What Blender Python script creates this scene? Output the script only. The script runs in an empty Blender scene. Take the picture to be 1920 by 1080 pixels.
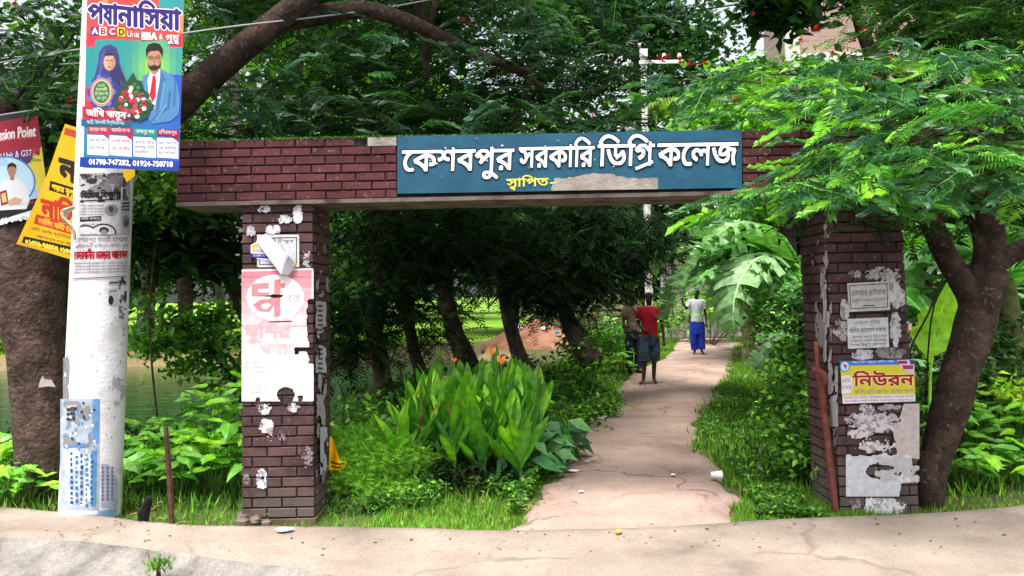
import bpy, math, random
import numpy as np
from mathutils import Vector, Matrix
from mathutils.geometry import tessellate_polygon

# ------------------------------------------------------------------ camera
F = 1500.0
SC = bpy.context.scene
COL = SC.collection
CAMP = Vector((0, 0, 1.7))
roll = math.radians(1.1)
pitch = math.atan(10 / F)
rt = Vector((math.cos(roll), 0, -math.sin(roll)))
fw0 = Vector((0, math.cos(pitch), math.sin(pitch)))
up = rt.cross(fw0).normalized()
fw = up.cross(rt).normalized()
cd = bpy.data.cameras.new('camera')
cam = bpy.data.objects.new('camera', cd)
COL.objects.link(cam)
M3 = Matrix((rt, up, -fw)).transposed()
cam.matrix_world = Matrix.Translation(CAMP) @ M3.to_4x4()
cd.sensor_width = 36
cd.lens = F / 1920 * 36
cd.clip_start = 0.05
cd.clip_end = 900
SC.camera = cam

# ------------------------------------------------------------------ light
SUN_EL, SUN_AZ = math.radians(70), math.radians(200)     # azimuth measured from +Y, clockwise
w = bpy.data.worlds.new("World")
SC.world = w
w.use_nodes = True
nt = w.node_tree
sky = nt.nodes.new('ShaderNodeTexSky')
sky.sky_type = 'NISHITA'
sky.sun_disc = False
sky.sun_elevation = SUN_EL
sky.sun_rotation = SUN_AZ
sky.air_density = 1.4
sky.dust_density = 4.0
hs = nt.nodes.new('ShaderNodeHueSaturation')
hs.inputs['Saturation'].default_value = 0.35
nt.links.new(sky.outputs[0], hs.inputs['Color'])
nt.links.new(hs.outputs[0], nt.nodes['Background'].inputs[0])
nt.nodes['Background'].inputs[1].default_value = 0.15
sl = bpy.data.lights.new('sun', 'SUN')
sl.energy = 3.9
sl.angle = math.radians(28)
sl.color = (1.0, 0.955, 0.89)
so = bpy.data.objects.new('sun', sl)
COL.objects.link(so)
sdir = Vector((math.sin(SUN_AZ) * math.cos(SUN_EL), math.cos(SUN_AZ) * math.cos(SUN_EL), math.sin(SUN_EL)))
so.rotation_euler = sdir.to_track_quat('Z', 'Y').to_euler()
so.location = sdir * 50
SC.view_settings.view_transform = 'Standard'
SC.view_settings.look = 'None'
SC.view_settings.exposure = 0.95
SC.view_settings.gamma = 1.0
SC.view_settings.use_curve_mapping = False
SC.cycles.max_bounces = 6
SC.cycles.transparent_max_bounces = 4

# ------------------------------------------------------------------ pixel helpers (photo pixels, 1920x1080)
def ray(px, py):
    return (fw + rt * ((px - 960) / F) + up * (-(py - 540) / F))
def W(px, py, Y):
    d = ray(px, py)
    return CAMP + d * (Y / d.y)
def G(px, py, z=0.0):
    d = ray(px, py)
    return CAMP + d * ((z - CAMP.z) / d.z)

rng = np.random.default_rng(7)
random.seed(5)

# value noise
_perm = rng.random((256, 256))
def vn(x, y, seed=0):
    x = np.asarray(x, float) + seed * 17.3
    y = np.asarray(y, float) + seed * 9.1
    xi = np.floor(x).astype(int); yi = np.floor(y).astype(int)
    fx = x - xi; fy = y - yi
    fx = fx * fx * (3 - 2 * fx); fy = fy * fy * (3 - 2 * fy)
    a = _perm[xi % 256, yi % 256]; b = _perm[(xi + 1) % 256, yi % 256]
    c = _perm[xi % 256, (yi + 1) % 256]; d = _perm[(xi + 1) % 256, (yi + 1) % 256]
    return (a * (1 - fx) + b * fx) * (1 - fy) + (c * (1 - fx) + d * fx) * fy
def fbm(x, y, seed=0, o=4):
    s = 0; a = 0.5; t = 0
    for i in range(o):
        s = s + a * vn(np.asarray(x) * 2 ** i, np.asarray(y) * 2 ** i, seed + i); t += a; a *= .55
    return s / t

# ------------------------------------------------------------------ materials
def newmat(name):
    m = bpy.data.materials.new(name); m.use_nodes = True
    return m, m.node_tree, m.node_tree.nodes['Principled BSDF']
def noise_mat(name, c1, c2, scale=8, rough=0.85, bump=0.3, bscale=None, detail=6, c3=None, spec=0.3, bdist=0.01, obj_rand=0.0):
    m, nt, b = newmat(name)
    tc = nt.nodes.new('ShaderNodeTexCoord')
    n = nt.nodes.new('ShaderNodeTexNoise'); n.inputs['Scale'].default_value = scale; n.inputs['Detail'].default_value = detail
    nt.links.new(tc.outputs['Object'], n.inputs['Vector'])
    r = nt.nodes.new('ShaderNodeValToRGB')
    r.color_ramp.elements[0].position = 0.32; r.color_ramp.elements[0].color = (*c1, 1)
    r.color_ramp.elements[1].position = 0.68; r.color_ramp.elements[1].color = (*c2, 1)
    if c3:
        e = r.color_ramp.elements.new(0.5); e.color = (*c3, 1)
    nt.links.new(n.outputs['Fac'], r.inputs[0])
    out = r.outputs[0]
    if obj_rand:
        oi = nt.nodes.new('ShaderNodeObjectInfo')
        mr = nt.nodes.new('ShaderNodeMapRange'); mr.inputs[3].default_value = 1 - obj_rand; mr.inputs[4].default_value = 1 + obj_rand
        nt.links.new(oi.outputs['Random'], mr.inputs[0])
        hv = nt.nodes.new('ShaderNodeHueSaturation')
        nt.links.new(mr.outputs[0], hv.inputs['Value']); nt.links.new(out, hv.inputs['Color'])
        out = hv.outputs[0]
    nt.links.new(out, b.inputs['Base Color'])
    b.inputs['Roughness'].default_value = rough
    b.inputs['Specular IOR Level'].default_value = spec
    if bump:
        n2 = nt.nodes.new('ShaderNodeTexNoise'); n2.inputs['Scale'].default_value = bscale or scale * 4; n2.inputs['Detail'].default_value = 8
        nt.links.new(tc.outputs['Object'], n2.inputs['Vector'])
        bp = nt.nodes.new('ShaderNodeBump'); bp.inputs['Strength'].default_value = bump; bp.inputs['Distance'].default_value = bdist
        nt.links.new(n2.outputs['Fac'], bp.inputs['Height']); nt.links.new(bp.outputs[0], b.inputs['Normal'])
    return m

def leaf_mat(name, trans=0.35, rough=0.45, spec=0.35, tint=(1.25, 1.5, 0.5), lo=.95, hi=1.75):
    """leaf colour comes from the per-leaf colour attribute 'Col'"""
    m, nt, b = newmat(name)
    a = nt.nodes.new('ShaderNodeAttribute'); a.attribute_name = 'Col'
    oi = nt.nodes.new('ShaderNodeObjectInfo')
    mr = nt.nodes.new('ShaderNodeMapRange'); mr.inputs[3].default_value = lo; mr.inputs[4].default_value = hi
    nt.links.new(oi.outputs['Random'], mr.inputs[0])
    hv = nt.nodes.new('ShaderNodeHueSaturation')
    ge = nt.nodes.new('ShaderNodeNewGeometry'); nz = nt.nodes.new('ShaderNodeTexNoise'); nz.inputs['Scale'].default_value = 16; nz.inputs['Detail'].default_value = 5
    nt.links.new(ge.outputs['Position'], nz.inputs['Vector'])
    mz = nt.nodes.new('ShaderNodeMapRange'); mz.inputs[1].default_value = .3; mz.inputs[2].default_value = .7; mz.inputs[3].default_value = .62; mz.inputs[4].default_value = 1.3
    nt.links.new(nz.outputs['Fac'], mz.inputs[0])
    mm = nt.nodes.new('ShaderNodeMath'); mm.operation = 'MULTIPLY'; nt.links.new(mr.outputs[0], mm.inputs[0]); nt.links.new(mz.outputs[0], mm.inputs[1])
    nt.links.new(mm.outputs[0], hv.inputs['Value']); nt.links.new(a.outputs['Color'], hv.inputs['Color'])
    nt.links.new(hv.outputs[0], b.inputs['Base Color'])
    b.inputs['Roughness'].default_value = rough
    b.inputs['Specular IOR Level'].default_value = spec
    t = nt.nodes.new('ShaderNodeBsdfTranslucent')
    mx = nt.nodes.new('ShaderNodeMix'); mx.data_type = 'RGBA'; mx.blend_type = 'MULTIPLY'; mx.inputs[0].default_value = 1
    mx.inputs[7].default_value = (*tint, 1)
    nt.links.new(hv.outputs[0], mx.inputs[6]); nt.links.new(mx.outputs[2], t.inputs['Color'])
    ms = nt.nodes.new('ShaderNodeMixShader'); ms.inputs[0].default_value = trans
    nt.links.new(b.outputs[0], ms.inputs[1]); nt.links.new(t.outputs[0], ms.inputs[2])
    nt.links.new(ms.outputs[0], nt.nodes['Material Output'].inputs['Surface'])
    return m

def print_mat(name, rough=0.55, spec=0.3, wear=0.25, scale=25):
    m, nt, b = newmat(name)
    a = nt.nodes.new('ShaderNodeAttribute'); a.attribute_name = 'Col'
    tc = nt.nodes.new('ShaderNodeTexCoord')
    n = nt.nodes.new('ShaderNodeTexNoise'); n.inputs['Scale'].default_value = scale; n.inputs['Detail'].default_value = 8
    nt.links.new(tc.outputs['Object'], n.inputs['Vector'])
    mr = nt.nodes.new('ShaderNodeMapRange'); mr.inputs[1].default_value = .3; mr.inputs[2].default_value = .7
    mr.inputs[3].default_value = 1 - wear; mr.inputs[4].default_value = 1.0
    nt.links.new(n.outputs['Fac'], mr.inputs[0])
    hv = nt.nodes.new('ShaderNodeHueSaturation')
    nt.links.new(mr.outputs[0], hv.inputs['Value']); nt.links.new(a.outputs['Color'], hv.inputs['Color'])
    nt.links.new(hv.outputs[0], b.inputs['Base Color'])
    b.inputs['Roughness'].default_value = rough; b.inputs['Specular IOR Level'].default_value = spec
    return m

def flat_mat(name, c, rough=0.7, spec=0.3, metal=0):
    m, nt, b = newmat(name)
    b.inputs['Base Color'].default_value = (*c, 1); b.inputs['Roughness'].default_value = rough
    b.inputs['Specular IOR Level'].default_value = spec; b.inputs['Metallic'].default_value = metal
    return m

M = {}
M['leaf'] = leaf_mat('leaf')
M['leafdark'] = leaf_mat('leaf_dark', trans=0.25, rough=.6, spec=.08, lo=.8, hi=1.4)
M['leafgloss'] = leaf_mat('leaf_gloss', trans=0.3, rough=0.4, spec=.4, tint=(1.15, 1.5, .45))
M['grass'] = leaf_mat('grass_blade', trans=0.3, rough=.6, spec=.1, lo=1.1, hi=1.5)
M['print'] = print_mat('printed_vinyl', 0.45, .35, .08, 12)
M['paper'] = print_mat('printed_paper', 0.9, .1, .28, 22)
M['paint'] = print_mat('sign_paint', 0.6, .25, .2, 9)
M['cloth'] = print_mat('cloth', 0.95, .1, .25, 40)
M['bark'] = noise_mat('bark', (.045, .026, .02), (.11, .07, .055), 9, .95, 1.0, 28, bdist=.03)
M['barkdark'] = noise_mat('bark_dark', (.03, .019, .015), (.085, .052, .04), 9, .95, .9, 30, bdist=.02)
M['barkpale'] = noise_mat('bark_pale', (.12, .10, .08), (.3, .26, .21), 9, .95, .8, 30, bdist=.02)
M['palmbark'] = noise_mat('palm_bark', (.03, .022, .018), (.12, .09, .07), 6, .95, .9, 20, bdist=.03)
M['brick'] = noise_mat('brick_dark_maroon', (.05, .026, .028), (.105, .055, .056), 14, .85, .5, 60, bdist=.004, c3=(.078, .038, .04), obj_rand=.32)
M['brickred'] = noise_mat('brick_red_maroon', (.055, .014, .017), (.11, .027, .032), 12, .8, .4, 60, bdist=.004, c3=(.08, .019, .024), obj_rand=.28)
M['mortar'] = noise_mat('mortar_dark', (.012, .009, .009), (.04, .03, .03), 20, .95, .6, 80)
M['concrete'] = noise_mat('concrete', (.2, .17, .15), (.36, .32, .29), 7, .9, .5, 50, c3=(.29, .25, .225))
M['concdirty'] = noise_mat('concrete_dirty', (.05, .04, .033), (.17, .14, .12), 5, .95, .7, 40, c3=(.14, .11, .095))
M['pole'] = noise_mat('pole_whitewashed_concrete', (.62, .6, .61), (.86, .85, .86), 5, .85, .4, 40, c3=(.8, .79, .8))
M['farpole'] = noise_mat('pole_concrete_far', (.45, .44, .43), (.75, .73, .72), 5, .85, .3, 20)
M['soil'] = noise_mat('soil', (.05, .035, .022), (.14, .095, .06), 1.5, .95, .6, 20, c3=(.08, .065, .035))
M['iron'] = noise_mat('iron_red_oxide_paint', (.09, .022, .018), (.2, .06, .045), 14, .6, .5, 50, bdist=.004)
M['rust'] = noise_mat('rusty_iron', (.03, .018, .012), (.11, .05, .03), 20, .9, .6, 60, bdist=.004)
M['char'] = noise_mat('charred_wood', (.004, .004, .004), (.015, .013, .012), 20, .95, .9, 60)
M['wood'] = noise_mat('old_wood', (.12, .09, .07), (.3, .25, .2), 6, .9, .6, 30, bdist=.006, obj_rand=.3)
M['wallgrey'] = noise_mat('weathered_boards', (.14, .12, .11), (.3, .27, .25), 5, .9, .5, 30, obj_rand=.35)
M['wire_black'] = flat_mat('cable_black', (.01, .01, .012), .5)
M['wire_pale'] = flat_mat('cable_pale', (.45, .45, .47), .5)
M['red'] = flat_mat('red_petal', (.75, .02, .015), .6)
M['orange'] = flat_mat('orange_petal', (.9, .2, .02), .6)
M['litter'] = noise_mat('litter_white', (.6, .6, .6), (.85, .85, .85), 20, .7, .3, 40)
M['straw'] = noise_mat('dry_leaf', (.16, .1, .05), (.4, .28, .16), 20, .9, .4, 40, obj_rand=.3)
M['stem'] = noise_mat('green_stem', (.05, .12, .02), (.12, .24, .05), 12, .6, .2, 40)
M['bananastem'] = noise_mat('banana_stem', (.1, .09, .04), (.28, .3, .12), 7, .7, .4, 20, c3=(.2, .2, .08))
M['whitewall'] = noise_mat('white_plaster', (.5, .49, .47), (.75, .74, .73), 1.2, .9, .3, 10)
M['glassdark'] = flat_mat('window_glass', (.02, .025, .03), .15, .5)
M['moss'] = M['grass']

def add_stain(m, sc, lo, hi, mud=None):
    nt = m.node_tree; b = nt.nodes['Principled BSDF']; src = b.inputs['Base Color'].links[0].from_socket
    g = nt.nodes.new('ShaderNodeNewGeometry'); n = nt.nodes.new('ShaderNodeTexNoise'); n.inputs['Scale'].default_value = sc; n.inputs['Detail'].default_value = 8; n.inputs['Roughness'].default_value = .65
    nt.links.new(g.outputs['Position'], n.inputs['Vector'])
    mr = nt.nodes.new('ShaderNodeMapRange'); mr.inputs[1].default_value = .35; mr.inputs[2].default_value = .65; mr.inputs[3].default_value = lo; mr.inputs[4].default_value = hi
    nt.links.new(n.outputs['Fac'], mr.inputs[0])
    hv = nt.nodes.new('ShaderNodeHueSaturation'); nt.links.new(mr.outputs[0], hv.inputs['Value']); nt.links.new(src, hv.inputs['Color']); out = hv.outputs[0]
    n3 = nt.nodes.new('ShaderNodeTexNoise'); n3.inputs['Scale'].default_value = 30; n3.inputs['Detail'].default_value = 6
    nt.links.new(g.outputs['Position'], n3.inputs['Vector'])
    m3 = nt.nodes.new('ShaderNodeMapRange'); m3.inputs[1].default_value = .60; m3.inputs[2].default_value = .68; m3.inputs[3].default_value = 0; m3.inputs[4].default_value = .55
    nt.links.new(n3.outputs['Fac'], m3.inputs[0])
    mx = nt.nodes.new('ShaderNodeMix'); mx.data_type = 'RGBA'; mx.inputs[7].default_value = (.22, .15, .14, 1)
    nt.links.new(m3.outputs[0], mx.inputs[0]); nt.links.new(out, mx.inputs[6]); out = mx.outputs[2]
    if mud:
        sx = nt.nodes.new('ShaderNodeSeparateXYZ'); nt.links.new(g.outputs['Position'], sx.inputs[0])
        ad = nt.nodes.new('ShaderNodeMath'); ad.operation = 'MULTIPLY_ADD'; ad.inputs[1].default_value = -.7; nt.links.new(n.outputs['Fac'], ad.inputs[0]); nt.links.new(sx.outputs['Z'], ad.inputs[2])
        m4 = nt.nodes.new('ShaderNodeMapRange'); m4.inputs[1].default_value = -.28; m4.inputs[2].default_value = .12; m4.inputs[3].default_value = .8; m4.inputs[4].default_value = 0
        nt.links.new(ad.outputs[0], m4.inputs[0])
        mx = nt.nodes.new('ShaderNodeMix'); mx.data_type = 'RGBA'; mx.inputs[7].default_value = (*mud, 1)
        nt.links.new(m4.outputs[0], mx.inputs[0]); nt.links.new(out, mx.inputs[6]); out = mx.outputs[2]
    nt.links.new(out, b.inputs['Base Color'])
add_stain(M['brick'], 3.2, .55, 1.3, (.13, .10, .085))
add_stain(M['brickred'], 2.5, .55, 1.35)
add_stain(M['bark'], 5, .5, 1.4); add_stain(M['barkdark'], 5, .5, 1.4)

# far brick wall material
m, nt_, b = newmat('far_brick')
tc = nt_.nodes.new('ShaderNodeTexCoord'); mp = nt_.nodes.new('ShaderNodeMapping')
mp.inputs['Rotation'].default_value = (math.radians(90), 0, 0)
bt = nt_.nodes.new('ShaderNodeTexBrick'); bt.inputs['Scale'].default_value = 1.0
bt.inputs['Color1'].default_value = (.3, .17, .14, 1); bt.inputs['Color2'].default_value = (.38, .24, .2, 1)
bt.inputs['Mortar'].default_value = (.32, .28, .26, 1)
bt.inputs['Brick Width'].default_value = .5; bt.inputs['Row Height'].default_value = .16; bt.inputs['Mortar Size'].default_value = .02
nt_.links.new(tc.outputs['Object'], mp.inputs[0]); nt_.links.new(mp.outputs[0], bt.inputs[0]); nt_.links.new(bt.outputs[0], b.inputs['Base Color'])
b.inputs['Roughness'].default_value = .9
M['farbrick'] = m

# water
m, nt_, b = newmat('pond_water')
b.inputs['Base Color'].default_value = (.014, .055, .014, 1); b.inputs['Roughness'].default_value = .07; b.inputs['Specular IOR Level'].default_value = .5
tc = nt_.nodes.new('ShaderNodeTexCoord'); mp = nt_.nodes.new('ShaderNodeMapping'); mp.inputs['Scale'].default_value = (1.2, 5, 1)
n = nt_.nodes.new('ShaderNodeTexNoise'); n.inputs['Scale'].default_value = 1.2; n.inputs['Detail'].default_value = 4
bp = nt_.nodes.new('ShaderNodeBump'); bp.inputs['Strength'].default_value = .35; bp.inputs['Distance'].default_value = .04
nt_.links.new(tc.outputs['Object'], mp.inputs[0]); nt_.links.new(mp.outputs[0], n.inputs['Vector']); nt_.links.new(n.outputs['Fac'], bp.inputs['Height']); nt_.links.new(bp.outputs[0], b.inputs['Normal'])
M['water'] = m

# path / road materials with stains and cracks
def ground_mat(name, cols, scale, crack=0.0, crackscale=1.2, grit=60, bump=.5):
    m, nt, b = newmat(name)
    tc = nt.nodes.new('ShaderNodeTexCoord')
    n = nt.nodes.new('ShaderNodeTexNoise'); n.inputs['Scale'].default_value = scale; n.inputs['Detail'].default_value = 10; n.inputs['Roughness'].default_value = .62
    nt.links.new(tc.outputs['Object'], n.inputs['Vector'])
    r = nt.nodes.new('ShaderNodeValToRGB')
    el = r.color_ramp.elements
    el[0].position = .3; el[0].color = (*cols[0], 1); el[1].position = .7; el[1].color = (*cols[-1], 1)
    for i, c in enumerate(cols[1:-1]):
        e = el.new(.3 + .4 * (i + 1) / (len(cols) - 1)); e.color = (*c, 1)
    nt.links.new(n.outputs['Fac'], r.inputs[0])
    g = nt.nodes.new('ShaderNodeTexNoise'); g.inputs['Scale'].default_value = grit; g.inputs['Detail'].default_value = 4
    nt.links.new(tc.outputs['Object'], g.inputs['Vector'])
    gr = nt.nodes.new('ShaderNodeMapRange'); gr.inputs[1].default_value = .3; gr.inputs[2].default_value = .7; gr.inputs[3].default_value = .78; gr.inputs[4].default_value = 1.16
    nt.links.new(g.outputs['Fac'], gr.inputs[0])
    hv = nt.nodes.new('ShaderNodeHueSaturation'); nt.links.new(gr.outputs[0], hv.inputs['Value']); nt.links.new(r.outputs[0], hv.inputs['Color'])
    out = hv.outputs[0]
    hgt = g.outputs['Fac']
    if crack:
        wn = nt.nodes.new('ShaderNodeTexNoise'); wn.inputs['Scale'].default_value = 3; wn.inputs['Detail'].default_value = 6
        nt.links.new(tc.outputs['Object'], wn.inputs['Vector'])
        mxv = nt.nodes.new('ShaderNodeMix'); mxv.data_type = 'RGBA'; mxv.inputs[0].default_value = .3
        nt.links.new(tc.outputs['Object'], mxv.inputs[6]); nt.links.new(wn.outputs['Color'], mxv.inputs[7])
        v = nt.nodes.new('ShaderNodeTexVoronoi'); v.feature = 'DISTANCE_TO_EDGE'; v.inputs['Scale'].default_value = crackscale
        nt.links.new(mxv.outputs[2], v.inputs['Vector'])
        cr = nt.nodes.new('ShaderNodeMapRange'); cr.inputs[1].default_value = 0; cr.inputs[2].default_value = .012
        cr.inputs[3].default_value = crack; cr.inputs[4].default_value = 0
        nt.links.new(v.outputs['Distance'], cr.inputs[0])
        # only some cracks
        cn = nt.nodes.new('ShaderNodeTexNoise'); cn.inputs['Scale'].default_value = .8
        nt.links.new(tc.outputs['Object'], cn.inputs['Vector'])
        cm = nt.nodes.new('ShaderNodeMapRange'); cm.inputs[1].default_value = .48; cm.inputs[2].default_value = .58
        nt.links.new(cn.outputs['Fac'], cm.inputs[0])
        mu = nt.nodes.new('ShaderNodeMath'); mu.operation = 'MULTIPLY'
        nt.links.new(cr.outputs[0], mu.inputs[0]); nt.links.new(cm.outputs[0], mu.inputs[1])
        mx = nt.nodes.new('ShaderNodeMix'); mx.data_type = 'RGBA'; mx.inputs[7].default_value = (.1, .065, .05, 1)
        nt.links.new(mu.outputs[0], mx.inputs[0]); nt.links.new(out, mx.inputs[6]); out = mx.outputs[2]
    nt.links.new(out, b.inputs['Base Color'])
    b.inputs['Roughness'].default_value = .93; b.inputs['Specular IOR Level'].default_value = .15
    bp = nt.nodes.new('ShaderNodeBump'); bp.inputs['Strength'].default_value = bump; bp.inputs['Distance'].default_value = .012
    nt.links.new(hgt, bp.inputs['Height']); nt.links.new(bp.outputs[0], b.inputs['Normal'])
    return m
M['path'] = ground_mat('path_worn_concrete', [(.2, .135, .11), (.32, .225, .19), (.38, .28, .235), (.42, .32, .27)], .9, .85, .75)
M['slab'] = ground_mat('roadside_concrete', [(.17, .135, .11), (.26, .21, .175), (.31, .255, .21), (.35, .295, .25)], 1.3, .5, .5, 90, .8)
M['slabside'] = ground_mat('roadside_concrete_dirty', [(.08, .075, .07), (.2, .185, .17), (.3, .27, .24)], 4, 0, 1, 60, .9)
M['asphalt'] = ground_mat('asphalt', [(.045, .045, .045), (.09, .085, .08)], 3, 0, 1, 150, .6)
M['ground'] = ground_mat('ground_soil_and_turf', [(.04, .07, .02), (.06, .11, .025), (.09, .07, .04), (.07, .13, .03)], .7, 0, 1, 30, .9)
M['lawn'] = ground_mat('lawn_turf', [(.10, .2, .015), (.14, .27, .022), (.19, .33, .035)], .25, 0, 1, 12, .6)
M['earth'] = ground_mat('bare_earth', [(.12, .05, .03), (.24, .11, .07), (.3, .17, .11)], 1.3, 0, 1, 15, .9)
M['bank'] = ground_mat('pond_bank_earth', [(.1, .1, .04), (.2, .15, .08), (.14, .17, .05)], .5, 0, 1, 12, .9)

add_stain(M['slab'], 2.2, .88, 1.08); add_stain(M['path'], 1.6, .85, 1.12)
# ------------------------------------------------------------------ object helpers
def link(o, parent=None):
    COL.objects.link(o)
    if parent is not None:
        o.parent = parent
    return o
def tag(o, label, cat=None, group=None, kind=None):
    if label: o['label'] = label
    if cat: o['category'] = cat
    if group: o['group'] = group
    if kind: o['kind'] = kind
    return o
def empty(name, loc, label, cat, group=None):
    o = bpy.data.objects.new(name, None); o.empty_display_size = .2
    o.location = loc; link(o)
    return tag(o, label, cat, group)
def np_mesh(name, V, tris, cols=None, quads=False, smooth=False):
    k = 4 if quads else 3
    me = bpy.data.meshes.new(name)
    V = np.asarray(V, np.float32); T = np.asarray(tris, np.int32)
    me.vertices.add(len(V)); me.vertices.foreach_set('co', V.ravel())
    me.loops.add(T.size); me.loops.foreach_set('vertex_index', T.ravel())
    me.polygons.add(len(T)); me.polygons.foreach_set('loop_start', np.arange(len(T), dtype=np.int32) * k)
    me.polygons.foreach_set('loop_total', np.full(len(T), k, np.int32))
    if cols is not None:
        a = me.color_attributes.new('Col', 'FLOAT_COLOR', 'POINT')
        c = np.ones((len(V), 4), np.float32); c[:, :3] = cols
        a.data.foreach_set('color', c.ravel())
    me.update(calc_edges=True)
    if smooth: me.shade_smooth()
    return me
def py_mesh(name, V, Fs, cols=None, smooth=False):
    me = bpy.data.meshes.new(name)
    me.from_pydata([tuple(v) for v in V], [], Fs)
    if cols is not None:
        a = me.color_attributes.new('Col', 'FLOAT_COLOR', 'POINT')
        c = np.ones((len(V), 4), np.float32); c[:, :3] = cols
        a.data.foreach_set('color', c.ravel())
    me.update()
    if smooth: me.shade_smooth()
    return me
def mobj(name, me, mat, parent=None, loc=None):
    o = bpy.data.objects.new(name, me)
    if mat is not None and len(me.materials) == 0: me.materials.append(mat)
    if loc is not None: o.location = loc
    link(o, parent)
    return o
def local(me, origin):
    me.transform(Matrix.Translation(-Vector(origin))); return me

class MB:
    """collects boxes, tubes and polygons into one mesh"""
    def __init__(s): s.V = []; s.F = []; s.C = []
    def add(s, V, Fs, c=None):
        b = len(s.V); s.V += [tuple(v) for v in V]; s.F += [[i + b for i in f] for f in Fs]
        s.C += [c or (1, 1, 1)] * len(V)
    def box(s, c, d, rz=0, col=None, rx=0, ry=0):
        R = Matrix.Rotation(rz, 3, 'Z') @ Matrix.Rotation(ry, 3, 'Y') @ Matrix.Rotation(rx, 3, 'X')
        vs = []
        for z in (-1, 1):
            for x, y in ((-1, -1), (1, -1), (1, 1), (-1, 1)):
                vs.append(Vector(c) + R @ Vector((x * d[0] / 2, y * d[1] / 2, z * d[2] / 2)))
        s.add(vs, [[3, 2, 1, 0], [4, 5, 6, 7], [0, 1, 5, 4], [1, 2, 6, 5], [2, 3, 7, 6], [3, 0, 4, 7]], col)
    def tube(s, pts, rad, n=8, col=None, bump=0.0, cap=True, flat=1.0):
        pts = [Vector(p) for p in pts]
        if not hasattr(rad, '__len__'): rad = [rad] * len(pts)
        vs = []; fs = []
        prev = None
        for i, p in enumerate(pts):
            t = (pts[min(i + 1, len(pts) - 1)] - pts[max(i - 1, 0)]).normalized()
            if prev is None:
                a = Vector((1, 0, 0)) if abs(t.x) < .9 else Vector((0, 1, 0))
            else: a = prev
            x = (a - t * a.dot(t)).normalized(); y = t.cross(x); prev = x
            for k in range(n):
                an = 2 * math.pi * k / n
                an_ = 6.2832 * k / n; r = rad[i] * (1 + bump * ((float(vn(math.cos(an_) * 1.6 + p.x * 2 + 9, math.sin(an_) * 1.6 + p.z * 3 + 9, 3)) - .5) * 2 + (float(vn(math.cos(an_) * 4 + 20, math.sin(an_) * 4 + p.z * 7 + 20, 5)) - .5) * 1.2))
                vs.append(p + x * math.cos(an) * r + y * math.sin(an) * r * flat)
        for i in range(len(pts) - 1):
            for k in range(n):
                k2 = (k + 1) % n
                fs.append([i * n + k, i * n + k2, (i + 1) * n + k2, (i + 1) * n + k])
        if cap:
            fs.append(list(range(n))[::-1]); fs.append([(len(pts) - 1) * n + k for k in range(n)])
        s.add(vs, fs, col)
    def build(s, name, mat, parent=None, origin=None, smooth=False, col=False):
        V = s.V
        if origin is not None:
            V = [(v[0] - origin[0], v[1] - origin[1], v[2] - origin[2]) for v in V]
        me = py_mesh(name, V, s.F, np.array(s.C) if col else None, smooth)
        o = mobj(name, me, mat, parent)
        if origin is not None and parent is None: o.location = origin
        return o
def smooth_path(P, R, sub=5):
    P = [Vector(p) for p in P]; out = []; ro = []
    for i in range(len(P) - 1):
        p0 = P[max(i - 1, 0)]; p1 = P[i]; p2 = P[i + 1]; p3 = P[min(i + 2, len(P) - 1)]
        for k in range(sub):
            t = k / sub
            out.append(.5 * ((2 * p1) + (p2 - p0) * t + (2 * p0 - 5 * p1 + 4 * p2 - p3) * t * t + (3 * p1 - p0 - 3 * p2 + p3) * t ** 3))
            ro.append(R[i] * (1 - t) + R[i + 1] * t)
    out.append(P[-1]); ro.append(R[-1])
    return out, ro

# ------------------------------------------------------------------ Bengali-capable lettering (built-in font outlines, rasterised to flat runs)
_gc = {}
def _outline(s):
    c = bpy.data.curves.new('glyph', 'FONT'); c.body = s; c.resolution_u = 3
    o = bpy.data.objects.new('glyph', c); COL.objects.link(o)
    dg = bpy.context.evaluated_depsgraph_get()
    cu = o.evaluated_get(dg).to_curve(dg)
    loops = []
    for sp in cu.splines:
        P = []
        if sp.type == 'BEZIER':
            n = len(sp.bezier_points)
            for i in range(n):
                a = sp.bezier_points[i]; b2 = sp.bezier_points[(i + 1) % n]
                for k in range(4):
                    t = k / 4; q = 1 - t
                    v = a.co * q ** 3 + a.handle_right * 3 * q * q * t + b2.handle_left * 3 * q * t * t + b2.co * t ** 3
                    P.append((v.x, v.y))
        else:
            P = [(p.co.x, p.co.y) for p in sp.points]
        loops.append(np.array(P))
    o.evaluated_get(dg).to_curve_clear()
    bpy.data.objects.remove(o); bpy.data.curves.remove(c)
    return loops
def _right(loops): return max(l[:, 0].max() for l in loops)
def glyph(ch):
    if ch not in _gc:
        if ch == ' ':
            _gc[ch] = ([], .28)
        else:
            base = _right(_outline('ক')) if 'ref' not in _gc else _gc['ref']
            _gc['ref'] = base
            L = _outline(ch)
            adv = _right(_outline(ch + 'ক')) - base
            _gc[ch] = (L, adv)
    return _gc[ch]
PRE = 'িেৈ'
CONS = set('কখগঘঙচছজঝঞটঠডঢণতথদধনপফবভমযরলশষসহয়ড়ঢ়ৎ')
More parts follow.
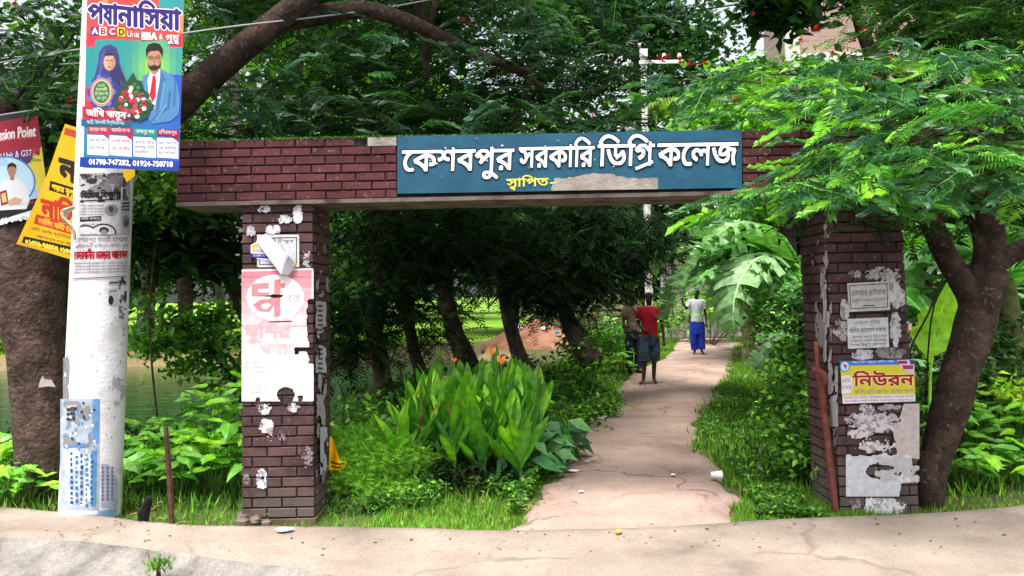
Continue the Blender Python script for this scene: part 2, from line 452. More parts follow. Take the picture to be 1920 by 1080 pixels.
def layout(s):
    """visual-order layout with simple conjuncts; returns loops and width in em"""
    cl = []; i = 0
    s = s.replace('\u09af\u09bc', '\u09df').replace('\u09a1\u09bc', '\u09dc').replace('\u09a2\u09bc', '\u09dd')
    while i < len(s):
        ch = s[i]
        if ch in CONS or ch == '\u09df' or ch == '\u09dc' or ch == '\u09dd':
            c = [ch]; i += 1
            while i + 1 < len(s) and s[i] == '্':
                c.append(s[i + 1]); i += 2
            marks = []
            while i < len(s) and s[i] in 'ািীুূৃেৈোৌঁ':
                marks.append(s[i]); i += 1
            cl.append((c, marks))
        else:
            cl.append(([ch], [])); i += 1
    loops = []; x = 0
    def put(ch, sx=1, sy=1, dx=0, dy=0, pen=None):
        L, a = glyph(ch)
        p = x if pen is None else pen
        for l in L: loops.append(np.stack([l[:, 0] * sx + p + dx, l[:, 1] * sy + dy], 1))
        return a * sx
    def stroke(x0, y0, x1, y1, w_):
        d = np.array([x1 - x0, y1 - y0]); d = d / np.linalg.norm(d) * w_; nrm = np.array([-d[1], d[0]])
        loops.append(np.array([(x0 - nrm[0], y0 - nrm[1]), (x1 - nrm[0], y1 - nrm[1]), (x1 + nrm[0], y1 + nrm[1]), (x0 + nrm[0], y0 + nrm[1])]))
    for c, marks in cl:
        m2 = []
        for k in marks:
            if k == 'ো': m2 += ['ে', 'া']
            elif k == 'ৌ': m2 += ['ে', 'ৗ']
            else: m2.append(k)
        for k in m2:
            if k in PRE: x += put(k)
        reph = len(c) > 1 and c[0] == 'র'
        if reph: c = c[1:]
        x0 = x; a = put(c[0]); x += a
        for k in c[1:]:
            if k == 'র':
                stroke(x0 + .1 * a, -.10, x0 + a * .95, .10, .03)
            elif k == 'য':
                x += put('য', .62, 1)
            else:
                put(k, .55, .5, a * .3, -.30, x0)
        for k in m2:
            if k not in PRE: x += put(k)
        if reph: stroke(x0 + a * .55, .72, x0 + a * 1.0, .95, .03)
    return loops, x
def _metrics(bn=True):
    L, _ = glyph('ব' if bn else 'H')
    return max(l[:, 1].max() for l in L), min(l[:, 1].min() for l in L)
def raster(loops, W_, H_, x0, y0, sx, sy):
    """nonzero winding raster of loops mapped to grid (grid y down)"""
    wn = np.zeros((H_, W_ + 1), np.int32)
    ys = np.arange(H_) + .5
    for l in loops:
        X = l[:, 0] * sx + x0; Y = l[:, 1] * sy + y0
        X2 = np.roll(X, -1); Y2 = np.roll(Y, -1)
        for a, b_, c, d in zip(X, Y, X2, Y2):
            if b_ == d: continue
            s_ = 1 if d > b_ else -1
            lo, hi = (b_, d) if d > b_ else (d, b_)
            r0 = max(0, int(math.ceil(lo - .5))); r1 = min(H_, int(math.ceil(hi - .5)))
            if r1 <= r0: continue
            yy = ys[r0:r1]
            xx = a + (yy - b_) * (c - a) / (d - b_)
            xi = np.clip(np.ceil(xx - .5).astype(int), 0, W_)
            np.add.at(wn, (np.arange(r0, r1), xi), s_)
    return np.cumsum(wn, 1)[:, :W_] != 0
def runs(mask):
    out = []
    pad = np.zeros((mask.shape[0], 1), bool)
    mm = np.concatenate([pad, mask, pad], 1).astype(np.int8)
    d = np.diff(mm, axis=1)
    openr = {}
    for r in range(mask.shape[0]):
        st = np.where(d[r] == 1)[0]; en = np.where(d[r] == -1)[0]
        cur = set(zip(st.tolist(), en.tolist())); nxt = {}
        for k in cur: nxt[k] = openr.get(k, r)
        for k, r0 in openr.items():
            if k not in cur: out.append((k[0], r0, k[1], r))
        openr = nxt
    for k, r0 in openr.items(): out.append((k[0], r0, k[1], mask.shape[0]))
    return out
def dilate(mask, r):
    out = mask.copy(); R = int(math.ceil(r))
    H_, W_ = mask.shape
    for dy in range(-R, R + 1):
        for dx in range(-R, R + 1):
            if dx * dx + dy * dy <= r * r + .2:
                ys0, ys1 = max(0, dy), min(H_, H_ + dy); xs0, xs1 = max(0, dx), min(W_, W_ + dx)
                out[ys0:ys1, xs0:xs1] |= mask[ys0 - dy:ys1 - dy, xs0 - dx:xs1 - dx]
    return out

def srgb(h):
    h = h.lstrip('#'); h = h if len(h) == 6 else ''.join(k * 2 for k in h); c = [int(h[i:i + 2], 16) / 255 for i in (0, 2, 4)]
    return tuple(x / 12.92 if x <= .04045 else ((x + .055) / 1.055) ** 2.4 for x in c)

class Sheet:
    """a printed sheet: shapes in photo pixels, laid on a surface (plane or pole) by mapping; layers 0.35 mm apart"""
    def __init__(s, mapping, strip=None, step=.00035):
        s.m = mapping; s.V = []; s.F = []; s.C = []; s.lay = 0; s.strip = strip; s.step = step
    def _poly(s, P, c, lay):
        b = len(s.V)
        for p in P: s.V.append(s.m(p[0], p[1], lay * s.step))
        s.F.append(list(range(b, b + len(P)))); s.C += [c] * len(P)
    def convex(s, P, c, lay):
        if not s.strip: return s._poly(P, c, lay)
        x0 = min(p[0] for p in P); x1 = max(p[0] for p in P)
        if x1 - x0 <= s.strip: return s._poly(P, c, lay)
        k = math.floor(x0 / s.strip)
        while k * s.strip < x1:
            Q = s._clip(s._clip(P, k * s.strip, 1), (k + 1) * s.strip, -1)
            if len(Q) > 2: s._poly(Q, c, lay)
            k += 1
    @staticmethod
    def _clip(P, xc, sg):
        out = []
        for i in range(len(P)):
            a = P[i]; b = P[(i + 1) % len(P)]
            da = (a[0] - xc) * sg; db = (b[0] - xc) * sg
            if da >= 0: out.append(a)
            if (da > 0 and db < 0) or (da < 0 and db > 0):
                t = da / (da - db); out.append((xc, a[1] + (b[1] - a[1]) * t))
        return out
    def poly(s, P, c, lay=None, z=None):
        if z is None: s.lay += 1; z = s.lay
        c = srgb(c) if isinstance(c, str) else c
        T = tessellate_polygon([[Vector((p[0], p[1], 0)) for p in P]])
        if s.strip:
            for t in T: s.convex([P[i] for i in t], c, z)
        else:
            b = len(s.V)
            for p in P: s.V.append(s.m(p[0], p[1], z * s.step))
            s.C += [c] * len(P)
            for t in T: s.F.append([b + i for i in t])
    def quad(s, P, c, z=None):
        if z is None: s.lay += 1; z = s.lay
        s.convex(P, srgb(c) if isinstance(c, str) else c, z)
    def ell(s, cx, cy, rx, ry, c, n=24, z=None, rot=0):
        P = []
        for k in range(n):
            a = 2 * math.pi * k / n; x = math.cos(a) * rx; y = math.sin(a) * ry
            P.append((cx + x * math.cos(rot) - y * math.sin(rot), cy + x * math.sin(rot) + y * math.cos(rot)))
        s.quad(P, c, z)
    def ragged(s, fn, box, c, cell=2.5, z=None):
        """fill where fn(x,y)>0 (marching squares)"""
        if z is None: s.lay += 1; z = s.lay
        c = srgb(c) if isinstance(c, str) else c
        xs = np.arange(box[0] - cell, box[2] + cell * 1.01, cell); ys = np.arange(box[1] - cell, box[3] + cell * 1.01, cell)
        XX, YY = np.meshgrid(xs, ys)
        Fv = fn(XX, YY)
        Fv = np.minimum(Fv, np.minimum(np.minimum(XX - box[0], box[2] - XX), np.minimum(YY - box[1], box[3] - YY)) * .5 + .01)
        for j in range(len(ys) - 1):
            i = 0
            while i < len(xs) - 1:
                f = [Fv[j, i], Fv[j, i + 1], Fv[j + 1, i + 1], Fv[j + 1, i]]
                if all(v > 0 for v in f):
                    i2 = i + 1
                    while i2 < len(xs) - 1 and Fv[j, i2 + 1] > 0 and Fv[j + 1, i2 + 1] > 0: i2 += 1
                    s.convex([(xs[i], ys[j]), (xs[i2], ys[j]), (xs[i2], ys[j + 1]), (xs[i], ys[j + 1])], c, z)
                    i = i2; continue
                if any(v > 0 for v in f):
                    cs = [(xs[i], ys[j]), (xs[i + 1], ys[j]), (xs[i + 1], ys[j + 1]), (xs[i], ys[j + 1])]
                    P = []
                    for k in range(4):
                        a, b = f[k], f[(k + 1) % 4]
                        if a > 0: P.append(cs[k])
                        if (a > 0) != (b > 0):
                            t = a / (a - b); P.append((cs[k][0] + (cs[(k + 1) % 4][0] - cs[k][0]) * t, cs[k][1] + (cs[(k + 1) % 4][1] - cs[k][1]) * t))
                    if len(P) > 2: s.convex(P, c, z)
                i += 1
    def text(s, t, x0, x1, yh, yb, c, slope=0.0, res=26, bold=0.0, outline=None, shear=0.0, z=None, bn=None, mask=None):
        """t between x0..x1, headline at yh and baseline at yb (photo px at x0), slope = dy/dx"""
        if bn is None: bn = any('\u0980' <= ch <= '\u09ff' for ch in t)
        if z is None: s.lay += 1; z = s.lay
        L, wd = layout(t)
        hi, lo = _metrics(bn)
        g = (yb - yh) / res                # px per cell
        sx = (x1 - x0) / wd / g
        sy = -(yb - yh) / (hi - lo) / g
        pad = int(res * .7) + 3
        Wc = int((x1 - x0) / g) + 2 * pad; Hc = res + 2 * pad
        mk = raster(L, Wc, Hc, pad, pad + res + lo * 0, sx, sy)
        def emit(mm, col, zz):
            col = srgb(col) if isinstance(col, str) else col
            for (a, r0, b, r1) in runs(mm):
                P = []
                for (gx, gy) in ((a, r0), (b, r0), (b, r1), (a, r1)):
                    X = x0 + (gx - pad) * g; Y = yh + (gy - pad) * g
                    X += -(Y - yb) * shear
                    P.append((X, Y + (X - x0) * slope))
                if mask and not mask(P[0][0], P[0][1]): continue
                s.convex(P, col, zz)
        if outline:
            oc, ow = outline
            emit(dilate(mk, (bold + ow)), oc, z); s.lay = max(s.lay, z) + 1; z = s.lay
        emit(dilate(mk, bold) if bold else mk, c, z)
    def build(s, name, mat, parent=None, origin=None):
        V = s.V if origin is None else [Vector(v) - Vector(origin) for v in s.V]
        me = py_mesh(name, V, s.F, np.array(s.C))
        o = mobj(name, me, mat, parent)
        if origin is not None and parent is None: o.location = origin
        return o
def on_plane(p0, n, buckle=None):
    p0 = Vector(p0); n = Vector(n).normalized()
    if n.dot(CAMP - p0) < 0: n = -n
    def f(px, py, off):
        d = ray(px, py)
        q = CAMP + d * ((p0 - CAMP).dot(n) / d.dot(n))
        b = 0
        if buckle:
            k = math.floor(px / 6.0); t = px / 6.0 - k
            b = buckle(k * 6.0, 0) * (1 - t) + buckle((k + 1) * 6.0, 0) * t
        return q + n * (off + b)
    return f

# ------------------------------------------------------------------ leaf scatter
def frames(dirs, ups):
    d = dirs / np.linalg.norm(dirs, axis=1, keepdims=True)
    s_ = np.cross(d, ups); s_ /= np.linalg.norm(s_, axis=1, keepdims=True) + 1e-9
    n_ = np.cross(s_, d)
    return np.stack([s_, d, n_], 2)    # columns side, dir, normal
def scatter(tv, tf, pos, dirs, ups, size, cols, tcol=None):
    tv = np.asarray(tv, float); tf = np.asarray(tf, int); N = len(pos)
    R = frames(dirs, ups)
    V = np.einsum('nij,kj->nki', R, tv) * np.asarray(size).reshape(-1, 1, 1) + pos[:, None, :]
    Fx = tf[None] + (np.arange(N) * len(tv))[:, None, None]
    C = np.repeat(cols[:, None, :], len(tv), 1)
    if tcol is not None: C = C * np.asarray(tcol)[None, :, None]
    return V.reshape(-1, 3), Fx.reshape(-1, 3), C.reshape(-1, 3)
LEAF2 = ([(0, 0, 0), (-.28, .45, .06), (0, 1, -.06), (.28, .45, .06)], [(0, 3, 1), (3, 2, 1)])
LEAF4 = ([(0, 0, 0), (-.27, .4, .08), (0, .45, 0), (.27, .4, .08), (0, 1, -.12)], [(0, 2, 1), (0, 3, 2), (1, 2, 4), (2, 3, 4)])
LANCE = ([(0, 0, 0), (-.11, .45, .03), (0, 1, -.12), (.11, .45, .03)], [(0, 3, 1), (3, 2, 1)])
def frond_tpl(n, plen, wid, droop=.25, rw=.012, serr=1):
    """bipinnate (feathery) leaf of unit length: rachis plus n pairs of pinnae"""
    V = []; Fc = []
    ys = np.linspace(0, 1, 6)
    for y in ys:
        z = -droop * y * y
        V += [(-rw * (1.2 - y), y, z), (rw * (1.2 - y), y, z)]
    for i in range(5):
        a = 2 * i; Fc += [(a, a + 1, a + 3), (a, a + 3, a + 2)]
    for i in range(n):
        t = (i + .6) / n; y = .1 + .9 * t; z = -droop * y * y
        L = plen * math.sin(math.pi * (.18 + .74 * t)) ** .7
        for sd in (-1, 1):
            an = math.radians(62 - 30 * t); dx, dy = math.sin(an) * sd, math.cos(an)
            b = len(V); wv = wid
            zt = z - L * .28
            V += [(0, y, z), (dx * L * .5 - dy * sd * wv, y + dy * L * .5 + abs(dx) * -wv, z - L * .05), (dx * L, y + dy * L, zt), (dx * L * .5 + dy * sd * wv, y + dy * L * .5 + abs(dx) * wv, z - L * .05)]
            Fc += [(b, b + 1, b + 3), (b + 1, b + 2, b + 3)] if sd < 0 else [(b, b + 3, b + 1), (b + 1, b + 3, b + 2)]
    return V, Fc
FR_LO = frond_tpl(8, .22, .06, .2)
FR_MD = frond_tpl(12, .3, .032, .3)
def rdirs(n, pitch_mu=0.0, pitch_sd=.35):
    az = rng.random(n) * 2 * np.pi; pi_ = rng.normal(pitch_mu, pitch_sd, n)
    return np.stack([np.cos(az) * np.cos(pi_), np.sin(az) * np.cos(pi_), np.sin(pi_)], 1)
def rups(n, tilt=.4):
    u = rng.normal(0, tilt, (n, 3)); u[:, 2] = 1; return u
def pal(n, cols, jit=.18, weights=None):
    cols = np.array(cols); k = rng.choice(len(cols), n, p=weights)
    return np.clip(cols[k] * (1 + rng.normal(0, jit, (n, 1))) * (1 + rng.normal(0, jit * .3, (n, 3))), .003, .9)
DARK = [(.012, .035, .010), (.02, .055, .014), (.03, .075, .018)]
MID = [(.03, .09, .016), (.045, .125, .022), (.06, .16, .025)]
LIME = [(.10, .26, .02), (.16, .36, .03), (.07, .2, .02)]
BLUE = [(.02, .06, .035), (.03, .09, .05), (.025, .075, .03)]

def clumps(centers, radii, n_clump, n_leaf, flat=.5, crad=.35, shell=.0):
    """leaf positions: clumps inside ellipsoids"""
    out = []; cid = []
    centers = np.array(centers, float); radii = np.array(radii, float)
    vol = np.prod(radii, 1) ** .7; p = vol / vol.sum()
    for k, e in enumerate(rng.choice(len(centers), n_clump, p=p)):
        v = rng.normal(0, 1, 3); v /= np.linalg.norm(v); r = (rng.random() ** .5) if shell == 0 else (shell + (1 - shell) * rng.random())
        c = centers[e] + v * radii[e] * r
        m_ = max(3, int(n_leaf * (.5 + rng.random())))
        q = rng.normal(0, 1, (m_, 3)) * crad * (.6 + .8 * rng.random()); q[:, 2] *= flat
        out.append(c + q); cid += [k] * m_
    return np.concatenate(out), np.array(cid)
def crown(name, parent, origin, centers, radii, n_clump, n_leaf, size, cols, tpl=LEAF2, flat=.5, crad=.35, mat='leaf', shell=0, tilt=.5, pitch=(-.2, .45), kind=None, zmin=None, clumpvar=.3, keep=None):
    P, cid = clumps(centers, radii, n_clump, n_leaf, flat, crad, shell)
    if zmin is not None:
        k = P[:, 2] > zmin; P = P[k]; cid = cid[k]
    if keep is not None:
        k = keep(P); P = P[k]; cid = cid[k]
    n = len(P)
    C = pal(n, cols)
    cv = np.exp(rng.normal(0, clumpvar, cid.max() + 1)); C = np.clip(C * cv[cid][:, None], .002, .6)
    V, Fx, Cc = scatter(tpl[0], tpl[1], P - np.array(origin), rdirs(n, *pitch), rups(n, tilt), size * (.65 + .7 * rng.random(n)), C)
    o = mobj(name, np_mesh(name, V, Fx, Cc), M[mat], parent)
    if kind: o['kind'] = kind
    return o
def limbs(mb, P, R, sub=5, n=9, bump=.12):
    a, b = smooth_path(P, R, sub); mb.tube(a, b, n, bump=bump)

# ================================================================== THE GROUND
# ---- roadside slab (pale concrete) and the road below it
edge = [(-400, 950), (-150, 958), (0, 969), (110, 978), (220, 990), (300, 1000), (390, 1006), (600, 1006), (780, 1008), (960, 1012), (1200, 1006), (1400, 993), (1560, 984), (1700, 979), (1810, 972), (1920, 962), (2100, 950), (2350, 938)]
E1, _ = smooth_path([G(a, b) for a, b in edge], [0] * len(edge), 6)
near = [(-400, 1000), (-100, 1016), (0, 1022), (120, 1030), (250, 1042), (400, 1062), (560, 1086), (760, 1120), (1100, 1150), (1500, 1150), (1920, 1130), (2350, 1100)]
E2, _ = smooth_path([G(a, b) for a, b in near], [0] * len(near), 6)
def at_x(E_, x):
    for i in range(len(E_) - 1):
        if E_[i].x <= x <= E_[i + 1].x:
            t = (x - E_[i].x) / (E_[i + 1].x - E_[i].x + 1e-9); return E_[i].y * (1 - t) + E_[i + 1].y * t
    return E_[0].y if x < E_[0].x else E_[-1].y
def pond_d(x, y):
    """>0 inside the pond"""
    xe = -1.75 + .05 * (y - 12) + .35 * (vn(y * .5, 3.3, 4) - .5)
    dx = xe - x
    dn = y - (9.9 + .7 * (vn(x * .4, 1.1, 6) - .5)); df = (25.5 + 1.5 * (vn(x * .15, 8.8, 5) - .5)) - y
    return np.minimum(np.minimum(dx, dn), np.minimum(df, x + 45))
def gz(x, y):
    x = np.asarray(x, float); y = np.asarray(y, float)
    d = pond_d(x, y)
    z = -np.clip(d + .35, 0, 1.6) * .62
    z = z + np.where(y > 6.6, .05 * (fbm(x * .7, y * .7, 2) - .5), 0) * np.clip(np.abs(x - 1.6) - 1, 0, 1)
    return z
xs = np.concatenate([np.linspace(-220, -30, 14)[:-1], np.arange(-30, 20, .4), np.linspace(20, 220, 14)])
ys = np.concatenate([np.linspace(-60, 4.6, 8)[:-1], np.arange(4.6, 32, .35), np.linspace(32, 420, 24)])
XX, YY = np.meshgrid(xs, ys)
ZZ = gz(XX, YY)
slabE = np.vectorize(lambda x: at_x(E1, x))(XX)
ZZ = np.where(YY < slabE + .2, np.where(YY < slabE - .15, -.45, -.06), ZZ)
V = np.stack([XX, YY, ZZ], 2).reshape(-1, 3)
nx_ = len(xs); I, J = np.meshgrid(np.arange(nx_ - 1), np.arange(len(ys) - 1)); k0 = (J * nx_ + I).ravel()
Q = np.stack([k0, k0 + 1, k0 + 1 + nx_, k0 + nx_], 1)
me = np_mesh('ground', V, Q, quads=True, smooth=True)
for k in ('ground', 'lawn', 'bank'): me.materials.append(M[k])
cx = V[Q].mean(1)
mi = np.zeros(len(Q), np.int32)
pdv = pond_d(cx[:, 0], cx[:, 1])
mi[(cx[:, 1] > 29 + 2 * (vn(cx[:, 0] * .2, cx[:, 1] * .2, 3) - .5)) & (cx[:, 0] < 1.0)] = 1
mi[(pdv > -4.5) & (cx[:, 1] > 20) & (cx[:, 0] < 0) & (mi == 0)] = 2
me.polygons.foreach_set('material_index', mi)
tag(mobj('ground', me, None), None, kind='structure')

xs = np.arange(-46, .8, .6); ys = np.arange(8.5, 27.6, .5)
XX, YY = np.meshgrid(xs, ys)
V = np.stack([XX, YY, np.full_like(XX, -.42)], 2).reshape(-1, 3)
nx_ = len(xs); I, J = np.meshgrid(np.arange(nx_ - 1), np.arange(len(ys) - 1)); k0 = (J * nx_ + I).ravel()
Q = np.stack([k0, k0 + 1, k0 + 1 + nx_, k0 + nx_], 1)
cc = V[Q].mean(1); Q = Q[pond_d(cc[:, 0], cc[:, 1]) > -.6]
tag(mobj('pond_water', np_mesh('pond_water', V, Q, quads=True), M['water']), None, kind='structure')

# ---- path
PATH = [(1016, 925, 1402), (1000, 960, 1398), (960, 990, 1394), (930, 1012, 1388), (900, 1035, 1372), (860, 1062, 1322), (820, 1082, 1306), (800, 1092, 1310), (760, 1128, 1338),
        (735, 1150, 1366), (715, 1165, 1376), (700, 1188, 1380), (680, 1232, 1384), (662, 1256, 1388), (645, 1266, 1392), (633, 1272, 1350), (622, 1277, 1330), (612, 1283, 1322), (604, 1287, 1316), (597, 1290, 1313)]
pl = [G(a, y) for y, a, b in PATH]; pr = [G(b, y) for y, a, b in PATH]
def interp_edges(n_sub=6):
    L = []; R = []
    for i in range(len(pl) - 1):
        for k in range(n_sub):
            t = k / n_sub
            L.append(pl[i].lerp(pl[i + 1], t)); R.append(pr[i].lerp(pr[i + 1], t))
    return L, R
PL, PR = interp_edges()
V = []; Fc = []; nc = 16
for i, (a, b) in enumerate(zip(PL, PR)):
    ja = .10 * (float(vn(a.y * 3, 1, 1)) - .5) * 2 + .05 * (float(vn(a.y * 11, 1, 3)) - .5) * 2
    jb = .10 * (float(vn(a.y * 3, 5, 2)) - .5) * 2 + .05 * (float(vn(a.y * 11, 4, 3)) - .5) * 2
    for k in range(nc + 1):
        t = k / nc
        p = (a + Vector((ja, 0, 0))).lerp(b + Vector((jb, 0, 0)), t)
        z = .045 + .018 * (float(fbm(p.x * 2.2, p.y * 2.2, 8)) - .5) + .02 * math.sin(math.pi * t)
        if k in (0, nc): z = -.03
        V.append((p.x, p.y, z))
for i in range(len(PL) - 1):
    for k in range(nc):
        a = i * (nc + 1) + k; Fc.append([a, a + 1, a + nc + 2, a + nc + 1])
tag(mobj('path', py_mesh('path', V, Fc, smooth=True), M['path']), None, kind='structure')
def path_x(y):
    """left and right edge of the path at distance y"""
    for i in range(len(PL) - 1):
        if PL[i].y <= y <= PL[i + 1].y:
            t = (y - PL[i].y) / (PL[i + 1].y - PL[i].y + 1e-9)
            return PL[i].x + t * (PL[i + 1].x - PL[i].x), PR[i].x + t * (PR[i + 1].x - PR[i].x)
    return (PL[0].x, PR[0].x) if y < PL[0].y else (PL[-1].x, PR[-1].x)
# side track to the right by the culvert
V = [G(1384, 668), G(1392, 642), G(1440, 628), G(1560, 622), G(1560, 632), G(1450, 644), G(1420, 660)]
tag(mobj('side_track', py_mesh('side_track', [(v.x, v.y, .05) for v in V], [list(range(len(V)))]), M['path']), None, kind='structure')

# ---- roadside slab mesh
X = np.arange(-7.6, 6.2, .07); V = []; Fc = []
nr = 14
for x in X:
    y1 = at_x(E1, x) + .02 * float(fbm(x * 6, 2, 4) - .5) * 2; y2 = at_x(E2, x) + .05 * float(fbm(x * 2.5, 7, 5) - .5) * 2
    for k in range(nr + 1):
        t = k / nr; y = y1 * (1 - t) + y2 * t
        z = .09 + .012 * float(fbm(x * 2, y * 2, 6) - .5)
        if k == 0: z = -.05; y += .012
        if k == nr: z -= .035
        V.append((x, y, z))
    # rough shoulder down to the road
    for t in (.12, .3, .6, 1.0):
        V.append((x, y2 - t * 1.0 + .03 * float(vn(x * 5, t * 9, 3)), .05 - .26 * t ** .6 + .03 * float(fbm(x * 6, t * 7, 6) - .5)))
n1 = nr + 5
for i in range(len(X) - 1):
    for k in range(n1 - 1):
        a = i * n1 + k; Fc.append([a, a + 1, a + n1 + 1, a + n1])
me = py_mesh('roadside_slab', V, Fc, smooth=True)
me.materials.append(M['slab']); me.materials.append(M['slabside'])
for i, p in enumerate(me.polygons):
    if i % (n1 - 1) >= nr: p.material_index = 1
tag(mobj('roadside_pavement', me, None), None, kind='structure')
me = py_mesh('road', [(-60, -30, -.2), (60, -30, -.2), (60, 5.25, -.2), (-60, 5.25, -.2)], [[0, 1, 2, 3]])
tag(mobj('road', me, M['asphalt']), None, kind='structure')
# wider verge beyond the frame on both sides is ordinary ground

# ================================================================== GATEWAY
YG = 6.0
def brick_proto(name, mat):
    c = .035
    V = [(-.5, 1, -.5), (.5, 1, -.5), (.5, 1, .5), (-.5, 1, .5),
         (-.5, .12, -.5), (.5, .12, -.5), (.5, .12, .5), (-.5, .12, .5),
         (-.5 + c * .4, 0, -.5 + c * 1.4), (.5 - c * .4, 0, -.5 + c * 1.4), (.5 - c * .4, 0, .5 - c * 1.4), (-.5 + c * .4, 0, .5 - c * 1.4)]
    Fc = [[8, 9, 10, 11], [4, 5, 9, 8], [5, 6, 10, 9], [6, 7, 11, 10], [7, 4, 8, 11], [0, 1, 5, 4], [1, 2, 6, 5], [2, 3, 7, 6], [3, 0, 4, 7]]
    me = py_mesh(name, V, Fc); me.materials.append(M[mat]); return me
BR1 = brick_proto('brick', 'brick'); BR2 = brick_proto('brick_red', 'brickred')
def brick(me, parent, p, sx, sz, face, dep=.05, lean=0.0):
    o = bpy.data.objects.new('brick', me)
    o.scale = (sx, dep, sz)
    j = random.uniform(-.0035, .0035)
    rz = {'front': 0, 'right': math.pi / 2, 'left': -math.pi / 2}[face]
    off = {'front': (0, j, 0), 'right': (-j, 0, 0), 'left': (j, 0, 0)}[face]
    o.location = (p[0] + off[0], p[1] + off[1], p[2])
    o.rotation_euler = (0, random.uniform(-.004, .004), rz)
    link(o, parent)
gate = empty('brick_gateway', (0, YG, 0), 'dark maroon brick gateway with poster covered pillars and a blue name board', 'gateway')
def lp(v): return Vector(v) - Vector((0, YG, 0))
COURSE = .0762
def pillar(pb0, pb1, pt0, pt1, side, depth=.55):
    """front face corners bottom/top in world, side = which side face shows"""
    root_m = MB()
    ins = .012
    zb = -.35; zt = 2.42
    def xat(a, b, z):
        t = (z - a.z) / (b.z - a.z); return a.x + t * (b.x - a.x)
    vs = []
    for z in (zb, zt):
        x0 = xat(pb0, pt0, z) + ins; x1 = xat(pb1, pt1, z) - ins
        vs += [(x0, ins, z), (x1, ins, z), (x1, depth, z), (x0, depth, z)]
    root_m.add(vs, [[3, 2, 1, 0], [4, 5, 6, 7], [0, 1, 5, 4], [1, 2, 6, 5], [2, 3, 7, 6], [3, 0, 4, 7]])
    p = root_m.build('pillar', M['mortar'], gate)
    BL = .224; n = 0
    z = -.1; c = 0
    while z + COURSE < zt + .01:
        zc = z + COURSE / 2
        x0 = xat(pb0, pt0, zc); x1 = xat(pb1, pt1, zc)
        cuts = [x0]
        x = x0 + (BL * .36 if c % 2 else BL * .86)
        while x < x1 - .03: cuts.append(x); x += BL
        cuts.append(x1)
        for a, b in zip(cuts[:-1], cuts[1:]):
            brick(BR1, p, ((a + b) / 2, 0, zc), b - a - .010, COURSE - .012, 'front'); n += 1
        if side == 'right':      # right-hand face of the left pillar
            cuts = [.052]; y = .052 + (BL * .5 if c % 2 else BL)
            while y < depth - .04: cuts.append(y); y += BL
            cuts.append(depth)
            for a, b in zip(cuts[:-1], cuts[1:]):
                brick(BR1, p, (x1, (a + b) / 2, zc), b - a - .010, COURSE - .012, 'right'); n += 1
        else:
            cuts = [.052]; y = .052 + (BL * .5 if c % 2 else BL)
            while y < depth - .04: cuts.append(y); y += BL
            cuts.append(depth)
            for a, b in zip(cuts[:-1], cuts[1:]):
                brick(BR1, p, (x0, (a + b) / 2, zc), b - a - .010, COURSE - .012, 'left'); n += 1
        z += COURSE; c += 1
    return p
LB0, LB1, LT0, LT1 = W(452, 975, YG), W(590, 975, YG), W(453, 385, YG), W(587, 385, YG)
RB0, RB1, RT0, RT1 = W(1576, 975, YG), W(1726, 975, YG), W(1545, 400, YG), W(1692, 400, YG)
pilL = pillar(LB0, LB1, LT0, LT1, 'right')
pilR = pillar(RB0, RB1, RT0, RT1, 'left')
# plaster plinth at the foot of the left pillar
mb = MB(); mb.box((LB0.x / 2 + LB1.x / 2 + .0, .275, -.04), (.575, .58, .17)); mb.build('plinth', M['soil'], gate)

# beam
YB = YG - .03; bl = -.03
BTL, BTR, BBL, BBR = W(328, 264, YB), W(1880, 236, YB), W(328, 384, YB), W(1880, 352, YB)
zb0, zb1 = BBL.z, BBR.z; zt0, zt1 = BTL.z, BTR.z
x0b, x1b = BTL.x, BTR.x
BD = .5
mb = MB()
def bz(x, t):  # t 0 bottom 1 top
    k = (x - x0b) / (x1b - x0b); return (zb0 * (1 - k) + zb1 * k) * (1 - t) + (zt0 * (1 - k) + zt1 * k) * t
vs = []
for x in (x0b + .01, x1b - .01):
    vs += [(x, bl + .012, bz(x, 0) + .02), (x, BD, bz(x, 0) + .02), (x, BD, bz(x, 1)), (x, bl + .012, bz(x, 1))]
mb.add(vs, [[0, 1, 2, 3], [7, 6, 5, 4], [0, 4, 5, 1], [1, 5, 6, 2], [2, 6, 7, 3], [3, 7, 4, 0]])
beam = mb.build('beam', M['mortar'], gate)
# concrete soffit slab of the beam
mb = MB(); vs = []
for x in (x0b, x1b):
    vs += [(x, bl - .006, bz(x, 0) - .012), (x, BD + .004, bz(x, 0) - .012), (x, BD + .004, bz(x, 0) + .018), (x, bl - .006, bz(x, 0) + .018)]
mb.add(vs, [[0, 1, 2, 3], [7, 6, 5, 4], [0, 4, 5, 1], [1, 5, 6, 2], [2, 6, 7, 3], [3, 7, 4, 0]])
mb.build('soffit', M['concdirty'], beam)
def px_x(px): return W(px, 300, YB).x
nrow = 7
for c in range(nrow):
    for (a0, b0) in ((x0b, px_x(744)), (px_x(1391), x1b)):
        x = a0; first = True
        while x < b0 - .02:
            w_ = (.12 if (c % 2 and first) else .224); first = False
            xe = min(x + w_, b0)
            if b0 - xe < .04: xe = b0
            xm = (x + xe) / 2
            h = (bz(xm, 1) - bz(xm, 0) - .018) / nrow
            zc = bz(xm, 0) + .018 + h * (c + .5)
            if not (c == nrow - 1 and px_x(688) < xm < px_x(744)):
                brick(BR2, beam, (xm, bl, zc), xe - x - .010, h - .010, 'front')
            x = xe
# bare concrete patch at top of beam beside the board
h = (bz(0, 1) - bz(0, 0)) / nrow
mb = MB(); xm = (px_x(690) + px_x(744)) / 2
mb.box((xm, bl + .02, bz(xm, 1) - h / 2), (px_x(744) - px_x(690), .045, h - .004)); mb.build('bare_patch', M['concrete'], beam)

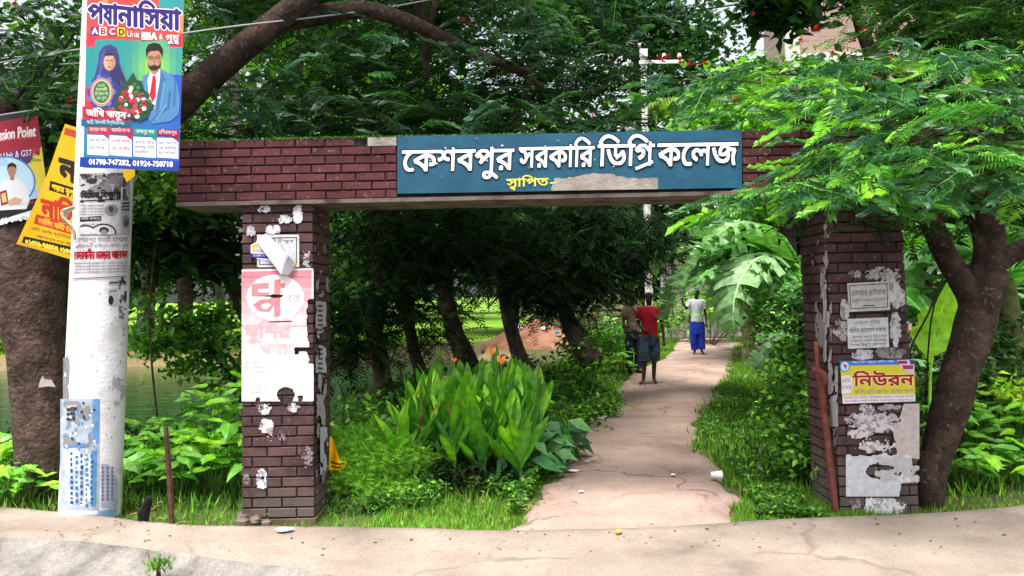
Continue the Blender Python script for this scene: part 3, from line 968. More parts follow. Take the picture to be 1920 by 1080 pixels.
# name board
YS = YG - .045
ps = on_plane((0, YS - .004, 0), (0, -1, 0))
panel = MB()
c4 = [W(745, 256, YS), W(1391, 243, YS), W(1391, 352, YS), W(745, 363, YS)]
vs = [lp(v) for v in c4] + [lp(v) + Vector((0, .05, 0)) for v in c4]
panel.add(vs, [[0, 3, 2, 1], [4, 5, 6, 7], [0, 1, 5, 4], [1, 2, 6, 5], [2, 3, 7, 6], [3, 0, 4, 7]])
M['board'] = noise_mat('blue_board_paint', (.008, .062, .115), (.014, .095, .16), 5, .6, .25, 30, c3=(.011, .078, .14))
board = panel.build('name_board', M['board'], gate)
WH = '#f2f2f4'
sh = Sheet(ps)
patchf = lambda X_, Y_: np.where(Y_ > 0, np.minimum(np.minimum((X_ - 1040) * .25 - np.abs(Y_ - 362) * .1 + 4 * (fbm(X_ * .06, Y_ * .05, 3) - .5) + 3,
        Y_ - (334 - np.clip((X_ - 1050) / 60, 0, 1) * 8 + np.clip((X_ - 1150) / 30, 0, 1) * 7 + 9 * (fbm(X_ * .05, 2 + 0 * Y_, 7) - .5))), np.minimum((1234 - X_) + 3 * (fbm(Y_ * .2, X_ * 0, 3) - .5), 362 - (X_ - 745) * .0155 - Y_)), -1)
words = [('কেশবপুর', 754, 962, 283, 321), ('সরকারি', 973, 1112, 277, 314), ('ডিগ্রি', 1121, 1225, 272, 311), ('কলেজ', 1233, 1382, 270, 311)]
for t, a, b, yh, yb in words:
    sh.text(t, a, b, yh, yb, WH, slope=-.016, res=44, bold=1.6, outline=('#04141f', 2.2), shear=.04)
YL = '#d9d75a'
keep = lambda X_, Y_: float(patchf(np.array(X_), np.array(Y_))) < 0
sh.text('স্থাপিত', 950, 1028, 336, 350, YL, slope=-.02, res=24, bold=1.2, mask=keep)
sh.text('-১৯৬৮', 1030, 1130, 334, 348, YL, slope=-.02, res=24, bold=1.2, mask=keep)
o = sh.build('lettering', M['paint'], None); o.parent = board; o.matrix_parent_inverse = Matrix.Identity(4)
o.location = (0, -YG, 0)
sh = Sheet(on_plane((0, YS - .0045, 0), (0, -1, 0)), step=.001)
sh.ragged(patchf, (1030, 318, 1236, 363), (.40, .33, .30), cell=2)
o = sh.build('missing_paint_patch', M['concrete'], None); o.parent = board; o.location = (0, -YG, 0)
# small paint chips
sh = Sheet(ps)
for _ in range(26):
    x = random.uniform(750, 1386); y = 258 - (x - 745) * .02 + random.uniform(2, 96); r = random.uniform(.6, 1.8)
    sh.ell(x, y, r * 1.5, r, '#7f95a5' if random.random() < .6 else '#c8ccd0', 7, z=12)
o = sh.build('paint_chips', M['paint'], None); o.parent = board; o.location = (0, -YG, 0)

# moss along the top of the beam
n = 9000
x = rng.uniform(x0b, px_x(1000), n); u = rng.random(n)
zc = np.array([bz(a, 1) for a in x])
dens = fbm(x * 3, x * 0 + 1, 3)
k = (rng.random(n) < np.clip(dens * 2.1 - .45, 0.1, 1)); x = x[k]; u = u[k]; zc = zc[k]
P = np.stack([x, YG + bl + .0 + u ** 2 * .4, zc - .004], 1)
V, Fx, C = scatter(LEAF2[0], LEAF2[1], P, rdirs(len(P), .9, .5), rups(len(P), .6),   .010 + .018 * rng.random(len(P)), pal(len(P), [(.05, .13, .02), (.08, .2, .03), (.04, .09, .02)]))
o = mobj('moss', np_mesh('moss', V, Fx, C), M['grass']); tag(o, 'short green moss and weeds growing along the top of the gateway beam', 'moss', kind='stuff')

# ================================================================== POSTERS ON THE PILLARS
def torn(fx, fy, thr, seed, box, soft=10):
    def f(X_, Y_):
        e = np.minimum(np.minimum(X_ - box[0], box[2] - X_) / soft, np.minimum(Y_ - box[1], box[3] - Y_) / soft)
        return fbm(X_ * fx, Y_ * fy, seed, 6) - thr + np.clip(e, -1, 0) * .5 - np.clip(1 - e, 0, 1) * .12
    return f
def torne(fx, fy, thr, seed, box):
    cx, cy = (box[0] + box[2]) / 2, (box[1] + box[3]) / 2; hw, hh = (box[2] - box[0]) / 2, (box[3] - box[1]) / 2
    def f(X_, Y_):
        r2 = ((X_ - cx) / hw) ** 2 + ((Y_ - cy) / hh) ** 2
        return fbm(X_ * fx, Y_ * fy, seed, 6) - thr + .10 - .22 * r2 ** 1.5
    return f
def sheet_thing(sh, name, label, cat, mat='paper', group=None):
    V = np.array([tuple(v) for v in sh.V]); c = V.mean(0); c[2] = V[:, 2].min()
    o = sh.build(name, M[mat], None, origin=c)
    return tag(o, label, cat, group)
PF = lambda off=.0: on_plane((0, YG - .006 - off, 0), (0, -1, 0))
# pink bleached poster (left pillar front)
PK = [(453, 506), (587, 503), (588, 751), (452, 753)]
sh = Sheet(PF(.002))
def pinkf(X_, Y_):
    e = np.minimum(np.minimum(X_ - 453, 588 - X_), np.minimum(Y_ - 504, 753 - Y_))
    hole = ((X_ - 536) / 17) ** 2 + ((Y_ - 741) / 15) ** 2 - 1 + .5 * (fbm(X_ * .15, Y_ * .15, 2) - .5)
    rip = 4 - np.abs(Y_ - 655 + 0 * X_) + np.where(X_ < 552, -9, 0); rip2 = 2.6 - np.abs(Y_ - 563) - np.clip(8 - Y_ * 0 - np.abs(X_ - 512) / 3.2, -9, 0) * -1
    edge = np.where(X_ > 575, (X_ - 575) * .6 - 10 * fbm(Y_ * .06, X_ * .02, 9) + 1 + np.where((Y_ > 560) & (Y_ < 680), 3, -5), -5)
    low = np.where((Y_ > 742), 6 * (fbm(X_ * .12, Y_ * .05, 11) - .62), -1)
    return np.minimum.reduce([e, hole * 8, -rip * .8, -edge, -low])
rows = [(504, '#e08c97'), (520, '#e296a0'), (540, '#e6a6ae'), (565, '#ecbcc2'), (590, '#f0cbd0'), (612, '#f3d6da'), (640, '#f1dde0'), (670, '#eee2e4'), (700, '#e8e2e4'), (730, '#e2dfe2')]
for i, (y0, c) in enumerate(rows):
    y1 = rows[i + 1][0] if i + 1 < len(rows) else 753
    sh.ragged(lambda X_, Y_, a=y0, b=y1: np.minimum(pinkf(X_, Y_), np.minimum(Y_ - a + .01, b - Y_ + .01) * 4), (453, y0 - .01, 588, y1 + .01), c, cell=2.5, z=1)
sh.quad([(453, 506), (587, 503), (587, 506), (453, 509)], '#f4ecee', 2); sh.quad([(584.5, 504), (587.5, 504), (587.5, 560), (584.5, 560)], '#f4ecee', 2)
sh.ell(516, 557, 54, 42, '#f6eef0', 36, 2)
RD = '#dc8a93'
for P in ([(472, 532), (504, 530), (504, 541), (484, 542), (484, 548), (505, 548), (505, 556), (472, 556)],
          [(514, 524), (526, 524), (526, 531), (534, 531), (534, 540), (526, 541), (526, 592), (516, 596), (514, 592), (514, 572), (506, 585), (486, 584), (474, 572), (488, 562), (506, 560), (514, 553)]):
    sh.poly(P, RD, z=3)
sh.poly([(490, 572), (502, 567), (508, 572), (500, 580), (492, 579)], '#f6eef0', z=4)
sh.text('তে', 541, 562, 554, 565, RD, res=16, bold=.8, z=4)
sh.text('খুশির', 457, 545, 612, 634, '#e4b3b8', res=22, bold=2, z=4, slope=-.01)
sh.text('খবর', 487, 548, 647, 663, '#e6bfc3', res=20, bold=2, z=4, slope=-.01)
for i, y in enumerate((679, 687, 696)):
    sh.text('মোবাইল ব্যাংকিং অফার' if i % 2 else 'সকল নম্বরে লেনদেন', 457, 500 + 20 * (i % 2), y, y + 4, '#d8c8cc', res=9, z=4)
sh.text('তেল', 468, 500, 722, 738, '#d6ccd0', res=16, bold=1.2, z=4)
sh.quad([(505, 602.5), (547, 601), (547, 603.2), (505, 604.6)], '#5b3a3c', 5)
sh.poly([(486, 554.5), (505, 554), (512, 551.5), (532, 553), (528, 557), (514, 558.5), (505, 556)], '#2a1a1c', z=6)
sh.poly([(553, 655), (588, 651), (588, 655), (561, 657), (560, 664), (552, 664)], '#1c1214', z=6)
sheet_thing(sh, 'poster', 'tall faded pink poster with a white circle on the front of the left pillar', 'poster')
# notice above it
sh = Sheet(PF(.001))
sh.ragged(torn(.05, .05, -.2, 2, (482, 440, 561, 501), 2), (482, 440, 561, 501), '#cfcdd2', cell=3, z=1)
for q in ([(486, 446), (557, 444), (557, 446), (486, 448)], [(486, 495), (557, 493), (557, 495), (486, 497)], [(555, 446), (557, 446), (557, 494), (555, 494)], [(486, 447), (488, 447), (488, 495), (486, 495)]):
    sh.quad(q, '#55555c', 2)
sh.text('জরুরী নিয়োগ', 494, 550, 450, 456, '#66666c', res=10, z=3); sh.text('যোগাযোগ করুন', 494, 540, 486, 490, '#66666c', res=9, z=3)
sheet_thing(sh, 'notice', 'small white framed notice half hidden by a folded sheet on the left pillar', 'notice')
sh = Sheet(PF(.004))
sh.poly([(470, 459), (484, 452), (510, 450), (508, 490), (492, 488), (470, 481)], '#d8d8e4', z=1)
sh.poly([(472, 461), (480, 456), (484, 465), (474, 468)], '#e0c83a', z=2)
sh.quad([(470, 475), (506, 477), (506, 485), (470, 483)], '#3c2c86', 2); sh.text('ভর্তি চলছে', 474, 502, 469, 473, '#3c2c86', res=9, z=2); sh.text('মোবাইল ০১৭', 474, 500, 477.5, 481.5, '#e6d9ea', res=9, z=3)
sheet_thing(sh, 'handbill', 'small torn blue and yellow handbill beside the framed notice on the left pillar', 'handbill')
mb = MB()
def wp(px, py, o): v = W(px, py, YG - .008 - o); return v
A = [wp(480, 452, .01), wp(499, 437, .03), wp(541, 478, .07), wp(527, 515, .05)]
mb.add(A, [[0, 3, 2, 1]], srgb('#d9d7df'))
A = [wp(541, 462, .03), wp(557, 497, .02), wp(540, 517, .03), wp(527, 514, .052), wp(538, 476, .072)]
mb.add(A, [[0, 4, 3, 2, 1]], srgb('#c8c7d2'))
A = [wp(541, 462, .03), wp(538, 476, .072), wp(527, 450, .02)]
mb.add(A, [[0, 1, 2]], srgb('#b9b8c4'))
mb.add([wp(544, 492, .034), wp(556, 488, .03), wp(552, 498, .034), wp(542, 500, .036)], [[0, 3, 2, 1]], srgb('#d8b93c'))
o = mb.build('folded_sheet', M['paper'], None, origin=tuple(W(520, 515, YG - .01)), col=True); tag(o, 'crumpled white paper sheet folded down over the notice on the left pillar', 'paper')
# torn scraps on left pillar front
def scraps(name, label, mapf, items, mat='paper'):
    sh = Sheet(mapf)
    for (x0, y0, x1, y1, thr, sc, c, seed) in items:
        sh.ragged(torne(sc, sc * 1.2, thr, seed, (x0, y0, x1, y1)), (x0, y0, x1, y1), c, cell=1.4)
        cc = np.array(srgb(c))
        sh.ragged(torne(sc * 1.7, sc * 1.5, thr + .07, seed + 40, (x0, y0, x1, y1)), (x0, y0, x1, y1), tuple(cc * .62), cell=1.4)
        sh.ragged(torne(sc * 2.3, sc * 2.0, thr + .06, seed + 90, (x0, y0, x1, y1)), (x0, y0, x1, y1), tuple(np.minimum(cc * 1.25, .9)), cell=1.4)
    o = sheet_thing(sh, name, label, 'paper scraps', mat); o['kind'] = 'stuff'; return o
scraps('torn_paper', 'torn white paper remains stuck high on the front of the left pillar', PF(.0), [
    (480, 385, 512, 400, .5, .12, '#cfcad0', 3), (548, 384, 568, 420, .47, .09, '#d2ccd0', 4), (520, 403, 548, 420, .5, .1, '#c9c4cb', 5), (498, 422, 528, 440, .45, .08, '#c6c2ca', 6),
    (460, 420, 480, 445, .55, .14, '#b9b4ba', 7), (545, 372, 562, 384, .5, .13, '#c9c4cb', 8), (565, 470, 586, 505, .6, .15, '#a9a2a8', 9)])
scraps('torn_paper', 'small pale paper remains on the bare bricks below the pink poster', PF(.0), [
    (480, 755, 512, 780, .55, .12, '#c9c1c6', 13), (485, 785, 515, 812, .52, .09, '#cfc7cc', 14), (500, 800, 515, 830, .55, .12, '#a99fa4', 15), (535, 753, 565, 775, .57, .15, '#bdb4b8', 16),
    (480, 878, 502, 922, .53, .11, '#c2c6cc', 17), (455, 880, 470, 915, .62, .2, '#8d8388', 18), (565, 830, 590, 880, .6, .2, '#857b80', 19), (520, 800, 540, 840, .66, .2, '#857b80', 29)])
# side face of left pillar
xs_ = (LB1.x + LT1.x) / 2
PSL = on_plane((xs_ + .008, YG, 0), (1, 0, 0))
sh = Sheet(PSL)
for i, (x0, y0, x1, y1, thr, c) in enumerate([(592, 565, 612, 615, .4, '#b9b6bb'), (592, 615, 613, 700, .44, '#c3c0c6'), (592, 380, 618, 480, .6, '#8f868a'), (592, 505, 618, 560, .53, '#9d969b'), (592, 690, 612, 800, .5, '#a8a1a6'),
                                              (600, 800, 618, 890, .42, '#b7b5c6'), (592, 790, 604, 860, .52, '#9b9398'), (592, 880, 612, 925, .56, '#8d878b')]):
    sh.ragged(torn(.16, .05, thr, 20 + i, (x0, y0, x1, y1), 4), (x0, y0, x1, y1), c, cell=2)
for y in range(572, 700, 9): sh.quad([(595, y), (604, y), (604, y + 3.4), (595, y + 3)], '#3c3a40', 12)
sheet_thing(sh, 'torn_paper', 'strip of torn notices on the inner side face of the left pillar', 'paper scraps')

# right pillar
sh = Sheet(PF(.002))
for P, c in (([(1588, 531), (1667, 527), (1669, 581), (1592, 585)], '#cfcccd'),):
    sh.quad(P, c, 1)
for q in ([(1592, 535), (1664, 531), (1664, 532.5), (1592, 536.5)], [(1594, 578), (1665, 575), (1665, 576.5), (1594, 579.5)], [(1662, 532), (1663.5, 532), (1665, 576), (1663.5, 576)], [(1592, 536), (1593.5, 536), (1596, 579), (1594.5, 579)]):
    sh.quad(q, '#4c4a4e', 2)
sh.text('একজন ড্রাইভার', 1595, 1660, 546, 555, '#5a585c', res=16, bold=.5, z=2, slope=-.05)
sh.text('জরুরী নিয়োগ দেওয়া হইবে', 1598, 1660, 562, 566, '#5a585c', res=10, z=2, slope=-.05)
sh.quad([(1618, 572.5), (1640, 571.5), (1640, 573.5), (1618, 574.5)], '#333', 2)
sheet_thing(sh, 'notice', 'white driver wanted notice with a double border, upper of two on the right pillar', 'notice')
sh = Sheet(PF(.002))
sh.quad([(1588, 598), (1665, 595), (1667, 651), (1590, 654)], '#d9d8de', 1)
sh.text('একাদশ শ্রেণীর', 1602, 1650, 603, 609, '#3f3d44', res=13, bold=.6, z=2, slope=-.04)
sh.text('ভর্তির আবেদন চলছে', 1592, 1661, 617, 624, '#2f2d34', res=14, bold=.8, z=2, slope=-.04)
for i, t in enumerate(('কেশবপুর সরকারি ডিগ্রি কলেজ', 'যোগাযোগ মোবাইল নম্বর দেওয়া', 'বিশেষ বিজ্ঞপ্তি কেশবপুর')):
    sh.text(t, 1594 + (4 if i == 0 else 0), 1662, 630.5 + i * 7.5, 634.5 + i * 7.5, '#55535a' if i < 2 else '#1f1d24', res=9, z=2, slope=-.04, bold=.4)
sheet_thing(sh, 'notice', 'white college admission notice, lower of two on the right pillar', 'notice')
sh = Sheet(PF(.003))
TLx, TRx = 1575, 1716
sh.quad([(1575, 677), (1714, 674), (1716, 752), (1580, 757)], '#dccf2c', 1)
sh.quad([(1575, 677), (1714, 674), (1714, 683), (1575, 686)], '#3c7fd0', 2)
sh.ell(1584, 687, 9.5, 10.5, '#4f8fd8', 20, 3); sh.ell(1584, 687, 7.5, 8.5, '#cfe0f2', 20, 4); sh.poly([(1580, 683), (1588, 684), (1586, 692), (1584, 690)], '#c9303c', z=5)
sh.text('আর দেশ জুড়ে নার্সিং ভর্তি', 1597, 1676, 677.5, 681, '#e6eef8', res=9, z=4, slope=-.02)
sh.quad([(1681, 675), (1714, 674), (1714, 700), (1700, 697), (1689, 690)], '#c2d0e6', 3)
sh.quad([(1683, 676.5), (1700, 676), (1701, 682), (1684, 682.5)], '#b01f50', 4); sh.quad([(1692, 685), (1712, 684.5), (1712, 692), (1693, 692.5)], '#c02248', 4)
sh.quad([(1705, 675), (1714, 674.5), (1714, 683), (1707, 683)], '#2a3e98', 4)
sh.quad([(1577, 705), (1592, 703), (1598, 711), (1599, 728), (1594, 737), (1578, 739)], '#e9e7ec', 3)
sh.text('ভর্তি', 1578, 1594, 711, 717, '#a8203c', res=12, bold=.7, z=4); sh.text('চলছে', 1578, 1597, 723, 730, '#a8203c', res=12, bold=.7, z=4)
sh.text('নিউরন', 1600, 1713, 705, 724, '#a5142c', res=24, bold=1.9, z=4, outline=('#f2e7a0', 1.2), slope=-.02)
sh.text('নার্সিং ভর্তি কোচিং, যশোর শাখা', 1602, 1712, 732, 738, '#7a8ac0', res=13, bold=.5, z=6, slope=-.02)
sh.quad([(1579, 742), (1716, 739), (1716, 752.5), (1580, 757)], '#e7dfe6', 2)
sh.text('রেলগেট মোড়, চৌরাস্তা রোড, যশোর সদর', 1582, 1713, 744, 747.5, '#a33a78', res=9, bold=.4, z=4, slope=-.02)
sh.text('০১৭৪৮-৬৫২৭৪৬, ০১৭৫৩-৭৪৮৬২১', 1584, 1713, 750, 753.5, '#7a2a88', res=9, bold=.4, z=4, slope=-.02)
sheet_thing(sh, 'poster', 'yellow coaching poster with red Bengali lettering and a blue top band on the right pillar', 'poster', 'print')
# torn sheets on the right pillar
sh = Sheet(PF(.0))
sh.ragged(lambda X_, Y_: np.minimum.reduce([X_ - 1690 + 18 * (fbm(X_ * .02, Y_ * .02, 5) - .55) + (Y_ - 757) * .35 - np.clip(Y_ - 800, 0, 99) * .5, (861 - Y_) + .2 * (X_ - 1720), 1724 - X_]), (1660, 757, 1724, 861), '#c9bcba', cell=2.2)
def tornwhite(X_, Y_):
    top = Y_ - (852 + 16 * (fbm(X_ * .09, 3 + 0 * Y_, 6) - .4)); right = 1708 - X_ - 10 * fbm(Y_ * .1, X_ * 0, 3) + np.where(Y_ < 905, 6, -14)
    hole = ((X_ - 1656) / 34) ** 2 + ((Y_ - 883) / 17) ** 2 - 1 + .9 * (fbm(X_ * .1, Y_ * .1, 12) - .5)
    return np.minimum.reduce([top, right, hole * 10, X_ - 1586, 931 - Y_])
sh.ragged(tornwhite, (1584, 845, 1722, 931), '#d4d4dc', cell=2.2)
sh.ragged(torn(.07, .1, .48, 33, (1640, 855, 1724, 905), 5), (1640, 855, 1724, 905), '#c4c0c4', cell=2)
sheet_thing(sh, 'torn_poster', 'large torn white poster remains on the lower right pillar', 'poster')
scraps('torn_paper', 'ragged paper scraps clinging to bricks just under the yellow poster', PF(.0), [
    (1583, 770, 1690, 800, .5, .09, '#bcb5b8', 41), (1590, 790, 1690, 812, .5, .08, '#c4bcbe', 42), (1583, 805, 1640, 822, .5, .08, '#c2bbbf', 43), (1600, 822, 1680, 850, .53, .09, '#cbc5c8', 44),
    (1610, 757, 1640, 775, .46, .1, '#b5afb2', 45), (1640, 757, 1690, 770, .5, .1, '#9f999c', 46)])
scraps('torn_paper', 'ragged paper scraps near the foot of the right pillar', PF(.0), [
    (1620, 934, 1700, 968, .47, .1, '#cfc9cb', 47), (1622, 930, 1642, 984, .42, .12, '#d2cdd0', 48), (1590, 935, 1620, 960, .56, .14, '#8f878a', 49)])
scraps('torn_paper', 'faded paper remains behind the two white notices on the right pillar', PF(-.002), [
    (1590, 505, 1618, 522, .5, .1, '#a39a9c', 51), (1618, 500, 1690, 530, .52, .08, '#b5adaf', 52), (1660, 520, 1697, 580, .44, .07, '#c4bfc4', 53), (1668, 585, 1690, 652, .44, .09, '#bdb9be', 54),
    (1575, 560, 1592, 600, .44, .07, '#bdb6b9', 55), (1560, 598, 1590, 640, .48, .07, '#aaa3a6', 56), (1595, 654, 1640, 676, .48, .08, '#b9b8c2', 57), (1640, 650, 1700, 676, .52, .08, '#8b8487', 58)])
xr_ = (RB0.x + RT0.x) / 2
def psr(px, py, off):
    # leaning inner face of the right pillar
    p0 = RB0; n_ = Vector((-(RT0.z - RB0.z), 0, (RT0.x - RB0.x))).normalized()
    d = ray(px, py); q = CAMP + d * ((p0 - CAMP).dot(n_) / d.dot(n_)); return q + n_ * (.008 + off)
sh = Sheet(psr)
for i, (x0, y0, x1, y1, thr, c) in enumerate([(1540, 420, 1556, 560, .54, '#a79ea1'), (1545, 520, 1562, 680, .46, '#b5aeb2'), (1530, 500, 1552, 660, .55, '#8f8689'), (1555, 680, 1574, 800, .38, '#b9b4ba'), (1560, 800, 1574, 960, .56, '#8d8588'), (1524, 440, 1540, 520, .55, '#857b7e')]):
    sh.ragged(torn(.14, .045, thr, 60 + i, (x0, y0, x1, y1), 4), (x0, y0, x1, y1), c, cell=2)
sheet_thing(sh, 'torn_paper', 'long peeling paper strips on the inner side face of the right pillar', 'paper scraps')

# red iron pipe post with hinge beside the right pillar
root = empty('iron_post', tuple(W(1560, 985, YG - .02)), 'rusty red painted iron gate post with hinge bracket against the right pillar', 'post')
def L_(v): return Vector(v) - root.location
mb = MB(); P = [W(1530, 640, YG + .12), W(1537, 720, YG + .1), W(1551, 820, YG + .06), W(1562, 900, YG + .02), W(1566, 992, YG - .02)]
limbs(mb, [L_(p) for p in P], [.018, .022, .024, .024, .024], 4, 12, .04); mb.build('pipe', M['iron'], root, smooth=True)
mb = MB(); P = [W(1540, 715, YG + .03), W(1549, 800, YG + .02), W(1560, 900, YG), W(1571, 985, YG - .03)]
limbs(mb, [L_(p) for p in P], [.02, .024, .024, .022], 4, 8, .04); mb.build('strap_bar', M['iron'], root)
mb = MB(); P = [W(1522, 692, YG - .02), W(1530, 695, YG - .03), W(1544, 702, YG - .03), W(1549, 720, YG - .02)]
limbs(mb, [L_(p) for p in P], [.022, .024, .024, .02], 4, 10, .0); mb.build('hinge', M['iron'], root, smooth=True)
mb = MB()
for y in (760, 900): mb.tube([L_(W(1546 + (y - 760) * .09, y, YG + .05)), L_(W(1546 + (y - 760) * .09, y + 5, YG + .05))], .04, 12)
mb.build('clamp', M['iron'], root)

# ================================================================== UTILITY POLE WITH POSTERS
YP = 6.27                                   # pole axis distance
def cone_px():
    zb = W(168, 985, YP).z; zt = 8.5
    a = W(168, 985, YP); b_ = W(196, 320, YP)
    t = (zt - a.z) / (b_.z - a.z)
    base = Vector((a.x, YP, -.3)); k0 = (-.3 - a.z) / (b_.z - a.z)
    base.x = a.x + (b_.x - a.x) * k0
    top = Vector((a.x + (b_.x - a.x) * t, YP, zt))
    return base, top
PB, PT = cone_px()
r_b = 54 / F * YP * .985; r_m = 50.5 / F * YP * .985
z_b = W(168, 985, YP).z; z_m = W(196, 320, YP).z
def prad(z): return r_b + (r_m - r_b) * (z - z_b) / (z_m - z_b)
def pax(z): return PB + (PT - PB) * ((z - PB.z) / (PT.z - PB.z))
proot = empty('utility_pole', tuple(pax(0.05)), 'thick whitewashed concrete utility pole wrapped in torn posters beside the gateway', 'utility pole')
mb = MB(); zs_ = np.linspace(-.3, 8.5, 60)
mb.tube([pax(z) - proot.location for z in zs_], [prad(z) for z in zs_], 40)
mb.build('shaft', M['pole'], proot, smooth=True)
def on_pole(px, py, off):
    d = ray(px, py)
    q = CAMP + d * (YP / d.y); z = q.z
    for _ in range(4):
        ax = pax(z); r = prad(z) + .002 + off
        # solve in xy plane
        dx, dy = d.x, d.y; ox, oy = CAMP.x - ax.x, CAMP.y - ax.y
        A = dx * dx + dy * dy; B = ox * dx + oy * dy; C = ox * ox + oy * oy - r * r
        D = B * B - A * C
        t = (-B - math.sqrt(max(D, 0))) / A
        q = CAMP + d * t; z = q.z
    return q
def pole_sheet(fn, name, label, cat='poster'):
    sh = Sheet(on_pole, strip=4, step=.0004); fn(sh)
    V = np.array([tuple(v) for v in sh.V]); c = V.mean(0); c[2] = V[:, 2].min()
    return tag(sh.build(name, M['paper'], None, origin=c), label, cat)
def pe(y):  # pole edges in px
    t = (y - 320) / 650; return 145 - 31 * t + .5, 246 - 23 * t - .5
GREY = ['#2c2a2c', '#4b494b', '#6f6c6e', '#98959a']
def collage(sh):
    f = lambda X_, Y_: np.minimum.reduce([Y_ - 322 - 5 * fbm(X_ * .1, Y_ * 0, 2), 441 - Y_, X_ - 147, 243.5 - X_])
    sh.ragged(f, (146, 318, 245, 441), '#bdbabd', cell=3)
    # crumpled dark-printed upper sheet
    sh.ragged(torn(.06, .09, .5, 71, (150, 324, 232, 372), 4), (150, 324, 232, 372), '#6a6668', cell=1.8)
    sh.ragged(torn(.09, .12, .54, 72, (160, 326, 240, 365), 4), (160, 326, 240, 365), '#8c8789', cell=1.8)
    sh.ragged(torn(.12, .2, .55, 75, (150, 326, 200, 385), 4), (150, 326, 200, 385), '#3d3a3c', cell=1.6)
    sh.text('বিশেষ বিজ্ঞপ্তি', 152, 226, 362, 372, '#2a282a', res=14, bold=1.2, slope=-.03)
    sh.quad([(150, 376), (226, 372), (226, 374), (150, 378)], '#222', 6); sh.quad([(227, 350), (240, 349), (240, 372), (227, 374)], '#d8d6d8', 6); sh.text('৭', 230, 237, 355, 366, '#222', res=12, bold=1, z=7)
    sh.quad([(149, 381), (226, 378), (226, 438), (149, 440)], '#cccacf', 7)
    for i in range(4): sh.text('কোচিং সেন্টার যোগাযোগ', 151, 195, 384.5 + i * 5.5, 387.5 + i * 5.5, '#5c595c', res=8, z=8)
    sh.quad([(150, 407), (190, 405), (190, 414), (150, 416)], '#26242a', 8); sh.text('ভর্তি চলছে', 152, 188, 408, 412, '#dddbe0', res=9, z=9)
    sh.text('একাদশ শ্রেণী', 151, 178, 420, 423, '#5c595c', res=8, z=8)
    sh.ragged(lambda X_, Y_: 1 - ((X_ - 209) / 13) ** 2 - ((Y_ - 394) / 11) ** 2 + .6 * (fbm(X_ * .2, Y_ * .2, 5) - .5), (194, 382, 224, 408), '#8e8a8e', cell=1.6, z=8)
    sh.ell(208, 392, 5, 6, '#4c494d', 12, 9)
    for cx, cy in ((194, 434), (160, 437)):
        sh.ragged(lambda X_, Y_: np.minimum(1 - ((X_ - cx) / 24) ** 2 - ((Y_ - cy - 2) / 17) ** 2, 439.5 - Y_), (150, 415, 224, 440), '#343138', cell=1.6, z=9)
        sh.ragged(lambda X_, Y_: np.minimum(1 - ((X_ - cx) / 21) ** 2 - ((Y_ - cy - 2) / 14) ** 2, 439.5 - Y_), (150, 418, 224, 440), '#d9d7db', cell=1.6, z=10)
    sh.ell(195, 432, 9, 6.5, '#302d33', 14, 11); sh.ell(195, 435, 6, 5, '#9d8c88', 14, 12)
    sh.ell(236, 415, 7, 12, '#8d8a8e', 16, 8); sh.ell(237, 418, 4, 7, '#5c5a5e', 14, 9)
    for i in range(3): sh.quad([(228, 380 + i * 6), (243, 379 + i * 6), (243, 382 + i * 6), (228, 383 + i * 6)], '#4a484c', 8)
pole_sheet(collage, 'poster_collage', 'layered black and white posters and portraits pasted round the pole under the large banner', 'posters')
def rednotice(sh):
    sh.quad([(140, 444), (241, 440), (239, 520), (136, 525)], '#dcdade', 1)
    sh.text('কেশবপুর কওমী মাদ্রাসা', 141, 239, 447, 455, '#6a3c44', res=14, bold=.6, slope=-.02)
    sh.text('এতিমখানা ও লিল্লাহ বোর্ডিং এর', 141, 239, 460, 465, '#7a3c50', res=10, bold=.4, slope=-.02)
    sh.text('কোরবানীর চামড়ার আবেদন', 139, 239, 473, 486, '#b3202c', res=18, bold=1.3, slope=-.02)
    for i in range(4): sh.text('সম্মানিত দেশবাসী মুসলমান ভাই ও বোনেরা আসসালামু', 139, 238, 493 + i * 5.6, 496 + i * 5.6, '#77707a' if i < 3 else '#a06878', res=8, slope=-.02)
    sh.quad([(137, 522), (239, 517), (239, 518.4), (137, 523.4)], '#444', 20)
pole_sheet(rednotice, 'notice', 'white notice with red Bengali lettering wrapped round the middle of the pole', 'notice')
def smallads(sh):
    sh.quad([(204, 527), (224, 525), (224, 533), (204, 534)], '#b9bac4', 1); sh.quad([(205, 529), (222, 528), (222, 531), (205, 532)], '#3b4668', 2)
    sh.quad([(203, 541), (221, 540), (221, 572), (204, 573)], '#c8c8ce', 1); sh.ell(208, 563, 5, 9, '#33323a', 14, 2); sh.quad([(205, 545), (219, 544), (219, 546), (205, 547)], '#666', 2)
    sh.ragged(torn(.12, .1, .45, 81, (222, 525, 238, 600), 3), (222, 525, 238, 600), '#85858f', cell=1.6)
    sh.ragged(torn(.15, .1, .5, 82, (224, 520, 238, 570), 3), (224, 520, 238, 570), '#474852', cell=1.6)
pole_sheet(smallads, 'handbill', 'small grey torn handbills on the right edge of the white part of the pole', 'handbill')
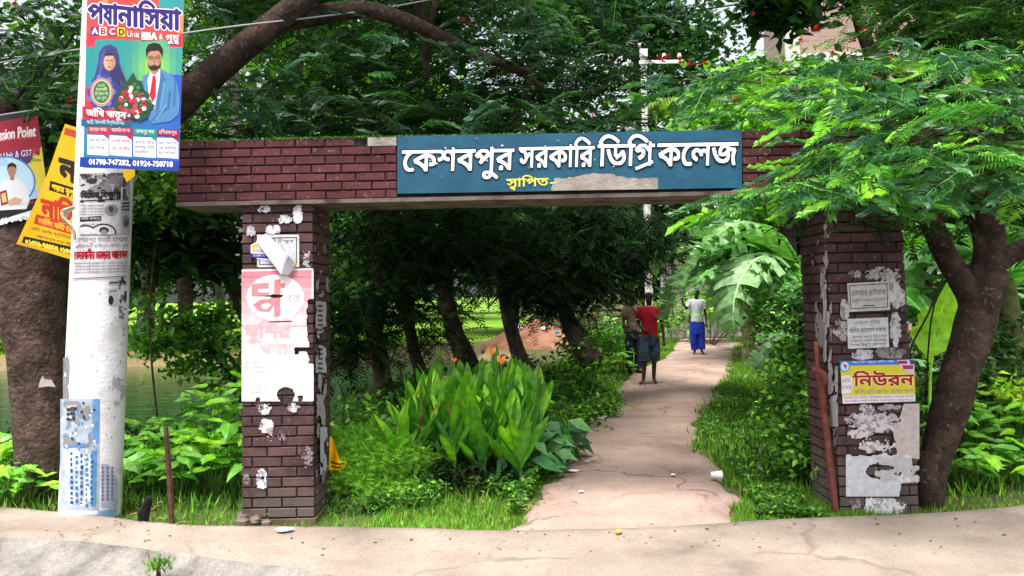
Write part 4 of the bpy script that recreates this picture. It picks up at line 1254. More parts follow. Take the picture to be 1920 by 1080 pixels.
def blue(sh):
    e0 = lambda y: pe(y)[0]
    base = lambda X_, Y_: np.minimum.reduce([Y_ - 748, 956 - Y_, 187 - X_ - 2 * fbm(Y_ * .1, X_ * 0, 3)])
    sh.ragged(base, (113, 748, 188, 957), '#aebccd', cell=2.5)
    sh.ragged(torn(.05, .04, .47, 90, (118, 752, 172, 840), 4), (118, 752, 172, 840), '#8d8c90', cell=2)
    sh.ragged(torn(.05, .03, .5, 191, (118, 820, 180, 950), 4), (118, 820, 180, 950), '#cfd8e2', cell=2)
    sh.quad([(124, 760), (144, 759), (144, 790), (124, 791)], '#b4b3b8', 4)
    for i in range(3): sh.text('ভর্তি', 125, 142, 766 + i * 9, 772 + i * 9, '#2c2b30', res=10, bold=1, z=5)
    sh.quad([(174, 749), (187, 748), (186, 830), (173, 831)], '#6f9bd0', 5); sh.quad([(172, 845), (182, 845), (180, 950), (171, 950)], '#5b94c8', 5)
    sh.quad([(119, 836), (160, 833), (160, 838), (119, 841)], '#5a92cc', 6)
    rnd = random.Random(3)
    for col in range(5):
        x = 132 + col * 9.5
        c = ['#30558a', '#3c78b4', '#2e4e86', '#3c88bc', '#3b6aa4'][col]
        y = 845 + rnd.random() * 10
        while y < 946:
            h = 4 + 7 * rnd.random(); ww = 3 + 3 * rnd.random()
            sh.poly([(x, y), (x + ww, y + 1), (x + ww - 1, y + h), (x + 1 + ww * .3, y + h * .7), (x - .5, y + h * .8)], c, z=7); y += h + 1 + 2 * rnd.random()
    for k in range(26):
        x = 120 + 60 * rnd.random(); y = 752 + 90 * rnd.random()
        sh.poly([(x, y), (x + 4, y + 1), (x + 3, y + 5 + 3 * rnd.random()), (x - 1, y + 3)], ['#33415e', '#eef1f5', '#6fa0d0'][k % 3], z=8)
    sh.ragged(torn(.12, .05, .5, 95, (120, 850, 172, 950), 3), (120, 850, 172, 950), '#dde5ee', cell=1.7)
pole_sheet(blue, 'poster', 'torn blue and white poster peeling off the lower left of the pole')
def lowblue(sh):
    sh.ragged(lambda X_, Y_: np.minimum.reduce([Y_ - 870, 952 - Y_, X_ - 188 - 2 * fbm(Y_ * .1, X_ * 0, 3), 221 - X_ - np.clip(900 - Y_, 0, 99) * .6]), (186, 868, 224, 955), '#b9bed0', cell=2)
    for i in range(3):
        y = 875
        while y < 940:
            sh.quad([(191 + i * 9, y), (194 + i * 9, y), (195 + i * 9, y + 5), (191 + i * 9, y + 5)], ['#7c6f80', '#5a6aa6', '#8078a0'][i], 3); y += 7.3
    sh.quad([(113, 964), (183, 962), (183, 969), (113, 969)], '#d9dde2', 1); sh.quad([(184, 958), (219, 953), (217, 974), (183, 977)], '#8fb2d8', 2)
pole_sheet(lowblue, 'poster', 'small blue poster strip low on the right of the pole near the ground')
def bare(sh):
    sh.ragged(torn(.05, .02, .47, 100, (113, 640, 130, 760), 3), (118, 640, 132, 760), '#8f8a90', cell=2)
    sh.ragged(torn(.1, .05, .55, 101, (205, 600, 236, 760), 5), (205, 600, 236, 760), '#c3bcc4', cell=2)
    for k in range(16):
        x = random.uniform(150, 225); y = random.uniform(550, 900); sh.ell(x, y, 1.3, 1.6, '#9d8d88', 7, 3)
    sh.ragged(lambda X_, Y_: np.minimum(Y_ - 962 - 8 * fbm(X_ * .05, Y_ * 0, 3), 1000 - Y_), (108, 955, 226, 1000), '#8f8d90', cell=3, z=1)
pole_sheet(bare, 'paint_stain', 'grey scuffs and flaking whitewash patches on the lower pole', 'stains')

# ---- large banner on the pole
YBN = 5.78
buck = lambda px, py: .007 * math.sin(px * .06 + 1)
bp_ = on_plane((0, YBN, 0), (0.10, -1, 0), buck)
sh = Sheet(bp_, strip=6)
def bquad(u0, v0, u1, v1, c, z=None):   # banner coords 0..190 x 0..330 -> photo px
    sh.quad([bm(u0, v0), bm(u1, v0), bm(u1, v1), bm(u0, v1)], c, z)
def bm(u, v):   # u 0..1 v 0..1
    L0, R0, R1, L1 = (156, -14), (346, -14), (336, 321), (149, 314)
    x = (L0[0] * (1 - u) + R0[0] * u) * (1 - v) + (L1[0] * (1 - u) + R1[0] * u) * v
    y = (L0[1] * (1 - u) + R0[1] * u) * (1 - v) + (L1[1] * (1 - u) + R1[1] * u) * v
    return x, y
# background
nb = 26
for j in range(nb):
    for i in range(16):
        u = (i + .5) / 16; v = (j + .5) / nb
        if v > .70: c = (0.02, .10 + .1 * (1 - u), .35 + .1 * u)
        else:
            a = float(fbm(u * 4, v * 4, 3)); g = math.exp(-((u - .72) ** 2 + (v - .45) ** 2) / .03)
            c = np.array([.02, .27, .28]) * (1 - g) + np.array([.25, .6, .03]) * g
            if v < .26: c = np.array([.55, .06, .05]) if a > .44 else np.array([.65, .25, .1])
            if v < .13 and u > .72: c = np.array([.02, .3, .3])
            if .45 < v < .68 and u > .86: c = np.array([.03, .08, .5])
            if v > .52 and u < .12 + .06 * math.sin(v * 40): c = np.array([.6, .03, .05])
            if .22 < v < .30 and (u < .14 or u > .88): c = np.array([.6, .03, .06])
            c = tuple(c)
        bquad(i / 16, j / nb, (i + 1) / 16, (j + 1) / nb, tuple(c), 1)
bquad(0, 0, .035, 1, '#e9ebf0', 2)
sh.text('প্যানাসিয়া', 164, 338, 8, 42, '#2c1470', res=36, bold=2.0, outline=('#e9dff2', 2.4), slope=.085, z=3)
for (ch, x, c, bg) in (('A', 171, '#f2f2f2', '#2c3c9a'), ('B', 187, '#a01020', '#f0eef2'), ('C', 205, '#e8e0ea', '#b02040'), ('D', 222, '#221a20', '#e0cf3a')):
    y = 51 + (x - 170) * .06; sh.quad([(x - 1, y - 2), (x + 13, y - 1), (x + 13, y + 15), (x - 1, y + 14)], bg, 5)
    sh.text(ch, x + 1, x + 12, y + 1, y + 12, c, res=16, bold=1.2, z=6, bn=False)
sh.text('Unit', 238, 261, 58, 69, '#d8f2f4', res=14, bold=.8, z=6, slope=.05, bn=False)
sh.text('BBA', 264, 294, 60, 73, '#f2f2f2', res=16, bold=1.6, z=6, slope=.05, bn=False, outline=('#a01830', 1.5))
sh.text('&', 298, 306, 64, 74, '#f2f2f2', res=14, bold=.8, z=8, bn=False)
sh.text('গুচ্ছ', 311, 336, 67, 78, '#f6d8d2', res=16, bold=1, z=8, outline=('#9a2030', 1.2))
# portraits: woman in a navy headscarf
def P_(pts, c, z): sh.poly(pts, c, z=z)
P_([(172, 200), (172, 165), (178, 140), (184, 118), (186, 98), (195, 87), (207, 84), (219, 90), (224, 105), (225, 120), (232, 138), (240, 158), (243, 200)], '#3a3472', 9)
P_([(186, 118), (190, 100), (200, 90), (195, 110), (193, 130), (184, 150)], '#514a92', 10)
P_([(222, 118), (230, 140), (238, 158), (226, 165), (214, 150), (206, 138), (216, 132)], '#2a2558', 10)
sh.ell(206, 117, 11.5, 16, '#c79c86', 20, 11)
P_([(196, 106), (199, 102), (206, 100), (214, 102), (217, 107), (212, 105), (201, 105)], '#1c1a34', 12)
for x in (201, 210): sh.ell(x, 114, 2.4, 1.2, '#2c1c1a', 10, 12)
P_([(205, 113), (207, 113), (208, 122), (204, 122)], '#b08370', 12); sh.ell(206, 126.5, 3.6, 1.5, '#9a4a48', 10, 12)
# man in a blue suit with red tie and glasses
P_([(262, 190), (265, 160), (268, 142), (282, 134), (294, 128), (304, 130), (326, 144), (334, 160), (338, 190), (336, 215), (320, 228), (285, 232), (272, 215)], '#4c7fae', 9)
P_([(282, 133), (298, 128), (304, 136), (295, 175), (290, 205), (280, 190), (276, 150)], '#dfe6ee', 10)
P_([(286, 142), (291, 142), (293, 150), (292, 182), (286, 192), (280, 178), (285, 150)], '#c01830', 11)
P_([(301, 131), (312, 150), (300, 200), (292, 215), (296, 178), (300, 150)], '#3a6894', 11)
P_([(318, 170), (322, 172), (318, 205), (300, 215), (285, 228), (282, 226), (300, 208), (314, 200)], '#376490', 11)
P_([(281, 124), (297, 122), (298, 134), (290, 141), (283, 136)], '#a8765e', 11)
sh.ell(289, 109, 13, 20, '#b98469', 22, 12)
P_([(274, 108), (273, 92), (278, 83), (289, 80), (300, 83), (306, 92), (305, 108), (302, 100), (297, 95), (282, 96), (277, 100)], '#14100f', 13)
P_([(277, 116), (280, 124), (289, 122), (298, 124), (302, 116), (301, 126), (295, 132), (284, 132), (278, 126)], '#2c1c18', 13)
for x in (283, 296): sh.ell(x, 108, 5.2, 3.6, '#1a1414', 14, 13); sh.ell(x, 108, 4.2, 2.7, '#a5785f', 14, 14); sh.ell(x, 108, 1.8, 1, '#1a1010', 8, 15)
sh.ell(289, 122, 3.6, 1.3, '#8c4a42', 10, 14)
for (x0, y0, x1, y1, c) in ((186, 150, 180, 198, '#2c2660'), (212, 152, 222, 196, '#2f2966'), (226, 150, 236, 196, '#4a4388'), (200, 140, 196, 170, '#463f84')):
    P_([(x0, y0), (x0 + 3, y0 + 2), (x1 + 2, y1), (x1 - 1, y1)], c, 11)
for (x0, y0, x1, y1, c) in ((328, 150, 326, 200, '#3d6c99'), (308, 152, 300, 205, '#5c90be'), (272, 150, 270, 200, '#5a8dbb'), (312, 196, 290, 226, '#5c90be'), (334, 176, 333, 212, '#5486b4')):
    P_([(x0, y0), (x0 + 3, y0 + 2), (x1 + 3, y1), (x1 - 1, y1)], c, 12)
P_([(214, 104), (217, 112), (214, 128), (208, 133), (211, 118)], '#a97f6c', 12); P_([(199, 108), (203, 109), (202, 126), (198, 118)], '#d3aa94', 12)
P_([(295, 99), (301, 104), (300, 118), (295, 118), (296, 108)], '#a0705a', 13); P_([(288, 108), (291, 108), (292, 117), (287, 117)], '#9c6c56', 14)
# rosette and bouquet
for k in range(14):
    a = k / 14 * 2 * math.pi; sh.ell(191 + 22 * math.cos(a), 173 + 27 * math.sin(a), 6, 7, '#35459a' if k % 2 else '#5570c0', 8, 15)
sh.ell(191, 173, 22, 27, '#c9855a', 22, 16); sh.ell(191, 173, 18, 23, '#e8c79a', 22, 17); sh.ell(191, 173, 16.5, 21, '#1c6c66', 22, 18)
for i, (t, a, b) in enumerate((('GST', 184, 198), ('ইসলামী', 180, 202), ('বিশ্ববিদ্যালয়', 178, 204), ('২য় স্থান', 181, 201))):
    sh.text(t, a, b, 158 + i * 8, 163 + i * 8, '#d8df5c', res=9, bold=.4, z=19, bn=(i > 0))
rb = random.Random(11)
P_([(216, 205), (221, 186), (218, 178), (228, 170), (232, 156), (240, 152), (250, 136), (257, 150), (266, 152), (270, 168), (280, 176), (280, 190), (291, 198), (282, 208), (278, 220), (262, 228), (248, 220), (236, 226), (228, 214)], '#1f4a2c', 19)
for k in range(60):
    t = rb.random(); a = rb.random() * 2 * math.pi; r = math.sqrt(rb.random())
    x = 250 + 30 * r * math.cos(a) * (.5 + .5 * t); y = 190 + 34 * r * math.sin(a)
    P_([(x, y), (x + 5, y - 3), (x + 8, y + 2), (x + 3, y + 4)], ['#2f6b3c', '#4a8a4c', '#173a22'][k % 3], 20)
for k in range(46):
    a = rb.random() * 2 * math.pi; r = math.sqrt(rb.random()); x = 251 + 27 * r * math.cos(a); y = 192 + 30 * r * math.sin(a)
    sh.ell(x, y, 3 + 2 * rb.random(), 3 + 1.5 * rb.random(), ['#c41b34', '#f0e6ec', '#a81028', '#d83a50'][k % 4], 7, 21 + k % 3)
# red name strip, blue strip
sh.quad([(154, 199), (246, 207), (246, 228), (154, 223)], '#c01f36', 8)
sh.text('আঁখি খাতুন', 162, 237, 206, 217, '#f6eef0', res=20, bold=1.3, slope=.08, z=24)
sh.quad([(152, 223), (246, 228), (246, 238), (152, 236)], '#1b5f86', 8)
sh.text('ছাত্রী: ইসলামী বিশ্ববিদ্যালয়', 163, 234, 226, 231.5, '#cfe6f0', res=11, bold=.4, slope=.05, z=24)
for i, (x0, x1, bc, t, lines) in enumerate(((163, 204, '#c0243a', 'যশোর শাখা:', ['জজ কোর্ট মোড়,', 'যশোর।']), (206, 247, '#a8184a', 'সরকারি কলেজ', ['সরকারি কলেজ', 'রোড, সাতক্ষীরা']), (250, 292, '#1c8a7a', 'কেশবপুর শাখা', ['থানার মোড়', 'কেশবপুর, যশোর', 'মোবাইল: ০১']), (294, 335, '#8c1440', 'মণিরামপুর', ['পুরাতন হাসপাতাল', 'রোড, মণিরামপুর', 'যশোর।']))):
    yo = (x0 - 160) * .045
    sh.quad([(x0, 252 + yo), (x1, 254 + yo), (x1, 292 + yo), (x0, 289 + yo)], '#e9e6ee', 3)
    sh.quad([(x0 + 2, 236 + yo), (x1 + 1, 238 + yo), (x1 + 2, 251 + yo), (x0, 249 + yo)], bc, 4); P_([(x1 - 14, 250 + yo), (x1, 250 + yo), (x1, 261 + yo)], bc, 4)
    sh.text(t, x0 + 4, x1 - 3, 239 + yo, 245 + yo, '#f2e6ea', res=11, bold=.6, z=5, slope=.04)
    for k, l in enumerate(lines):
        sh.text(l, x0 + 3, x1 - 3, 260 + yo + k * (9 if len(lines) > 2 else 14), 265 + yo + k * (9 if len(lines) > 2 else 14.5), ['#23407a', '#b8203c', '#24386e', '#24386e'][i], res=11, bold=.6, z=5, slope=.03)
sh.quad([(150, 294), (337, 302), (336, 320), (149, 313)], '#173a9a', 3)
sh.text('01798-747282, 01924-750718', 166, 325, 298, 307.5, '#f4f0d8', res=18, bold=1.2, z=5, slope=.035, bn=False)
o = sheet_thing(sh, 'banner', 'large upright vinyl banner with two portraits, a bouquet and phone numbers tied to the pole', 'banner', 'print')
# ---- two slanted banners on the left tree
YB2 = 6.5
sh = Sheet(on_plane((0, YB2, 0), (-.05, -1, 0), lambda x, y: .01 * math.sin(x * .06 + y * .03)), strip=6)
def lq(u, v):
    L0, R0, R1, L1 = (-95, 232), (68, 208), (92, 391), (-70, 446)
    x = (L0[0] * (1 - u) + R0[0] * u) * (1 - v) + (L1[0] * (1 - u) + R1[0] * u) * v
    y = (L0[1] * (1 - u) + R0[1] * u) * (1 - v) + (L1[1] * (1 - u) + R1[1] * u) * v
    return x, y
def lquad(u0, v0, u1, v1, c, z): sh.quad([lq(u0, v0), lq(u1, v0), lq(u1, v1), lq(u0, v1)], c, z)
lquad(0, 0, 1, .05, '#28262c', 1); lquad(0, .05, 1, .52, '#9c1a34', 1); lquad(0, .36, 1, 1, '#5a2a6a', 2); lquad(0, .84, 1, 1, '#15151a', 3); lquad(0, .96, 1, 1, '#c9d4da', 4)
sh.poly([lq(1, .36), lq(1, .85), lq(.8, .72), lq(.72, .6)], '#d8c43a', z=3); sh.poly([lq(.72, .6), lq(.84, .74), lq(1, .84), lq(.9, .86), lq(.6, .84)], '#a9b9cf', z=4)
sh.text('Admission Point', -34, 66, 248, 268, '#f2dfe2', res=26, bold=1.3, slope=-.13, bn=False, z=5)
sh.text('বিশ্ববিদ্যালয় ভর্তি কোচিং', -80, 66, 273, 278, '#d85a3c', res=10, bold=.8, slope=-.13, z=5)
sh.text('(D Unit & GST)', -8, 64, 289, 300, '#f0e6e8', res=14, bold=.8, slope=-.13, bn=False, z=5)
for i in range(2): sh.text('বিশেষ ছাড়ে ভর্তি চলছে', -30, 36, 314 + i * 11, 321 + i * 11, '#e0cfe0', res=11, bold=.5, slope=-.16, z=5)
sh.ell(14, 341, 52, 48, '#3c78b8', 36, 6); sh.ell(14, 341, 49, 45, '#b7d3e8', 36, 7); sh.ell(2, 304, 14, 8, '#9fbede', 18, 8)
P_([(-6, 395), (-2, 360), (4, 342), (16, 336), (26, 334), (38, 338), (50, 350), (56, 376), (50, 392)], '#d9dadd', 9); sh.ell(24, 321, 7.5, 11, '#a8785e', 16, 11); P_([(15, 320), (16, 309), (24, 305), (32, 309), (33, 319), (29, 313), (19, 313)], '#17120f', 12); P_([(21, 330), (28, 330), (29, 338), (21, 338)], '#a07058', 10)
P_([(0, 360), (14, 356), (18, 382), (3, 386)], '#8c1f30', 13); P_([(3, 364), (12, 361), (15, 378), (6, 381)], '#d2b27a', 14); P_([(14, 378), (30, 370), (44, 374), (38, 382), (20, 386)], '#c79a84', 13)
sh.ell(66, 282, 8, 6, '#b3202c', 9, 8); sh.ell(70, 286, 4, 5, '#8c1420', 8, 9); sh.text('বুটিকস', 54, 76, 298, 303, '#3a5a3a', res=9, bold=.5, z=8)
sh.text('ঠিকানা: কেশবপুর', -60, 24, 395, 400, '#e8dfe4', res=10, bold=.6, slope=-.2, z=9); sh.text('মোবাইল নম্বর', 34, 80, 383, 387, '#c0455c', res=9, bold=.5, slope=-.2, z=9)
sh.text('০১৭৪১-৬০৫২৮৮', -20, 66, 415, 426, '#ecebe4', res=14, bold=1, slope=-.2, z=9)
sheet_thing(sh, 'banner', 'dark red coaching banner with a man in a white shirt at the far left', 'banner', 'print')
sh = Sheet(on_plane((0, YB2, 0), (.1, -1, 0), lambda x, y: .02 * math.sin(x * .06)), strip=6)
yq = [(124, 233), (253, 275), (254, 330), (228, 352), (205, 500), (141, 488), (33, 458)]
sh.poly(yq, '#d9a80c', z=1)
P_([(36, 452), (141, 479), (140, 484), (34, 458)], '#c99a10', 2)
sh.quad([(124, 240), (160, 251), (158, 264), (122, 253)], '#b33a1c', 2)
sh.text('নার্সিং', 113, 240, 298, 334, '#1a1408', res=24, bold=2.2, slope=.30, z=3)
sh.quad([(93, 338), (170, 362), (168, 380), (90, 356)], '#17130a', 2); sh.text('পড়ার স্বপ্ন পূরণ', 96, 166, 345, 354, '#e8b80e', res=13, bold=1, slope=.30, z=3)
sh.text('নার্সিং', 76, 165, 374, 403, '#b02a12', res=24, bold=2.4, slope=.26, z=3)
sh.quad([(66, 401), (165, 428), (163, 448), (62, 419)], '#b3301a', 2); sh.text('নার্সিং ভর্তি কোচিং', 70, 160, 409, 418, '#e6a428', res=13, bold=.9, slope=.28, z=3)
sh.text('ভর্তি কোচিং ইন্সটিটিউট যশোর', 58, 160, 426, 431, '#3a2c10', res=9, bold=.5, slope=.24, z=3); sh.text('যোগাযোগ শাখা ইউনিট ও', 66, 160, 440, 445, '#3a2c10', res=9, bold=.5, slope=.24, z=3)
sh.quad([(46, 443), (150, 466), (148, 481), (42, 455)], '#17130a', 2); sh.text('০১৩২৯-৭৫৫৩২৩, ০১৩০৩৫', 48, 146, 448, 457, '#e8c83a', res=12, bold=1, slope=.23, z=3)
sheet_thing(sh, 'banner', 'slanted yellow banner with red Bengali lettering hung behind the pole', 'banner', 'print')
# twisted plastic strip left of the pole
mb = MB(); P = [W(140, 388, 5.95), W(122, 397, 5.95), W(120, 410, 5.93), W(134, 425, 5.95), W(140, 442, 5.96), W(137, 452, 5.97)]
a_, b_ = smooth_path(P, [.02, .045, .04, .03, .028, .01], 4); mb.tube(a_, b_, 8, bump=.3, flat=.4)
o = mb.build('plastic_strip', noise_mat('cream_plastic', (.45, .36, .12), (.75, .72, .6), 25, .5, .5, 60), None, origin=tuple(P[-1])); tag(o, 'twisted cream plastic strip bulging from the left edge of the pole', 'plastic strip')
# banner rods and ties
mb = MB(); mb.tube([W(-100, 231, 6.48), W(72, 205, 6.48)], .006, 6); o = mb.build('banner_rod', M['wire_pale'], None, origin=tuple(W(0, 218, 5.97))); tag(o, 'thin pale rod along the top edge of the dark red banner', 'rod')

# ================================================================== WIRES
def wire(name, pts, r, mat, label, cat='cable'):
    a, b = smooth_path(pts, [r] * len(pts), 6)
    mb = MB(); mb.tube(a, b, 5); o = mb.build(name, M[mat], None, origin=tuple(a[0])); tag(o, label, cat)
wire('cable', [W(-200, 150, 7), W(345, 62, 6.4), W(600, 31, 7), W(760, 8, 7.6), W(1000, -40, 9)], .0075, 'wire_pale', 'pale cable rising rightwards from the pole in front of the left tree')
wire('cable', [W(700, 95, 9), W(900, 66, 9.2), W(1150, 40, 10), W(1440, -2, 11), W(1700, -60, 12)], .012, 'wire_black', 'black overhead cable crossing above the name board')
wire('cable', [W(-200, 120, 7.5), W(20, 108, 7.2), W(150, 92, 6.3)], .006, 'wire_pale', 'upper pale wire among the branches at the top left', 'wire')
wire('cable', [W(-200, 150, 7.5), W(20, 127, 7.2), W(150, 118, 6.3)], .006, 'wire_pale', 'lower pale wire among the branches at the top left', 'wire')
wire('string', [W(1768, 522, 6.3), W(1742, 585, 6.25), W(1706, 660, 6.1), W(1722, 700, 6.3)], .008, 'wire_black', 'black cord hanging from the forked tree to the right pillar', 'cord')
wire('string', [W(1765, 530, 6.3), W(1746, 600, 6.3), W(1738, 700, 6.35), W(1736, 760, 6.4)], .007, 'wire_black', 'black cord hanging straight down in front of the bright banana leaf', 'cord')
wire('string', [W(1840, 655, 7), W(1880, 672, 7), W(1990, 680, 7)], .009, 'wire_black', 'black line running right from the forked tree trunk', 'cord')

# ================================================================== VEGETATION
LOWP = dict(n=8)
def tree(label, base, name='tree', cat='tree', group=None):
    return empty(name, tuple(base), label, cat, group)

# ---- leaf meshes used as shared large leaves (fronds of the flame trees)
def frond_hi(name, n, plen, wid, droop, base_col, jit=.12, seed=0):
    r = np.random.default_rng(seed)
    V, Fc = frond_tpl(n, plen, wid, droop, .008)
    V = np.array(V, float)
    V[:, 2] += .05 * np.sin(V[:, 1] * 5 + seed) + .02 * r.normal(size=len(V)) * (np.abs(V[:, 0]) > .02)
    C = np.array(base_col)[None] * (1 + r.normal(0, jit, (len(V), 1))); C[:12] = (.12, .2, .05)
    me = np_mesh(name, V, Fc, np.clip(C, .003, .9)); me.materials.append(M['leafgloss']); return me
FH = []
for i, c in enumerate([(.13, .34, .02), (.20, .46, .03), (.05, .18, .022), (.032, .125, .026), (.02, .08, .024), (.012, .045, .018), (.028, .10, .05)]):
    for k in range(2):
        FH.append((i, frond_hi('frond', 20 + 2 * k, .20 + .03 * k, .027, .12 + .2 * k, c, seed=i * 2 + k)))
def place_leaf(me, parent, pos, d, up_, size, name='frond'):
    o = bpy.data.objects.new(name, me)
    d = Vector(d).normalized(); s_ = d.cross(Vector(up_)).normalized(); n_ = s_.cross(d)
    Rm = Matrix((s_, d, n_)).transposed().to_4x4()
    o.matrix_basis = Matrix.Translation(Vector(pos) - parent.location) @ Rm @ Matrix.Scale(size, 4)
    link(o, parent); return o

# ---- RIGHT FLAME TREE (forked trunk, foliage hanging in front of the beam)
rb_ = W(1738, 985, 6.25)
rtree = tree('flame tree with forked dark trunk at the right pillar, feathery leaves hanging over the beam', rb_, 'flame_tree')
def TL(*p): return [Vector(q) - rtree.location for q in p]
mb = MB()
limbs(mb, TL(W(1740, 1005, 6.3), W(1742, 960, 6.3), W(1752, 870, 6.3), W(1783, 760, 6.32), W(1812, 660, 6.35), W(1838, 570, 6.38), W(1852, 505, 6.4)), [.125, .105, .10, .13, .135, .14, .15], 10, 28, .13)
mb.build('trunk', M['barkdark'], rtree, smooth=True)
for P, R in (([W(1835, 570, 6.38), W(1800, 520, 6.4), W(1765, 460, 6.4), W(1735, 385, 6.3), W(1700, 300, 6.1), W(1650, 210, 6.0)], [.11, .095, .085, .08, .06, .04]),
             ([W(1850, 520, 6.4), W(1858, 450, 6.4), W(1850, 370, 6.3), W(1870, 280, 6.1), W(1900, 180, 5.9)], [.125, .105, .1, .07, .05]),
             ([W(1860, 500, 6.4), W(1895, 478, 6.4), W(1940, 455, 6.3), W(2040, 380, 6.0)], [.09, .075, .07, .05]),
             ([W(1810, 345, 6.4), W(1815, 370, 6.4), W(1838, 440, 6.4), W(1850, 520, 6.4)], [.05, .055, .06, .08]),
             ([W(1745, 965, 6.28), W(1735, 900, 6.18), W(1745, 850, 6.2)], [.09, .085, .06])):
    mb = MB(); limbs(mb, TL(*P), R, 5, 12, .1); mb.build('branch', M['barkdark'], rtree, smooth=True)
tips = [(1440, 362, 5.2), (1500, 350, 5.0), (1560, 362, 5.0), (1630, 335, 4.8), (1700, 345, 4.8), (1590, 300, 5.4), (1610, 255, 5.3), (1650, 272, 4.9), (1745, 292, 4.7), (1840, 300, 4.6),
        (1500, 185, 6.0), (1590, 190, 5.5), (1690, 200, 5.2), (1790, 205, 5.0), (1880, 220, 4.6), (1430, 140, 6.6), (1330, 175, 7.2), (1900, 340, 4.9), (1540, 130, 6.4), (1640, 120, 6.0), (1760, 130, 5.6), (1870, 120, 5.2),
        (1800, 365, 5.2), (1400, 220, 6.6), (1290, 150, 7.4)]
nf = 0
tw = MB()
for ti, (px, py, Y) in enumerate(tips):
    p = W(px, py, Y)
    anchor = W(px + (1790 - px) * .45, py + 25, Y + (6.2 - Y) * .6)
    limbs(tw, TL(anchor, (anchor + p) / 2 + Vector((0, 0, .05)), p), [.02, .014, .007], 3, 6, 0)
    k = 12 if px > 1380 else 9
    for j in range(k):
        if nf >= 292: break
        az = random.random() * 2 * math.pi
        if random.random() < .55: az = math.radians(random.uniform(150, 300))     # mostly outwards, towards the road
        el = random.uniform(-.16, .12)
        d = Vector((math.cos(az) * math.cos(el), math.sin(az) * math.cos(el), math.sin(el)))
        q = p + Vector((random.gauss(0, .12), random.gauss(0, .12), random.gauss(0, .05)))
        up_ = Vector((random.gauss(0, .16), random.gauss(0, .16) - .12, 1))
        r = random.random()
        ci = (1 if r < .10 else 0 if r < .22 else 2 if r < .42 else 3 if r < .66 else 4 if r < .85 else 6)
        if q.z > 3.9: ci = min(6, ci + 1)
        cand = [m_ for (i_, m_) in FH if i_ == ci]
        place_leaf(random.choice(cand), rtree, q, d, up_, random.uniform(.38, .60) * (Y / 5.2) ** .7); nf += 1
tw.build('twigs', M['barkdark'], rtree)
# dark inner canopy behind and above the near fronds, joined; shade is put into its leaf colours
cen = [W(1560, 290, 6.3), W(1680, 250, 6.4), W(1800, 250, 6.4), W(1900, 200, 6.4), W(1620, 340, 6.2), W(1720, 380, 6.2), W(1650, 120, 7), W(1860, 360, 6.6), W(1900, 60, 7.4), W(1760, 10, 7.8), W(1800, -140, 8), W(1950, -60, 7), W(2050, 160, 6.2), W(1600, 300, 5.6), W(1680, 310, 5.55), W(1760, 300, 5.5), W(1840, 310, 5.5), W(1900, 280, 5.5), W(1640, 250, 5.6)]
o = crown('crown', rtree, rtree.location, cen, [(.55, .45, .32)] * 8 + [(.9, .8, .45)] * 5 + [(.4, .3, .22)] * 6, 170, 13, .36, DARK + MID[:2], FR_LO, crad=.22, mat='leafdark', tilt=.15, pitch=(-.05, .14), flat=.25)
# flowers of the flame trees (each a small bunch)
def petals(parent, p, r, mat='red'):
    mb = MB(); c = Vector(p) - parent.location
    for k in range(7):
        a = k / 7 * 6.28 + random.random(); e = random.uniform(-.3, .9)
        d = Vector((math.cos(a) * math.cos(e), math.sin(a) * math.cos(e), math.sin(e))); s_ = d.cross(Vector((.2, .1, 1))).normalized()
        mb.add([c, c + d * r * .6 + s_ * r * .35, c + d * r, c + d * r * .6 - s_ * r * .35], [[0, 1, 2, 3]])
    mb.build('flower', M[mat], parent)
for px, py, Y, r in ((1375, 187, 6.4, .04), (1530, 55, 7, .05), (1598, 78, 6.9, .045), (1240, 112, 7.2, .055), (1275, 114, 7.1, .05), (1295, 122, 7.1, .045), (1320, 120, 7.2, .045), (1250, 106, 7.2, .04), (1668, 110, 5.9, .025), (1688, 134, 5.6, .03), (1448, 198, 6, .025), (1110, 222, 7.4, .025), (1380, 188, 6.4, .03), (1412, 28, 8, .03), (868, 40, 7.6, .04), (880, 45, 7.6, .03), (130, 190, 6.6, .04), (1000, 60, 8, .035), (1150, 118, 8, .03), (1500, 78, 7, .035), (1470, 120, 7, .03), (1560, 100, 7, .035), (1620, 60, 7, .04), (25, 12, 6.6, .05), (1515, 165, 5.8, .03)):
    petals(rtree, W(px, py, Y), r)

